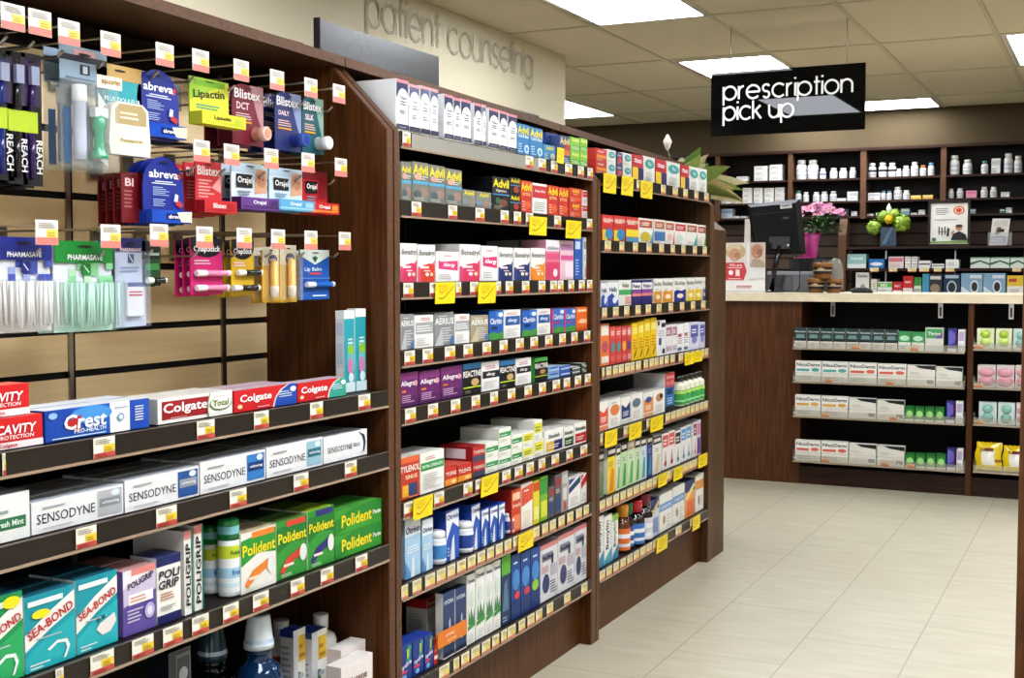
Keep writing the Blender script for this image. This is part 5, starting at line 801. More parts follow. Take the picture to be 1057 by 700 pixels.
rows(sn(5,MBN) + ', topping a stack', ZS2[5], 420, 4.795, 400, [('wg_s',551,612,112,dict(z0=458.8,d=.12)),('wy_s',724,766,72,dict(z0=455,d=.14))])
rows(sn(6,MBN), ZS2[6], 420, 4.795, 400, [('otri',85,164,562),('otri',170,225,566),('otri_b',286,356,520),('otri_b',413,459,488),('otri_b',462,502,510),('otri_b',505,546,498),('otri_b',548,582,482),('redor',613,660,416,dict(d=.14)),('wor',662,718,386),('yel',720,752,370),('grn',754,793,352),('dkgrey',796,826,400),('dkgrey',828,859,340),('ltgrey',861,893,326),('strn',896,954,360),('strr',957,995,336)], depth=.11)
rows(sn(6,MBN), ZS2[6], 420, 4.795, 400, [('blue_plain',230,300,520,dict(back=.07,d=.16)),('blue_plain',345,430,470,dict(back=.12,d=.12)),('blue_plain',470,560,455,dict(back=.12,d=.12))])
for i, (a, b, t) in enumerate(((226,269,612),(359,402,566),(586,612,520),(62,84,600))):
    x = XF - .03; z = ZS2[6]; px = A((a+b)/2); y = y_at(px, x, z); r = (y_at(A(b), x, z) - y_at(A(a), x, z)) / 2; h = hx(px, 420 + t/4.795, x).z - z
    lathe_bottle('spray_tube', ('white nasal spray tube in front of the pale blue boxes','white nasal spray tube between the blue swoosh boxes','short white spray tube beside the red orange box','pale spray tube against the near divider, seventh shelf')[i], 'nasal spray', (x, y, z + .001), [(r*.9,0),(r,.003),(r,h*.72),(r*.9,h*.78)], '#e6ecf4', 'gloss', [(r*.92,h*.78),(r*.88,h*.95),(r*.6,h)], '#f4f4f6', (r*1.02,h*.1,h*.66,('#4a8fc8','#2f4f9e','#3a5aa6','#9fc0dc')[i],[(.0,.12,'#f0f2f6'),(.86,1,'#f0f2f6')]), rz=RZ, n=14)
k = 4.373
rows(sn(7,MBN), ZS2[7], 540, k, 400, [('blis',48,112,566,dict(d=.05)),('blis',114,164,536,dict(d=.05)),('blis',166,206,514,dict(d=.05))])
rows(sn(7,MBN) + ', behind the blue packs', ZS2[7], 540, k, 400, [('sec',176,230,350,dict(d=.06,back=.056))])
rows(sn(7,MBN), ZS2[7], 540, k, 400, [('blis_r',207,228,528,dict(d=.05)),('hydn',250,304,322,dict(d=.022)),('hydn',306,356,300,dict(d=.022)),('otw',358,396,240,dict(d=.14)),('otw',398,440,212,dict(d=.14)),('otw',441,476,196,dict(d=.14)),('otw',477,511,178,dict(d=.14)),('gnv',513,556,156,dict(d=.14)),('nvb',558,600,150,dict(d=.14)),('nvb',601,645,138,dict(d=.14)),('nvg',646,688,120,dict(d=.14)),('busy',690,768,108,dict(d=.14)),('busy',770,843,62,dict(d=.14)),('busy',845,916,22,dict(d=.14))])
# orange band sleeve lying across the navy kits
x = XF - .004; ya, yb = A(228,400,k), A(358,400,k); p = hx(ya, 540 + 572/k, x); q = hx(ya, 540 + 505/k, x); y1 = y_at(yb, x, p.z)
m = MB('card'); w_, h_ = y1 - p.y, q.z - p.z; m.box(0, w_, 0, .0055, 0, h_, '#e5822c'); m.decals(FRONT(), w_, h_, LOOK['orb']['d'])
tag(m.obj('sleeve_band', None, (x, p.y, p.z), RZ), 'orange sleeve band across the two navy nasal kits', 'sleeve band')

# ------------------------------------------------------------------ far bay goods
FBN = 'far bay'; k = 6.3625
rows(sn(0,FBN), ZS3[0], 140, k, 600, [('c_red',88,167,78,dict(n=2)),('c_teal',169,227,88,dict(n=2)),('c_navr',229,272,108,dict(n=2)),('c_teal',274,332,110,dict(n=2)),('c_flu',334,407,118),('c_wteal',409,483,132),('c_flu',486,558,152),('c_wteal',561,648,166),('c_flu',651,707,188),('c_wteal',709,770,200),('c_wteal',771,831,212)], depth=.08)
rows(sn(1,FBN), ZS3[1], 220, k, 600, [('neo_r',135,209,8),('neo_r',211,289,14),('neo_y',291,374,22),('neo_w',377,470,30),('neo_b',479,549,40),('neo_p',551,611,50),('neo_rw',613,689,58),('neo_t',691,761,66),('neo_g',764,834,76)], depth=.08)
rows(sn(2,FBN), ZS3[2], 220, k, 600, [('halb',130,169,462),('halb',171,244,456),('halg',246,329,442),('purp',331,394,442),('purp',396,465,440),('buck_o',474,529,434),('buck_o',531,603,432),('buck_n',605,690,430),('buck_y',692,742,428),('buck_y',743,794,424),('buck_b',796,831,422)], depth=.09)
rows(sn(3,FBN), ZS3[3], 310, k, 600, [('s_or',124,184,158),('s_pk',187,225,175),('s_pk',226,263,174),('s_rd',264,298,170),('s_rv',299,329,168),('s_yl',331,372,152),('s_yl',373,411,140),('s_yl',412,453,126),('s_yl',454,494,116),('s_wn',496,553,135),('s_wp',555,597,165),('s_wp',598,628,160),('s_w',630,670,160),('s_w',671,709,152),('s_nv',711,773,148),('s_nv',775,826,146)], depth=.09)
rows(sn(4,FBN), ZS3[4], 370, k, 600, [('f_r',114,178,292),('f_o',181,258,278),('f_n',260,324,262),('f_b',327,404,240),('f_on',406,474,232),('f_w',476,549,214),('f_bl',551,612,198)], depth=.1)
rows(sn(4,FBN) + ', on the cartons', ZS3[4], 370, k, 600, [('f_big',549,613,102,dict(z0=401.5,d=.13,back=.004))])
rows(sn(4,FBN), ZS3[4], 370, k, 600, [('f_grey',340,445,104,dict(back=.13,d=.12))])
for i in range(5):
    a, b = 616 + i * 41, 655 + i * 41; x = XF - .036; z = ZS3[4]; px = A((a+b)/2, 600, k); y_0 = y_at(A(616,600,k), x, z); r = (4.866 - y_0) / 10 * .97; y = y_0 + (4.866 - y_0) * (i + .5) / 5; h = hx(px, 370 + (112 - i * 10)/k, x).z - z
    lathe_bottle('remedy_bottle', f'green labelled bottle, black cap, {ORD[i]} of five from near end, fifth shelf', 'remedy bottle', (x, y, z + .001), [(r*.94,0),(r,.004),(r,h*.66),(r*.92,h*.72),(r*.62,h*.76),(r*.62,h*.8)], '#e6e4cf', 'gloss', [(r*.72,h*.8),(r*.72,h*.985),(r*.6,h)], '#1d1f1a', (r*1.02,h*.06,h*.52,'#3fa85a',[(.75,.95,'#b9dc6a'),(.2,.3,'#a9dcb0')]), rz=RZ, n=14)['group'] = 'green labelled bottles on the fifth shelf of the far bay'
k = 4.12
rows(sn(5,FBN), ZS3[5], 430, k, 600, [('x_dk',72,97,158),('x_ye',110,146,138),('x_wb',148,166,130),('x_g',168,195,116),('x_g2',196,226,108),('x_g3',227,250,100),('x_b',252,276,94),('x_n',278,302,88),('x_w',304,340,92),('y_p',344,370,78),('y_p',371,397,66),('y_k',399,422,66),('y_b',424,445,50),('y_b',446,466,40),('y_w',468,474,36),('y_m',476,490,28),('y_v',491,508,18)], depth=.11)
rows(sn(6,FBN), ZS3[6], 430, k, 600, [('z_a',66,96,432),('z_b',98,130,428),('z_c',132,157,422),('z_nv',294,330,362,dict(d=.13)),('z_bl',332,386,338,dict(d=.15)),('z_bl',388,438,306,dict(d=.15)),('z_o',440,482,282,dict(d=.13)),('z_w',485,527,254,dict(d=.13))], depth=.1)
for i, (a, b, t, cap, lab, bc) in enumerate(((159,185,372,'#e59a2a','#e2763a','#6a3a1a'),(186,206,366,'#2a7a3f','#3a5fa0','#2a1a16'),(208,240,354,'#b5242c','#3f74b8','#1f1414'),(243,274,326,'#7a1a2a','#d9d4d8','#2a1216'))):
    x = XF - .036; z = ZS3[6]; px = A((a+b)/2, 600, k); y = y_at(px, x, z); r = (y_at(A(b,600,k), x, z) - y_at(A(a,600,k), x, z)) / 2 * .98; h = hx(px, 430 + t/k, x).z - z
    lathe_bottle('syrup_bottle', ('amber syrup bottle, orange cap and label, bottom of far bay','dark syrup bottle, green cap, bottom of far bay','dark syrup bottle, bright red cap, bottom of far bay','dark syrup bottle, tall maroon cap, bottom of far bay')[i], 'syrup bottle', (x, y, z + .001), [(r*.94,0),(r,.004),(r,h*.56),(r*.85,h*.64),(r*.5,h*.7),(r*.5,h*.76)], bc, 'tintglass', [(r*.78,h*.74),(r*.8,h*.96),(r*.7,h)], cap, (r*1.02,h*.05,h*.5,lab,[(.55,.75,'#eef0f4'),(.15,.3,'#dfe6f0')]), rz=RZ, n=16)
# ------------------------------------------------------------------ service counter
YC = 6.94; ZT = 1.068
t = empty('service_counter', (0, YC, 0)); tag(t, 'dark wood pharmacy counter with pale top and open front shelves', 'counter')
m = MB('counter_top'); m.box(-3.0, .6, -.035, .62, 1.022, ZT, '#e2d8c2'); m.obj('counter_top', t)
m = MB('wood'); m.box(-3.0, -1.604, 0, .03, 0, 1.021, '#3a271f'); m.obj('front_panel', t)
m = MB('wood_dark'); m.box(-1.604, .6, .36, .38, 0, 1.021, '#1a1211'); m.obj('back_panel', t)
for a, b in ((-1.604, -1.585), (-.708, -.679), (.58, .6)):
    m = MB('wood'); m.box(a, b, .0, .36, 0, 1.021, '#3a271f'); m.obj('divider', t)
for a, b in ((-1.585, -.708), (-.679, .58)):
    m = MB('wood_h'); m.box(a, b, .005, .03, .0, .10, '#3a271f'); m.box(a, b, .03, .36, .085, .1, '#2a1c17'); m.obj('kick_board', t)
for px in (860, 971, 1044):
    x = x_at(px, YC + .02, .98); m = MB('metal'); m.box(x - .012, x + .012, .012, .02, .94, 1.02, '#c9c6bf'); m.box(x - .005, x + .005, .009, .012, .95, 1.0, '#3a3a3a', 'matte'); m.obj('bracket', t)
YT = 6.885
def tz(px, py): return hy(px, py, YT).z
TR = [(906,361.5),(906,397),(906,433.5),(906,481)]
TZ = [tz(*p) for p in TR]
def tray(x0, x1, z, lab, tags):
    o = empty('acrylic_tray', (x0, YT, z)); tag(o, lab, 'acrylic tray', 'clear trays on the counter front'); w = x1 - x0
    b = MB('acrylic'); b.box(0, w, -.004, .0, 0, .035, '#d9d4c4'); b.box(0, .004, 0, .052, 0, .06, '#d9d4c4'); b.box(w - .004, w, 0, .052, 0, .06, '#d9d4c4'); b.obj('lip', o)
    m = MB('strip'); m.box(0, w, .0, .052, -.008, 0, '#3a322b'); xi0, xi1 = (-1.583, -.710) if x0 < -1 else (-.677, .578); m.box(max(0, xi0 - x0), min(w, xi1 - x0), .052, .35, -.008, 0, '#3a322b'); m.box(0, w, -.007, 0, -.008, .001, '#a89a84', 'gloss'); m.obj('base', o)
    for u in tags:
        m = MB('card'); m.box(w*u - .02, w*u + .02, -.0055, -.0042, .004, .022, '#d9b48a'); m.decals(FRONT(w*u - .02, -.0055, .004), .04, .018, [R_(0,0,1,.4,'#c8784a'),L_(.1,.5,.9,.9,2,'#8a7a66')]); m.obj('price_tag', o)
    for u in (.01, .63, .985):
        m = MB('metal'); m.lathe([(.004,0),(.004,.002)], '#d9d6cf', 8, w*u, -.0045, .018, axis='y'); m.obj('screw', o)
NT = ['top', 'second', 'third', 'bottom']
for i, z in enumerate(TZ):
    tray(x_at(818.5,YT,z), x_at(995.5,YT,z), z, f'clear tray, {NT[i]} of the four under the counter in the wide opening', [[.38,.72],[.22,.58],[.2,.6],[.2,.55,.7]][i])
ZR = [hy(1030, py, YT).z for py in (361, 401, 439, 488)]
for i, z in enumerate(ZR):
    tray(x_at(1004.5,YT,z), x_at(1052,YT,z) + .35, z, f'clear tray, {NT[i]} of the four in the narrow opening by the pillar', [[.05],[.05],[.05],[]][i])
NK = dict(name='nicotine_box', cat='nicotine box')
look('n_dk', 'dark teal and white inhaler box', '#e3e1d8', [R_(0,.42,1,1,'#2a4444'),T_('Nicorette',.5,.82,.9,'#dfe8e6',h=.14),P_([(.1,.5),(.2,.68),(.8,.68),(.9,.5)],'#7f9a98'),R_(0,.36,1,.42,'#17201f'),L_(.1,.1,.8,.28,2,'#b5b1a6')], top='#22302f', **NK); look('n_gr', 'white gum box, green top', '#dfe3d6', [R_(0,.45,1,1,'#3f9a5a'),E_(.5,.65,.4,.14,'#b9e0c4'),L_(.1,.1,.8,.3,2,'#b5b1a6')], top='#2f8a4a', **NK); look('n_gt', 'taller gum box, green lettering', '#d9dccf', [R_(.05,.55,.95,.95,'#4fa368'),T_('Thrive',.5,.75,.7,'#f0f4ee',h=.18),P_([(.5,.55),(.95,.8),(.95,.55)],'#7a5a9a')], **NK); look('n_pu', 'purple and blue lozenge pack', '#2f2a72', [R_(.1,.3,.5,.9,'#5f6fd0'),E_(.65,.6,.2,.25,'#8a5ab0'),R_(0,0,1,.15,'#d9d6e6')], **NK); look('n_wl', 'white lozenge box beside the purple pack', '#ecebe8', [R_(.1,.5,.9,.9,'#b9a8c9'),L_(.1,.1,.9,.4,3,'#b8b2b8')], **NK)
def nico(key, lab, c): look(key, lab, '#e6e4da', [R_(0,.45,1,.98,'#f3f2ec'),T_('NicoDerm',.5,.82,.9,'#1f2024',h=.16),R_(.05,.5,.55,.62,c),E_(.78,.58,.16,.09,c),R_(0,.43,1,.45,'#c9c4b8'),L_(.1,.1,.85,.3,2,'#c2bdb0')], top='#f0efe9', **NK)
nico('n_t', 'white patch box, teal stripe', '#5fb0a8'); nico('n_r', 'white patch box, red stripe', '#e0705a'); nico('n_o', 'white patch box, gold stripe', '#e2ad5a'); look('n_w', 'white patch box, black corner print', '#e6e4da', [P_([(.25,.98),(1,.98),(1,.78),(.45,.86)],'#23242a'),R_(0,.43,1,.45,'#c9c4b8'),R_(.72,.12,.95,.3,'#9a968c'),L_(.1,.55,.6,.7,2,'#c9c5bb')], top='#f0efe9', **NK); look('n_gs', 'small green gum pack', '#2f8f3f', [E_(.5,.5,.35,.22,'#a9e08a'),R_(0,.0,1,.15,'#dfe3d6'),R_(0,.85,1,1,'#1f6a2f')], **NK)
look('b_lime', 'lime green double bubble pack', '#dfe6c0', [E_(.5,.72,.3,.19,'#b5d24a'),E_(.5,.34,.32,.22,'#c3dc6a')], name='soother_pack', cat='soother pack'); look('b_pink', 'pink double oval pack', '#d9cfcc', [E_(.5,.68,.46,.2,'#dba0ac'),E_(.5,.28,.46,.22,'#cf8f9e')], name='soother_pack', cat='soother pack'); look('b_teal', 'pale teal double bubble pack', '#c9d9d4', [E_(.5,.7,.3,.2,'#8fc0b4'),E_(.5,.3,.32,.22,'#7fb5aa')], name='soother_pack', cat='soother pack')
def counter_row(place, z, yf, base, k, o0, lst, depth=.047):
    made = []
    for key, a, b, tp, *r in lst:
        o = r[0] if r else {}; yy = yf + o.get('back', 0); xa, xb = x_at(o0 + a/k, yy, z), x_at(o0 + b/k, yy, z)
        h = hy(o0 + a/k, base + tp/k, yy).z - z; n = o.get('n', 1)
        for i in range(n):
            mm = carton(key, xb - xa, h/n - .0006, o.get('d', depth)); L = LOOK[key]
            if key.startswith('b_'):      # moulded bubbles on the soother packs
                for d in L['d']:
                    mm.lathe([(1,0),(.92,.35),(.7,.7),(.38,.92),(.0001,1)], d[5], 14, 0, 0, 0, mat='gloss', cap=False); q = len(mm.v) - 70
                    for j in range(q, len(mm.v)):
                        vx, vy, vz = mm.v[j]; mm.v[j] = ((d[1] + vx*d[3])*(xb-xa), -.012*vz - .001, (d[2] + vy*d[4])*h)
            ob = mm.obj(L['name'], None, (xa, yy, z + .001 + i * h/n)); made.append([ob, ('' if n == 1 else ('lower ', 'middle ', 'upper ')[i if n == 3 else i * 2]) + L['lab'], L['cat'], 1])
    finish_c(made, place)
def finish_c(made, place):
    cnt = {}
    for ob, lab, cat, r in made: cnt.setdefault(lab, []).append((ob, cat))
    for lab, obs in cnt.items():
        for i, (ob, cat) in enumerate(obs):
            tag(ob, f'{lab}, {place}' if len(obs) == 1 else f'{lab}, {ORD[i]} of {NUM[len(obs)]} along the {place}', cat, f'{lab} on the {place}' if len(obs) > 1 else None)
k = 3.183
e8 = [62 + (403 - 62) * i / 8 for i in range(9)]
counter_row('top counter tray', TZ[0], YT + .004, 300, k, 800, [('n_dk', e8[i] + 1, e8[i+1] - 1, 122 + i) for i in range(8)] + [('n_gr',404,446,134),('n_gr',448,490,136),('n_gt',492,553,122),('n_pu',566,597,124),('n_wl',600,624,128)])
counter_row('second counter tray', TZ[1], YT + .004, 300, k, 800, [('n_t',66,151,230),('n_t',153,240,233),('n_r',242,334,236),('n_r',336,431,240),('n_w',433,526,244),('n_w',528,615,250)])
counter_row('third counter tray', TZ[2], YT + .004, 300, k, 800, [('n_o',65,149,342),('n_o',151,240,346),('n_w',242,332,352),('n_w',334,424,358)] + [('n_gs',426 + 33*i, 457 + 33*i, 380 + i) for i in range(4)] + [('n_pu',561,590,362),('n_wl',593,617,364)])
counter_row('bottom counter tray', TZ[3], YT + .004, 300, k, 800, [('n_r',65,149,490),('n_r',151,240,494),('n_w',242,332,502),('n_w',334,425,508)] + [('n_gs',427 + 34*i, 459 + 34*i, 534 + i) for i in range(4)] + [('n_pu',563,592,516),('n_wl',595,617,520)])
counter_row('top narrow tray', ZR[0], YT + .016, 300, k, 800, [('b_lime',662,720,124),('b_lime',724,778,125),('b_teal',781,835,126)]); counter_row('second narrow tray', ZR[1], YT + .016, 300, k, 800, [('b_pink',664,724,244),('b_pink',726,786,245),('b_pink',788,850,246)]); counter_row('third narrow tray', ZR[2], YT + .016, 300, k, 800, [('b_teal',668,728,366),('b_teal',731,788,368),('b_pink',791,850,370)])
# yellow candy bags
for i, (a, b, tp) in enumerate(((656,742,504),(746,836,516))):
    xa, xb = x_at(800 + a/k, YT + .02, ZR[3]), x_at(800 + b/k, YT + .02, ZR[3]); w_ = xb - xa; h_ = hy(800 + a/k, 300 + tp/k, YT + .02).z - ZR[3] + .004
    m = MB('gloss'); nx, nz = 12, 10; vid = {}
    for s in (0, 1):
        for ix in range(nx + 1):
            for iz in range(nz + 1):
                u, v = ix / nx, iz / nz; bul = (math.sin(math.pi*u) ** .6) * (math.sin(math.pi*v) ** .6) if 0 < u < 1 and 0 < v < 1 else 0
                zig = .0025 * (1 if ix % 2 else -1) if iz in (0, nz) else 0
                vid[s, ix, iz] = len(m.v); m.v.append((u*w_ + .004*math.sin(9*v), .022 + (-.020 if s == 0 else .020) * bul + .03*v, v*h_ + zig + .003))
        for ix in range(nx):
            for iz in range(nz):
                q = (vid[s,ix,iz], vid[s,ix+1,iz], vid[s,ix+1,iz+1], vid[s,ix,iz+1]); u, v = ix/nx, iz/nz
                c = '#f1ece0' if (.25 <= u <= .7 and .2 <= v <= .6) else '#7a2a2a' if (.3 <= u <= .6 and v == .7) else '#8a6a2f' if (.7 < u and .2 < v < .4) else '#e6c81f'
                m.face(q if s == 0 else tuple(reversed(q)), c, None, True)
    fr = (Vector((0, -.0, 0)), Vector((1,0,0)), Vector((0,.12,1)).normalized(), Vector((0,-1,0)))
    m.text('Ricola', fr, w_*.45, h_*.78, w_*.5, '#5a2020', hmax=h_*.12, lay=2)
    tag(m.obj('candy_bag', None, (xa, YT + .012, ZR[3] + .001)), ('puffy yellow candy bag beside the tray divider','puffy yellow candy bag next to the dark pillar')[i], 'candy bag')
# dark gondola end on the other side of the aisle
x = hy(1054.2, 420, 3.2).x
t = empty('end_panel', (x, 3.2, 0)); tag(t, 'dark wood end panel of another shelving unit across the aisle', 'end panel')
m = MB('wood'); m.box(0, .5, 0, .04, 0, 1.66, '#3a271f'); m.obj('panel', t); m = MB('wood_cap'); m.box(-.002, 0, .004, .036, 0, 1.655, '#5a4131'); m.obj('edge_banding', t)

# ------------------------------------------------------------------ things on the counter
def on_counter(px, y): return x_at(px, y, ZT)
xa, xb = on_counter(748, 7.0), on_counter(789.5, 7.0); h_ = hy(770, 250.5, 7.0).z - ZT; w_ = xb - xa
t = empty('poster_stand', (xa, 7.0, ZT)); tag(t, 'white tabletop poster with two faces and a red arrow, on the counter', 'poster')
m = MB('card'); m.box(0, w_, 0, .004, 0, h_, '#f4f2ee'); m.decals(FRONT(), w_, h_, [R_(0,.36,.55,1,'#e9e2d8'),E_(.27,.82,.25,.16,'#cdb68c'),E_(.22,.9,.18,.08,'#e0cda6'),E_(.25,.76,.145,.13,'#d5a284'),E_(.30,.73,.08,.07,'#c48d70'),P_([(.16,.775),(.22,.785),(.22,.778)],'#6a4a3a'),P_([(.28,.785),(.35,.775),(.28,.778)],'#6a4a3a'),P_([(.18,.70),(.25,.685),(.32,.70),(.25,.672)],'#f0e4dc'),P_([(.1,.5),(.2,.64),(.34,.62),(.5,.5),(.5,.38),(.0,.38),(.0,.5)],'#ded6c9'),R_(.62,.52,1,1,'#d9cabb'),E_(.8,.88,.17,.1,'#c4b9aa'),E_(.8,.82,.145,.14,'#c28e72'),E_(.86,.79,.07,.09,'#ad785e'),P_([(.69,.845),(.76,.855),(.76,.848)],'#4a3428'),P_([(.83,.855),(.91,.845),(.83,.848)],'#4a3428'),P_([(.72,.765),(.8,.745),(.88,.765),(.8,.735)],'#ecdccf'),P_([(.62,.52),(.7,.68),(.9,.66),(1,.58),(1,.5)],'#b8a692'),P_([(.0,.25),(.0,.6),(.48,.6),(.55,.43),(.48,.25)],'#d8494f'),T_('We are',.28,.55,.32,'#fbeeee',h=.05),R_(.08,.49,.44,.505,'#fbeeee'),E_(.16,.40,.06,.05,'#fbeeee'),R_(.28,.33,.38,.46,'#fbeeee'),R_(.1,.27,.42,.285,'#f6d0d0'),P_([(.6,.25),(.6,.5),(.95,.5),(1,.3)],'#ecebe8'),R_(.3,.12,.68,.14,'#d9a0a0'),R_(.3,.09,.66,.11,'#d9b0b0')]); m.obj('sheet', t)
m = MB('acrylic'); m.box(-.004, w_ + .004, -.004, .008, 0, .012, '#e6e6e6'); m.prism([(.004,0),(.09,0),(.006,h_*.5)], w_*.45, w_*.55, 'x', '#e6e6e6'); m.obj('stand', t)
# monitor seen from behind
YM = 7.12; q = [hy(px, py, YM) for px, py in ((771.5,211),(825.5,205.5),(831,262),(779,263.5))]
base = Vector((on_counter(806, YM), YM, ZT)); t = empty('computer_monitor', base); tag(t, 'black computer monitor seen from behind on the counter', 'computer monitor')
m = MB('gloss'); loc = [v - base for v in q]; dy = [.0, .02, .0, -.03]
fv = [Vector((v.x, d, v.z)) for v, d in zip(loc, (.0,.0,0,0))]
b = len(m.v); ctr = sum(fv, Vector()) / 4
inset = [ctr + (v - ctr) * .86 + Vector((0,-.028,0)) for v in fv]; bk = [v + Vector((0,.022,0)) for v in fv]
m.v.extend(tuple(v) for v in fv + inset + bk)
for i in range(4):
    j = (i + 1) % 4; m.face((b+i, b+j, b+4+j, b+4+i), '#0e0f11', 'black_plastic'); m.face((b+i, b+8+i, b+8+j, b+j), '#0b0b0c', 'black_plastic')
m.face((b+4, b+5, b+6, b+7), '#111214', 'black_plastic'); m.face((b+8, b+9, b+10, b+11), '#0b0b0c'); m.obj('screen_shell', t)
fr = (inset[0], (inset[1]-inset[0]).normalized(), -(inset[3]-inset[0]).normalized(), Vector((0,-1,0))); wi = (inset[1]-inset[0]).length
m = MB('gloss'); O, Uv, Vv, Nv = fr
def lab_(u0, v0, u1, v1, c): m.poly([O + Uv*(u0*wi) - Vv*(v1*wi) + Nv*.001, O + Uv*(u1*wi) - Vv*(v1*wi) + Nv*.001, O + Uv*(u1*wi) - Vv*(v0*wi) + Nv*.001, O + Uv*(u0*wi) - Vv*(v0*wi) + Nv*.001], c)
lab_(.66,.0,.92,.10,'#d9dcd8'); lab_(.70,.03,.88,.05,'#8a8d8a'); lab_(.05,.16,.95,.17,'#0d0e10'); lab_(.68,.28,.82,.33,'#34383c'); m.obj('back_label', t)
m = MB('gloss'); zc_ = ctr.z - .10; m.box(-.06, .06, -.045, -.026, zc_ - .02, zc_ + .05, '#141517'); m.tube([(.0,-.035,zc_),(-.03,-.03,zc_*.5),(-.055,0,.02)], [.016,.014,.016], '#141517', 8); m.lathe([(.075,0),(.075,.008),(.02,.016)], '#141517', 20, -.055, .0); m.lathe([(.007,0),(.006,.004)], '#e9eaec', 10, .05, -.046, zc_ + .0, axis='y'); m.obj('stand', t)
m = MB('matte'); m.tube([(.04,-.03,zc_),(.10,-.05,zc_*.75),(.12,-.05,zc_*.45),(.115,-.03,.03),(.09,.0,.008)], .0035, '#0e0e10'); m.obj('cable', t)
# grey printer behind the poster
YP = 7.22; xa, xb = on_counter(791, YP), on_counter(842, YP); h_ = hy(815, 280, YP).z - ZT; w_ = xb - xa
t = empty('label_printer', (xa, YP, ZT)); tag(t, 'dark grey label printer under the monitor on the counter', 'printer')
m = MB('gloss'); m.box(0, w_, 0, .22, 0, h_ * .82, '#4a4d50'); m.box(0, w_*.52, -.003, 0, .006, h_*.8, '#55585b'); m.box(w_*.54, w_, -.003, 0, .006, h_*.8, '#606366'); m.prism([(0,h_*.82),(.02,h_),(.2,h_),(.22,h_*.82)], .004, w_ - .004, 'x', '#26282a'); m.obj('body', t)
m = MB('matte'); 
for i in range(12): m.box(w_*.3 + i*.012, w_*.3 + i*.012 + .009, .03, .05, h_, h_ + .006, '#17181a')
m.obj('keys', t)['kind'] = 'stuff'
# white folded sheet behind the poster
xa = on_counter(766.5, 7.35); m = MB('card'); h_ = hy(770, 226, 7.35).z - ZT; m.prism([(0,0),(.05,0),(.042,h_),(.01,h_)], 0, .004, 'y', '#efece4'); m.box(0, .05, .004, .05, 0, .004, '#efece4')
tag(m.obj('paper_stand', None, (xa, 7.35, ZT)), 'narrow upright white paper standing behind the poster', 'paper stand')
# tower and pot of pink flowers
YF = 7.62; xa, xb = on_counter(818, YF), on_counter(852, YF); hpot = hy(836, 267, YF).z - ZT
t = empty('computer_tower', ((xa + xb)/2, YF, ZT)); tag(t, 'black computer case behind the printer carrying the pink pot', 'computer')
w_ = xb - xa; m = MB('gloss'); m.box(-w_/2, w_/2, -.09, .12, 0, hpot, '#1a1a1b'); m.obj('case', t); m = MB('gloss'); m.box(-w_/2 + .01, w_/2 - .01, -.094, -.09, .01, hpot - .01, '#242527'); m.obj('front_cover', t)
def leaf(m, p, d, L_, wd, droop, col, n=5, roll=0):
    d = Vector(d).normalized(); side = d.cross(Vector((0,0,1))); side = side.normalized() if side.length > .01 else Vector((1,0,0)); side = side * math.cos(roll) + side.cross(d) * math.sin(roll); b = len(m.v); p = Vector(p)
    for i in range(n + 1):
        s = i / n; c = p + d * (L_ * s) + Vector((0,0,-droop * s * s)); wv = wd * math.sin(math.pi * min(1, .12 + .88*s) ** .8) if i < n else .0005
        m.v.append(tuple(c - side*wv/2 + Vector((0,0,.15*wv)))); m.v.append(tuple(c)); m.v.append(tuple(c + side*wv/2 + Vector((0,0,.15*wv))))
    for i in range(n):
        a = b + 3*i; m.face((a, a+1, a+4, a+3), col, None, True); m.face((a+1, a+2, a+5, a+4), col, None, True)
def petals(m, p, r, col, col2, n=9, rr=random):
    p = Vector(p); nrm = Vector((rr.uniform(-.6,.6), rr.uniform(-1,-.1), rr.uniform(.2,1))).normalized(); a = nrm.cross(Vector((0,0,1))).normalized(); c = nrm.cross(a)
    for k_ in range(n):
        t_ = 2*math.pi*k_/n; dv = a*math.cos(t_) + c*math.sin(t_); sd = nrm.cross(dv)
        m.poly([p, p + dv*r*.6 + sd*r*.28, p + dv*r + nrm*r*.25, p + dv*r*.6 - sd*r*.28], col if k_ % 3 else col2)
    m.poly([p + nrm*.002 + (a*math.cos(t_) + c*math.sin(t_))*r*.22 for t_ in [2*math.pi*i/6 for i in range(6)]], '#e8d08a')
xc = x_at(836, YF, ZT + hpot); rp = (x_at(846, YF, 1.4) - x_at(826, YF, 1.4)) / 2; hp = hy(836, 241, YF).z - ZT - hpot
t = empty('potted_flower', (xc, YF, ZT + hpot + .001)); tag(t, 'pink chrysanthemums in a magenta wrapped pot', 'potted flowers')
m = MB('gloss'); m.lathe([(rp*.62,0),(rp*.66,.004),(rp*.95,hp*.82),(rp*1.15,hp),(rp*1.08,hp*.99),(rp*.88,hp*.8)], '#c94a9e', 20); m.obj('pot', t)
m = MB('gloss'); m.box(-rp*1.5, rp*.3, -rp*.9, -rp*.2, .0, .008, '#d860ac'); m.obj('ribbon', t)
top = hy(845, 210, YF).z - ZT - hpot; rr = random.Random(4)
m = MB('leaf')
for i in range(150):
    a = rr.uniform(0, 2*math.pi); e = rr.uniform(.0, 1.2); d = (math.cos(a)*math.cos(e), math.sin(a)*math.cos(e), math.sin(e)*.8)
    r0 = rr.uniform(.01, .12); leaf(m, (.06 + d[0]*r0, d[1]*r0, hp*.95 + d[2]*r0 + .02), d, rr.uniform(.04,.07), .022, .02, rr.choice(['#2f5a26','#3f7030','#24481f','#4d8038']))
m.obj('foliage', t)
m = MB('card')
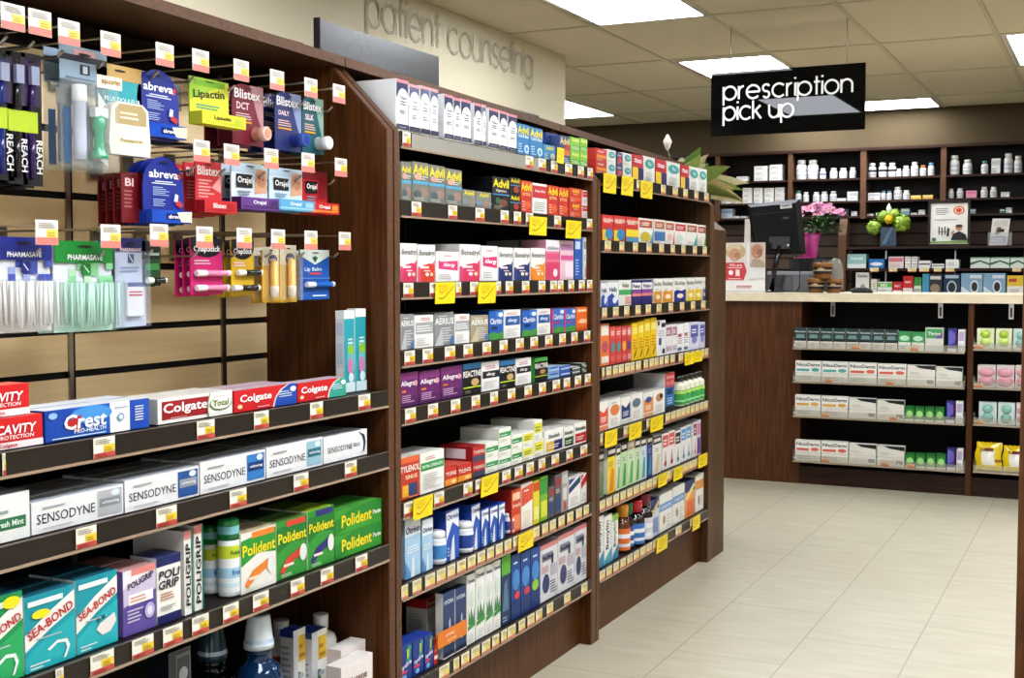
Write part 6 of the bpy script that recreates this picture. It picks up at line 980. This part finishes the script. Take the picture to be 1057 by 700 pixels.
for i in range(64):
    a = rr.uniform(0, 2*math.pi); r0 = rr.uniform(.0, .17); z = hp + (top - hp) * (1 - (r0/.19)**2 * .5) - rr.uniform(0,.03); petals(m, (.065 + r0*math.cos(a), r0*math.sin(a)*.6 - .03, z), rr.uniform(.018,.026), rr.choice(['#dd86b4','#e6a0c4','#d06fa2']), '#f0c0d8', rr=rr)
m.obj('blossoms', t)
# stacked candy tubs
def tub(px0, px1, t, b, lab):
    y = 7.06; x = (on_counter(px0, y) + on_counter(px1, y)) / 2; r = (on_counter(px1, y) - on_counter(px0, y)) / 2; z = hy(px0, b, y).z; h = hy(px0, t, y).z - z
    if b > 300: z = ZT
    else: z = TUBZ[0]
    o = lathe_bottle('candy_tub', lab, 'candy tub', (x, y, z + .0005), [(r*.82,0),(r*.84,.003),(r*.9,h*.5),(r*.93,h*.72)], '#8f6030', 'speckle', [(r*.97,h*.72),(r,h*.74),(r,h*.95),(r*.92,h)], '#94652f', (r*.925,h*.26,h*.70,'#2e1a10',[(.44,.62,'#b9a88a')]), cap_mat='speckle', text=[('toffee',.78,r*.7,'#d9c9a8')])
    TUBZ[0] = z + h + .001; return o
TUBZ = [ZT]
tub(833.5,851.5,288,303,'brown candy tub at the base of the stack beside the printer'); tub(853,869,288,303,'brown candy tub at the base beside the folders'); TUBZ[0] = ZT + (hy(840,288,7.06).z - hy(840,303,7.06).z) + .001; tub(838.5,859.5,272,288,'brown candy tub on top of the other two')
# glass bell, papers
y = 7.3; x = on_counter(862, y); r = .045; h_ = hy(862, 268.5, y).z - ZT
m = MB('acrylic'); m.lathe([(r*1.0,0),(r*1.02,h_*.5),(r*.95,h_*.75),(r*.6,h_*.95),(r*.15,h_)], '#cfd6d2', 20); o = m.obj('glass_bell', None, (x, y, ZT + .012)); tag(o, 'clear glass bell behind the stacked candy tubs', 'glass bell')
m = MB('wood_dark'); m.lathe([(r*1.15,-.011),(r*1.15,0)], '#241a17', 20); m.obj('base', o)
xa = on_counter(866, 7.05); m = MB('card'); m.box(0, .06, 0, .05, 0, .006, '#efece6'); tag(m.obj('paper_pad', None, (xa, 7.05, ZT)), 'small white paper pad lying beside the candy tubs', 'paper pad')
xa = on_counter(878, 7.1); m = MB('matte'); m.lathe([(.065,0),(.07,.006),(.055,.022),(.03,.03)], '#1c1d1a', 18, .05, .05, sy=.6); tag(m.obj('black_pouch', None, (xa, 7.08, ZT)), 'flat black pouch lying on the counter past the tubs', 'pouch')

# ------------------------------------------------------------------ dispensary wall behind the counter
YS_ = 9.98; ZB = [1.92, 1.742, 1.623]
t = empty('dispensary_shelving', (0, YS_, 1.6)); tag(t, 'dark brown wall shelving full of medicine bottles behind the counter', 'wall shelving')
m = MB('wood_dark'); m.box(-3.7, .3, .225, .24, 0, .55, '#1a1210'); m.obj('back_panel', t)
for a, b in ((-3.6,-3.565),(-3.005,-2.965),(-2.403,-2.366),(-1.835,-1.790),(-1.238,-1.197),(-.625,-.585),(.0,.04)):
    m = MB('wood_cap'); m.box(a, b, 0, .225, 0, .53, '#5a4131'); m.obj('divider', t)
for z in ZB:
    m = MB('wood_h'); m.box(-3.6, .04, .003, .225, z - 1.6 - .016, z - 1.6, '#3a2a22'); m.obj('shelf', t)
m = MB('wood_h'); m.box(-3.7, .3, -.01, .225, .53, .552, '#3a2a22'); m.obj('top_rail', t)
t = empty('slat_wall', (0, 10.12, 0)); tag(t, 'dark brown slatted wall below the medicine shelving', 'slat wall'); m = MB('slat_dark')
for i in range(11): m.box(-3.7, .3, 0, .03, .55 + i*.094, .55 + i*.094 + .084, '#4a3c33')
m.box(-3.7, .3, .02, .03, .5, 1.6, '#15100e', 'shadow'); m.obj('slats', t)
x0 = x_at(873, 9.85, 1.3)
t = empty('display_shelving', (x0, 9.85, 0)); tag(t, 'dark wood display shelves below the medicine shelving, behind the counter', 'display shelving')
ZD = [hy(950, 254, 9.85).z, hy(950, 280, 9.85).z + .022, 1.0]
for z in ZD: m = MB('wood_h'); m.box(0, 1.9, 0, .27, z - .02, z, '#4a382d'); m.obj('shelf', t)
m = MB('wood_cap'); m.prism([(0,0),(.0,1.47),(.06,1.60),(.12,1.6),(.12,0)], -.06, 0, 'x', '#5a4131'); m.obj('side_panel', t)
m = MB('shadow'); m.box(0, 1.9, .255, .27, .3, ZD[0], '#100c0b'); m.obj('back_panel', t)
for px in (909, 982):
    x = x_at(px, 9.86, 1.2) - x0; m = MB('metal'); m.box(x - .006, x + .006, .245, .255, 1.0, ZD[0] - .03, '#d9dee2'); m.obj('upright_rail', t)
SB = {'bottle': 0}
def stock(kind, px0, px1, py, z, cap, lab, y=YS_ + .05, col='#f0eee8', band='#c9ccd0'):
    xa, xb = x_at(px0, y, z), x_at(px1, y, z); h = hy((px0+px1)/2, py, y).z - z; w_ = xb - xa
    if kind == 'b':
        r = w_/2; o = lathe_bottle('pill_bottle', lab, 'pill bottle', ((xa+xb)/2, y + r, z + .001), [(r*.94,0),(r,.003),(r,h*.68),(r*.92,h*.74),(r*.66,h*.78),(r*.66,h*.82)], col, 'gloss', [(r*.76,h*.80),(r*.78,h*.98),(r*.7,h)], cap, (r*1.02,h*.14,h*.6,'#e3e4e4',[(.55,.85,band),(.1,.3,'#c2c4c8')]), n=14)
    else:
        m = MB('card'); m.box(0, w_, 0, .08, 0, h - .001, col); m.decals(FRONT(), w_, h, [R_(.06,.55,.94,.85,band),L_(.1,.12,.8,.42,2,'#b0aea8')]); o = m.obj('medicine_box', None, (xa, y, z + .001)); tag(o, lab, 'medicine box')
    return o
def stockrow(place, z, x0, y0, k, lst):
    cnt = {}; made = []
    for it in lst:
        kind, a, b, tp, *r = it; n = r[0] if r and isinstance(r[0], int) else 1; opt = r[-1] if r and isinstance(r[-1], dict) else {}
        base = {'b': 'white pill bottle', 'x': 'white medicine box'}[kind] if 'lab' not in opt else opt['lab']
        h = hy(x0 + a/k, y0 + tp/k, YS_ + .05).z - z
        for i in range(n):
            py = proj(((0), YS_ + .05, 0))[1]
            zz = z + i * h / n; o = stock(kind, x0 + a/k, x0 + b/k, y0 + tp/k, z, opt.get('cap', '#f4f3ee'), '', col=opt.get('col', '#f0eee8'), band=opt.get('band', '#c9ccd0')) if n == 1 else None
            if n > 1:
                xa, xb = x_at(x0 + a/k, YS_ + .05, z), x_at(x0 + b/k, YS_ + .05, z); m = MB('card'); hh = h/n; m.box(0, xb - xa, 0, .1, 0, hh - .002, '#efede6'); m.decals(FRONT(), xb - xa, hh, [L_(.1,.3,.9,.75,2,'#b8b4ac')]); o = m.obj('medicine_box', None, (xa, YS_ + .05, zz + .001))
            lb = base if n == 1 else ('bottom ', 'middle ', 'top ')[i if n == 3 else i*2] + 'box, white stack'
            made.append((o, lb, 'pill bottle' if kind == 'b' else 'medicine box'))
    for o, lb, ct in made: cnt.setdefault(lb, []).append((o, ct))
    for lb, os in cnt.items():
        for i, (o, ct) in enumerate(os): tag(o, f'{lb}, {place}' if len(os) == 1 else f'{lb}, {ORD[i]} of {NUM[len(os)]} along the {place}' if 'stack' not in lb else f'{lb} {ORD[i]} of {NUM[len(os)]}, {place}', ct, f'{lb} on the {place}' if len(os) > 1 else None)
k = 4.118; X0, Y0 = 730, 140
stockrow('upper dispensary shelf above the monitor', ZB[0], X0, Y0, k, [('x',66,104,178,dict(lab='flat violet box',col='#c9b6cc',band='#6a4a8a')),('x',125,170,174,dict(lab='flat white box')),('x',199,255,130,3),('x',265,318,124,3)])
stockrow('upper dispensary shelf above the pink flowers', ZB[0], X0, Y0, k, [('b',373,418,103,dict(lab='large white stock bottle')),('b',420,468,103,dict(lab='large white stock bottle')),('b',475,502,140,dict(band='#5a6a8a')),('b',518,550,138),('b',558,592,138),('b',602,630,136)])
stockrow('middle dispensary shelf above the monitor', ZB[1], X0, Y0, k, [('x',60,96,270,dict(lab='flat white box')),('x',97,140,270,dict(lab='flat white box')),('x',150,190,222,3),('x',197,235,222,3),('x',242,282,222,3),('x',288,328,220,3)])
stockrow('middle dispensary shelf above the pink flowers', ZB[1], X0, Y0, k, [('b',372,398,235,dict(lab='green capped pill bottle',cap='#3f9a6a')),('b',405,430,240),('b',446,476,240),('b',480,510,238),('b',518,548,237),('x',552,588,266,dict(lab='flat white box')),('x',595,640,238)])
stockrow('lowest dispensary shelf above the monitor', ZB[2], X0, Y0, k, [('x',60,108,312,dict(lab='pale blue carton',col='#cfdae4',band='#8fb0cc')),('x',110,135,342,dict(lab='flat white box')),('x',140,168,342,dict(lab='flat white box'))])
stockrow('lowest dispensary shelf above the pink flowers', ZB[2], X0, Y0, k, [('x',552,602,312,dict(lab='dark carton',col='#2a2a2c',band='#4a4a4c')),('x',612,638,322)])
k = 4.119; X0 = 880
stockrow('upper dispensary shelf above the vase', ZB[0], X0, Y0, k, [('b',64,98,118,dict(band='#2a2c34')),('b',107,143,115,dict(band='#2a2c34')),('b',148,183,115,dict(band='#2a2c34')),('b',184,206,140),('b',210,240,128),('b',245,278,112),('b',284,312,126,dict(lab='orange capped pill bottle',cap='#d98a5a')),('b',318,346,115,dict(lab='blue capped pill bottle',cap='#7fb0d0'))])
stockrow('upper dispensary shelf above the certificate', ZB[0], X0, Y0, k, [('b',409,452,84,dict(lab='wide white stock bottle')),('b',467,507,102),('b',545,575,108,dict(lab='green capped pill bottle',cap='#4f9a7a')),('x',590,627,97),('b',640,680,75,dict(lab='tall white stock bottle')),('b',685,720,86)])
stockrow('middle dispensary shelf above the vase', ZB[1], X0, Y0, k, [('x',66,116,243,dict(lab='wide white carton')),('b',118,140,235,dict(lab='blue capped pill bottle',cap='#7fa8c8')),('b',143,166,235,dict(lab='blue capped pill bottle',cap='#7fa8c8')),('b',172,207,218),('b',211,242,232),('x',247,290,254,dict(lab='flat yellow box',col='#e2b93a',band='#f0e2b0')),('x',298,342,252,dict(lab='flat yellow box',col='#e2b93a',band='#f0e2b0'))])
stockrow('middle dispensary shelf above the certificate', ZB[1], X0, Y0, k, [('b',404,430,226),('b',440,470,224),('x',482,527,234,dict(lab='pink carton',col='#e59ab0',band='#d97a98')),('b',543,573,218),('b',583,613,218),('x',630,667,240)])
stockrow('lowest dispensary shelf above the vase', ZB[2], X0, Y0, k, [('x',62,88,332,dict(lab='flat white box')),('x',98,122,328,dict(lab='flat white box')),('x',205,242,310,dict(lab='teal topped carton',col='#7fb5b8',band='#e6e6e4')),('x',248,275,328,dict(lab='flat white box')),('x',280,308,316)])
stockrow('lowest dispensary shelf past the certificate', ZB[2], X0, Y0, k, [('x',500,522,312,dict(lab='small teal carton',col='#9fc6c8',band='#e6e6e4')),('x',625,648,312,dict(lab='small green carton',col='#2f8a5a',band='#e6e6e4')),('x',652,677,306)])
# vase with hydrangeas
yv = 9.93; z = ZD[0]; xa, xb = x_at(910, yv, z), x_at(926, yv, z); h_ = hy(918, 235, yv).z - z; w_ = xb - xa
t = empty('flower_vase', ((xa + xb)/2, yv, z + .001)); tag(t, 'dark blue square vase with lime hydrangeas and a yellow rose', 'flower vase')
m = MB('tintglass'); s = w_/2; m.prism([(-s,-s),(s,-s),(s,s),(-s,s)], 0, h_, 'z', '#24405a'); m.prism([(-s*.9,-s-.001),(-s*.2,-s-.001),(s*.5,-s-.001),(-s*.3,-s-.001)], .01, .012, 'z', '#5f86a0'); m.poly([(-s*.8,-s-.001,h_*.1),(s*.2,-s-.001,h_*.95),(s*.6,-s-.001,h_*.95),(-s*.3,-s-.001,h_*.1)], '#4f7590'); m.obj('vase', t)
def hyd(c, r, cols, nm, n=90):
    m = MB('leaf'); rr = random.Random(int(c[0]*1000) + 5)
    for i in range(n):
        u = rr.uniform(-1,1); a = rr.uniform(0, 2*math.pi); s_ = math.sqrt(1-u*u); d = Vector((s_*math.cos(a), s_*math.sin(a), u)); p = Vector(c) + d * r; a1 = d.cross(Vector((.3,.2,1))).normalized(); a2 = d.cross(a1); q = r*.22; col = rr.choice(cols)
        m.poly([p + a1*q + d*.004, p + a2*q, p - a1*q + d*.004, p - a2*q], col)
    m.lathe([(.001,-r*.92),(r*.65,-r*.65),(r*.92,0),(r*.65,r*.65),(.001,r*.92)], cols[0], 12, c[0], c[1], c[2], cap=False); m.obj(nm, t)
S_ = lambda px, py: Vector((hy(px, py, yv).x - (xa + xb)/2, 0, hy(px, py, yv).z - z))
for (px, py, r) in ((903,235,.058),(912,224,.045),(931,231,.068),(924,222,.045)):
    c = S_(px, py); hyd((c.x, -.02, c.z), r, ['#8fae3a','#a9c84a','#b9d85f','#7f9f33'], 'hydrangea')
c = S_(919, 227); hyd((c.x, -.07, c.z), .036, ['#e2c41f','#efd84a','#d6b31a'], 'rose', 50)
m = MB('card'); c = S_(918, 218); m.lathe([(.004,-.05),(.01,-.02),(.022,.02),(.012,.04),(.002,.06)], '#eee9dc', 12, c.x, -.02, c.z, cap=False); m.obj('calla_lily', t)
# framed certificate
yv = 9.90; z = ZD[0]; xa, xb = x_at(957.5, yv, z), x_at(1001, yv, z); h_ = hy(980, 207.5, yv).z - z; w_ = xb - xa
t = empty('certificate_frame', (xa, yv, z + .001)); tag(t, 'framed certificate with an orange seal and photo, standing on the display shelf', 'framed certificate')
m = MB('gloss'); f_ = .018
for b in ((0,w_,0,f_),(0,w_,h_-f_,h_),(0,f_,f_,h_-f_),(w_-f_,w_,f_,h_-f_)): m.box(b[0],b[1],0,.015,b[2],b[3],'#26221d')
m.box(f_*.7,w_-f_*.7,-.001,.001,f_*.7,f_*1.1,'#b9b3a4'); m.obj('frame', t)
m = MB('card'); m.box(f_,w_-f_,.006,.012,f_,h_-f_,'#f0eee6'); m.decals(FRONT(f_,.006,f_), w_-2*f_, h_-2*f_, [L_(.14,.72,.5,.9,4,'#8a8a86'),E_(.76,.82,.15,.11,'#d9713a'),E_(.76,.82,.11,.08,'#f3e6d6'),E_(.76,.82,.08,.06,'#d9552f'),L_(.1,.58,.9,.63,1,'#b5b3ac'),R_(.0,.0,1,.05,'#9fb58a'),P_([(.55,.08),(.62,.24),(.78,.3),(.95,.22),(1,.08)],'#1c1c1e'),E_(.77,.38,.09,.07,'#c99a7a'),E_(.77,.43,.1,.04,'#4a3222'),P_([(.55,.26),(.62,.34),(.66,.3),(.6,.2)],'#c99a7a'),R_(.22,.22,.25,.42,'#2a2a2c'),R_(.3,.2,.33,.4,'#2a2a2c'),R_(.38,.22,.41,.42,'#3a3a3c'),P_([(.44,.18),(.46,.4),(.52,.36),(.5,.18)],'#2a2a2c'),R_(.2,.28,.5,.3,'#7a7a78'),E_(.1,.1,.06,.05,'#4f7a5a'),P_([(0,.0),(0,.04),(1,.08),(1,.0)],'#7fa05a')]); m.obj('certificate', t)
# leaflet holder
xa, xb = x_at(1021, yv, z), x_at(1039, yv, z); h_ = hy(1030, 226, yv).z - z; w_ = xb - xa
t = empty('leaflet_holder', (xa, yv + .01, z + .001)); tag(t, 'clear leaflet holder with a printed leaflet, past the certificate', 'leaflet holder')
m = MB('card'); m.prism([(0,0),(w_,0),(w_*1.18,h_),(w_*.16,h_*1.02)], 0, .01, 'y', '#e3e1dc'); fr = (Vector((0,0,0)), Vector((1,0,0)), Vector((.16*w_/h_,0,1)), Vector((0,-1,0))); m.decals(fr, w_, h_, [R_(.1,.72,.9,.92,'#d6d2c6'),P_([(.25,.42),(.3,.68),(.55,.7),(.6,.5),(.4,.4)],'#8a6a3a'),R_(.4,.5,.75,.62,'#2a2622'),R_(.05,.08,.9,.34,'#b9a8c4'),L_(.1,.12,.8,.3,3,'#efeef2')]); m.obj('leaflet', t)
m = MB('acrylic'); m.box(-.01, w_*1.3, -.02, -.014, 0, h_*.5, '#dfe2e2'); m.box(-.01, w_*1.3, -.02, .04, -.0005, .004, '#dfe2e2'); m.obj('pocket', t)
# boxes on the display shelves
look('d_teal', 'teal and white box', '#9fc6c2', [R_(0,.0,1,.3,'#e3e6e2'),T_('Nasal',.5,.7,.6,'#eef6f4',h=.2)]); look('d_blue', 'blue box, white oval', '#2f7ab8', [E_(.5,.45,.4,.2,'#e6eef4')]); look('d_pink', 'white box, pink print', '#ecdcdc', [R_(.05,.55,.95,.9,'#d97a86'),L_(.1,.1,.8,.4,3,'#c9b4b4')]); look('d_w', 'small white and pink box', '#ecebe6', [R_(.1,.6,.9,.8,'#cfa0a8'),R_(.1,.2,.9,.35,'#c9b8b4')]); look('d_flat', 'flat white box, dark band', '#ecebe6', [R_(.05,.45,.95,.62,'#3a3d42')]); look('d_wl', 'plain white box, grey print', '#efeee8', [L_(.1,.3,.9,.7,2,'#b9b5ad')]); look('d_gr', 'white box, dark green wedge', '#e3e8df', [P_([(0,.25),(.5,.6),(1,.25),(1,.45),(.5,.75),(0,.5)],'#3f7a5a'),R_(0,.85,1,1,'#a9d0b4')])
look('d_imo', 'white box, black lettering', '#e9e6dc', [T_('Zantac',.5,.85,.8,'#26262a',h=.14),E_(.55,.35,.2,.14,'#a09a8c')]); look('d_sm', 'small cream box', '#e3dfd2', [L_(.1,.4,.9,.8,3,'#b5afa2')]); look('d_nix', 'white box, bright green band', '#e6e9df', [R_(0,.62,1,.92,'#6fb53a'),T_('NIX',.45,.76,.5,'#fff',h=.2),L_(.1,.2,.8,.5,2,'#b0b5a8')]); look('d_red', 'red and white lice treatment box', '#d4302f', [R_(0,.0,1,.4,'#ece6e2'),T_('R&C',.5,.7,.6,'#fbeeee',h=.2)]); look('d_grn', 'green and white carton', '#dfe6dc', [R_(0,.55,1,1,'#4f9a4a'),R_(.1,.15,.9,.4,'#a9b5a4')]); look('d_dk', 'dark photo carton, blue side', '#3a3f44', [R_(0,0,.35,1,'#4fa0c0'),E_(.65,.35,.25,.2,'#9a8a72'),R_(.4,.75,.95,.9,'#e0ded6')]); look('d_met', 'navy meter box, round picture', '#22405f', [R_(.1,.8,.9,.94,'#c9d6e0'),E_(.5,.4,.3,.3,'#c6cccf'),E_(.5,.4,.22,.22,'#2a2f34'),R_(0,0,1,.12,'#e0ddd2')]); look('d_met2', 'pale blue meter box, round picture', '#8fb0cc', [P_([(0,0),(0,.45),(.4,.2),(.5,0)],'#dfe6ea'),R_(.4,.78,.95,.92,'#dfe8ee'),E_(.62,.42,.2,.28,'#e3e6e6'),E_(.62,.42,.14,.2,'#2f3438'),R_(0,0,1,.1,'#e6e2d8')]); look('d_yel', 'yellow and white box', '#ecc93a', [R_(0,0,1,.5,'#efece2'),L_(.2,.15,.8,.4,3,'#b5afa0'),R_(.1,.7,.6,.85,'#c94a3a')])
counter_row('upper display shelf', ZD[1], 9.87, 140, 4.119, 880, [('d_teal',-24,58,504),('d_blue',68,135,525),('d_pink',152,217,515),('d_w',222,248,515,dict(n=2)),('d_w',250,276,515,dict(n=2)),('d_flat',280,332,532),('d_flat',336,390,545),('d_wl',395,452,527),('d_gr',500,583,518),('d_gr',585,668,518),('d_gr',670,735,518)], depth=.12)
counter_row('lower display shelf', ZD[2], 9.87, 140, 4.119, 880, [('d_imo',12,70,582),('d_sm',76,104,610),('d_nix',106,168,622),('d_red',170,211,622),('d_red',213,257,597),('d_grn',260,292,603),('d_dk',295,380,588),('d_met',385,457,588),('d_met2',460,553,585),('d_met2',555,650,585),('d_yel',655,725,595)], depth=.12)
sh = [o for o in bpy.data.objects if o.name.startswith('display_shelving')][0]
for px0, px1 in ((898,907),(917.5,926),(937,946),(949,959),(964,972),(976,985),(1045,1054)):
    o = bpy.data.objects.new('price_tag', TAGM[2]); C.objects.link(o); o.parent = sh; xa = x_at(px0, 9.85, ZD[1]) - x0; xb = x_at(px1, 9.85, ZD[1]) - x0; o.location = ((xa+xb)/2, -.001, ZD[1] - .028); o.scale = ((xb-xa)/.03, 1, 1)
# potted plant at the far end of the gondola
t = empty('potted_plant', (-1.74, 5.27, 1.441)); tag(t, 'leafy potted plant with white bloom at the far end of the shelving', 'potted plant')
m = MB('matte'); m.lathe([(.035,0),(.05,.07),(.053,.075),(.046,.074)], '#5a3a2a', 16); m.obj('pot', t)
m = MB('leaf'); rr = random.Random(9)
for i in range(34):
    a = rr.uniform(-.25, 1) ; e = rr.uniform(.15, 1.35); c = rr.choice(['#7f9a4a','#8fa85a','#6f8f3f','#9ab05f','#b5b87a','#a58a5a','#c9b58a','#5f8038','#a8743f','#d6cfa8'])
    dv = (rr.uniform(-.35, .75) * math.cos(e) + .12, a * math.cos(e), math.sin(e))
    leaf(m, (0, 0, .06 + rr.uniform(0, .05)), dv, rr.uniform(.15, .25), rr.uniform(.07, .10), rr.uniform(.03, .08), c, 7, roll=rr.uniform(.5, 1.5))
for i in range(10):
    leaf(m, (.03, .02, .10), (.55 + rr.uniform(-.1,.3), rr.uniform(-.3,.5), rr.uniform(.0,.45)), rr.uniform(.2,.3), .075, .06, rr.choice(['#9ab05f','#c9b58a','#7f9a4a','#d6cfa8']), 7, roll=rr.uniform(.6, 1.5))
m.obj('foliage', t)
m = MB('card'); m.tube([(0,-.01,.06),(-.02,-.06,.2),(-.03,-.10,.28)], .003, '#9aa86a'); m.lathe([(.002,-.02),(.012,-.005),(.02,.02),(.004,.05)], '#f1ece0', 10, -.03, -.10, .29, cap=False); m.obj('bloom', t)
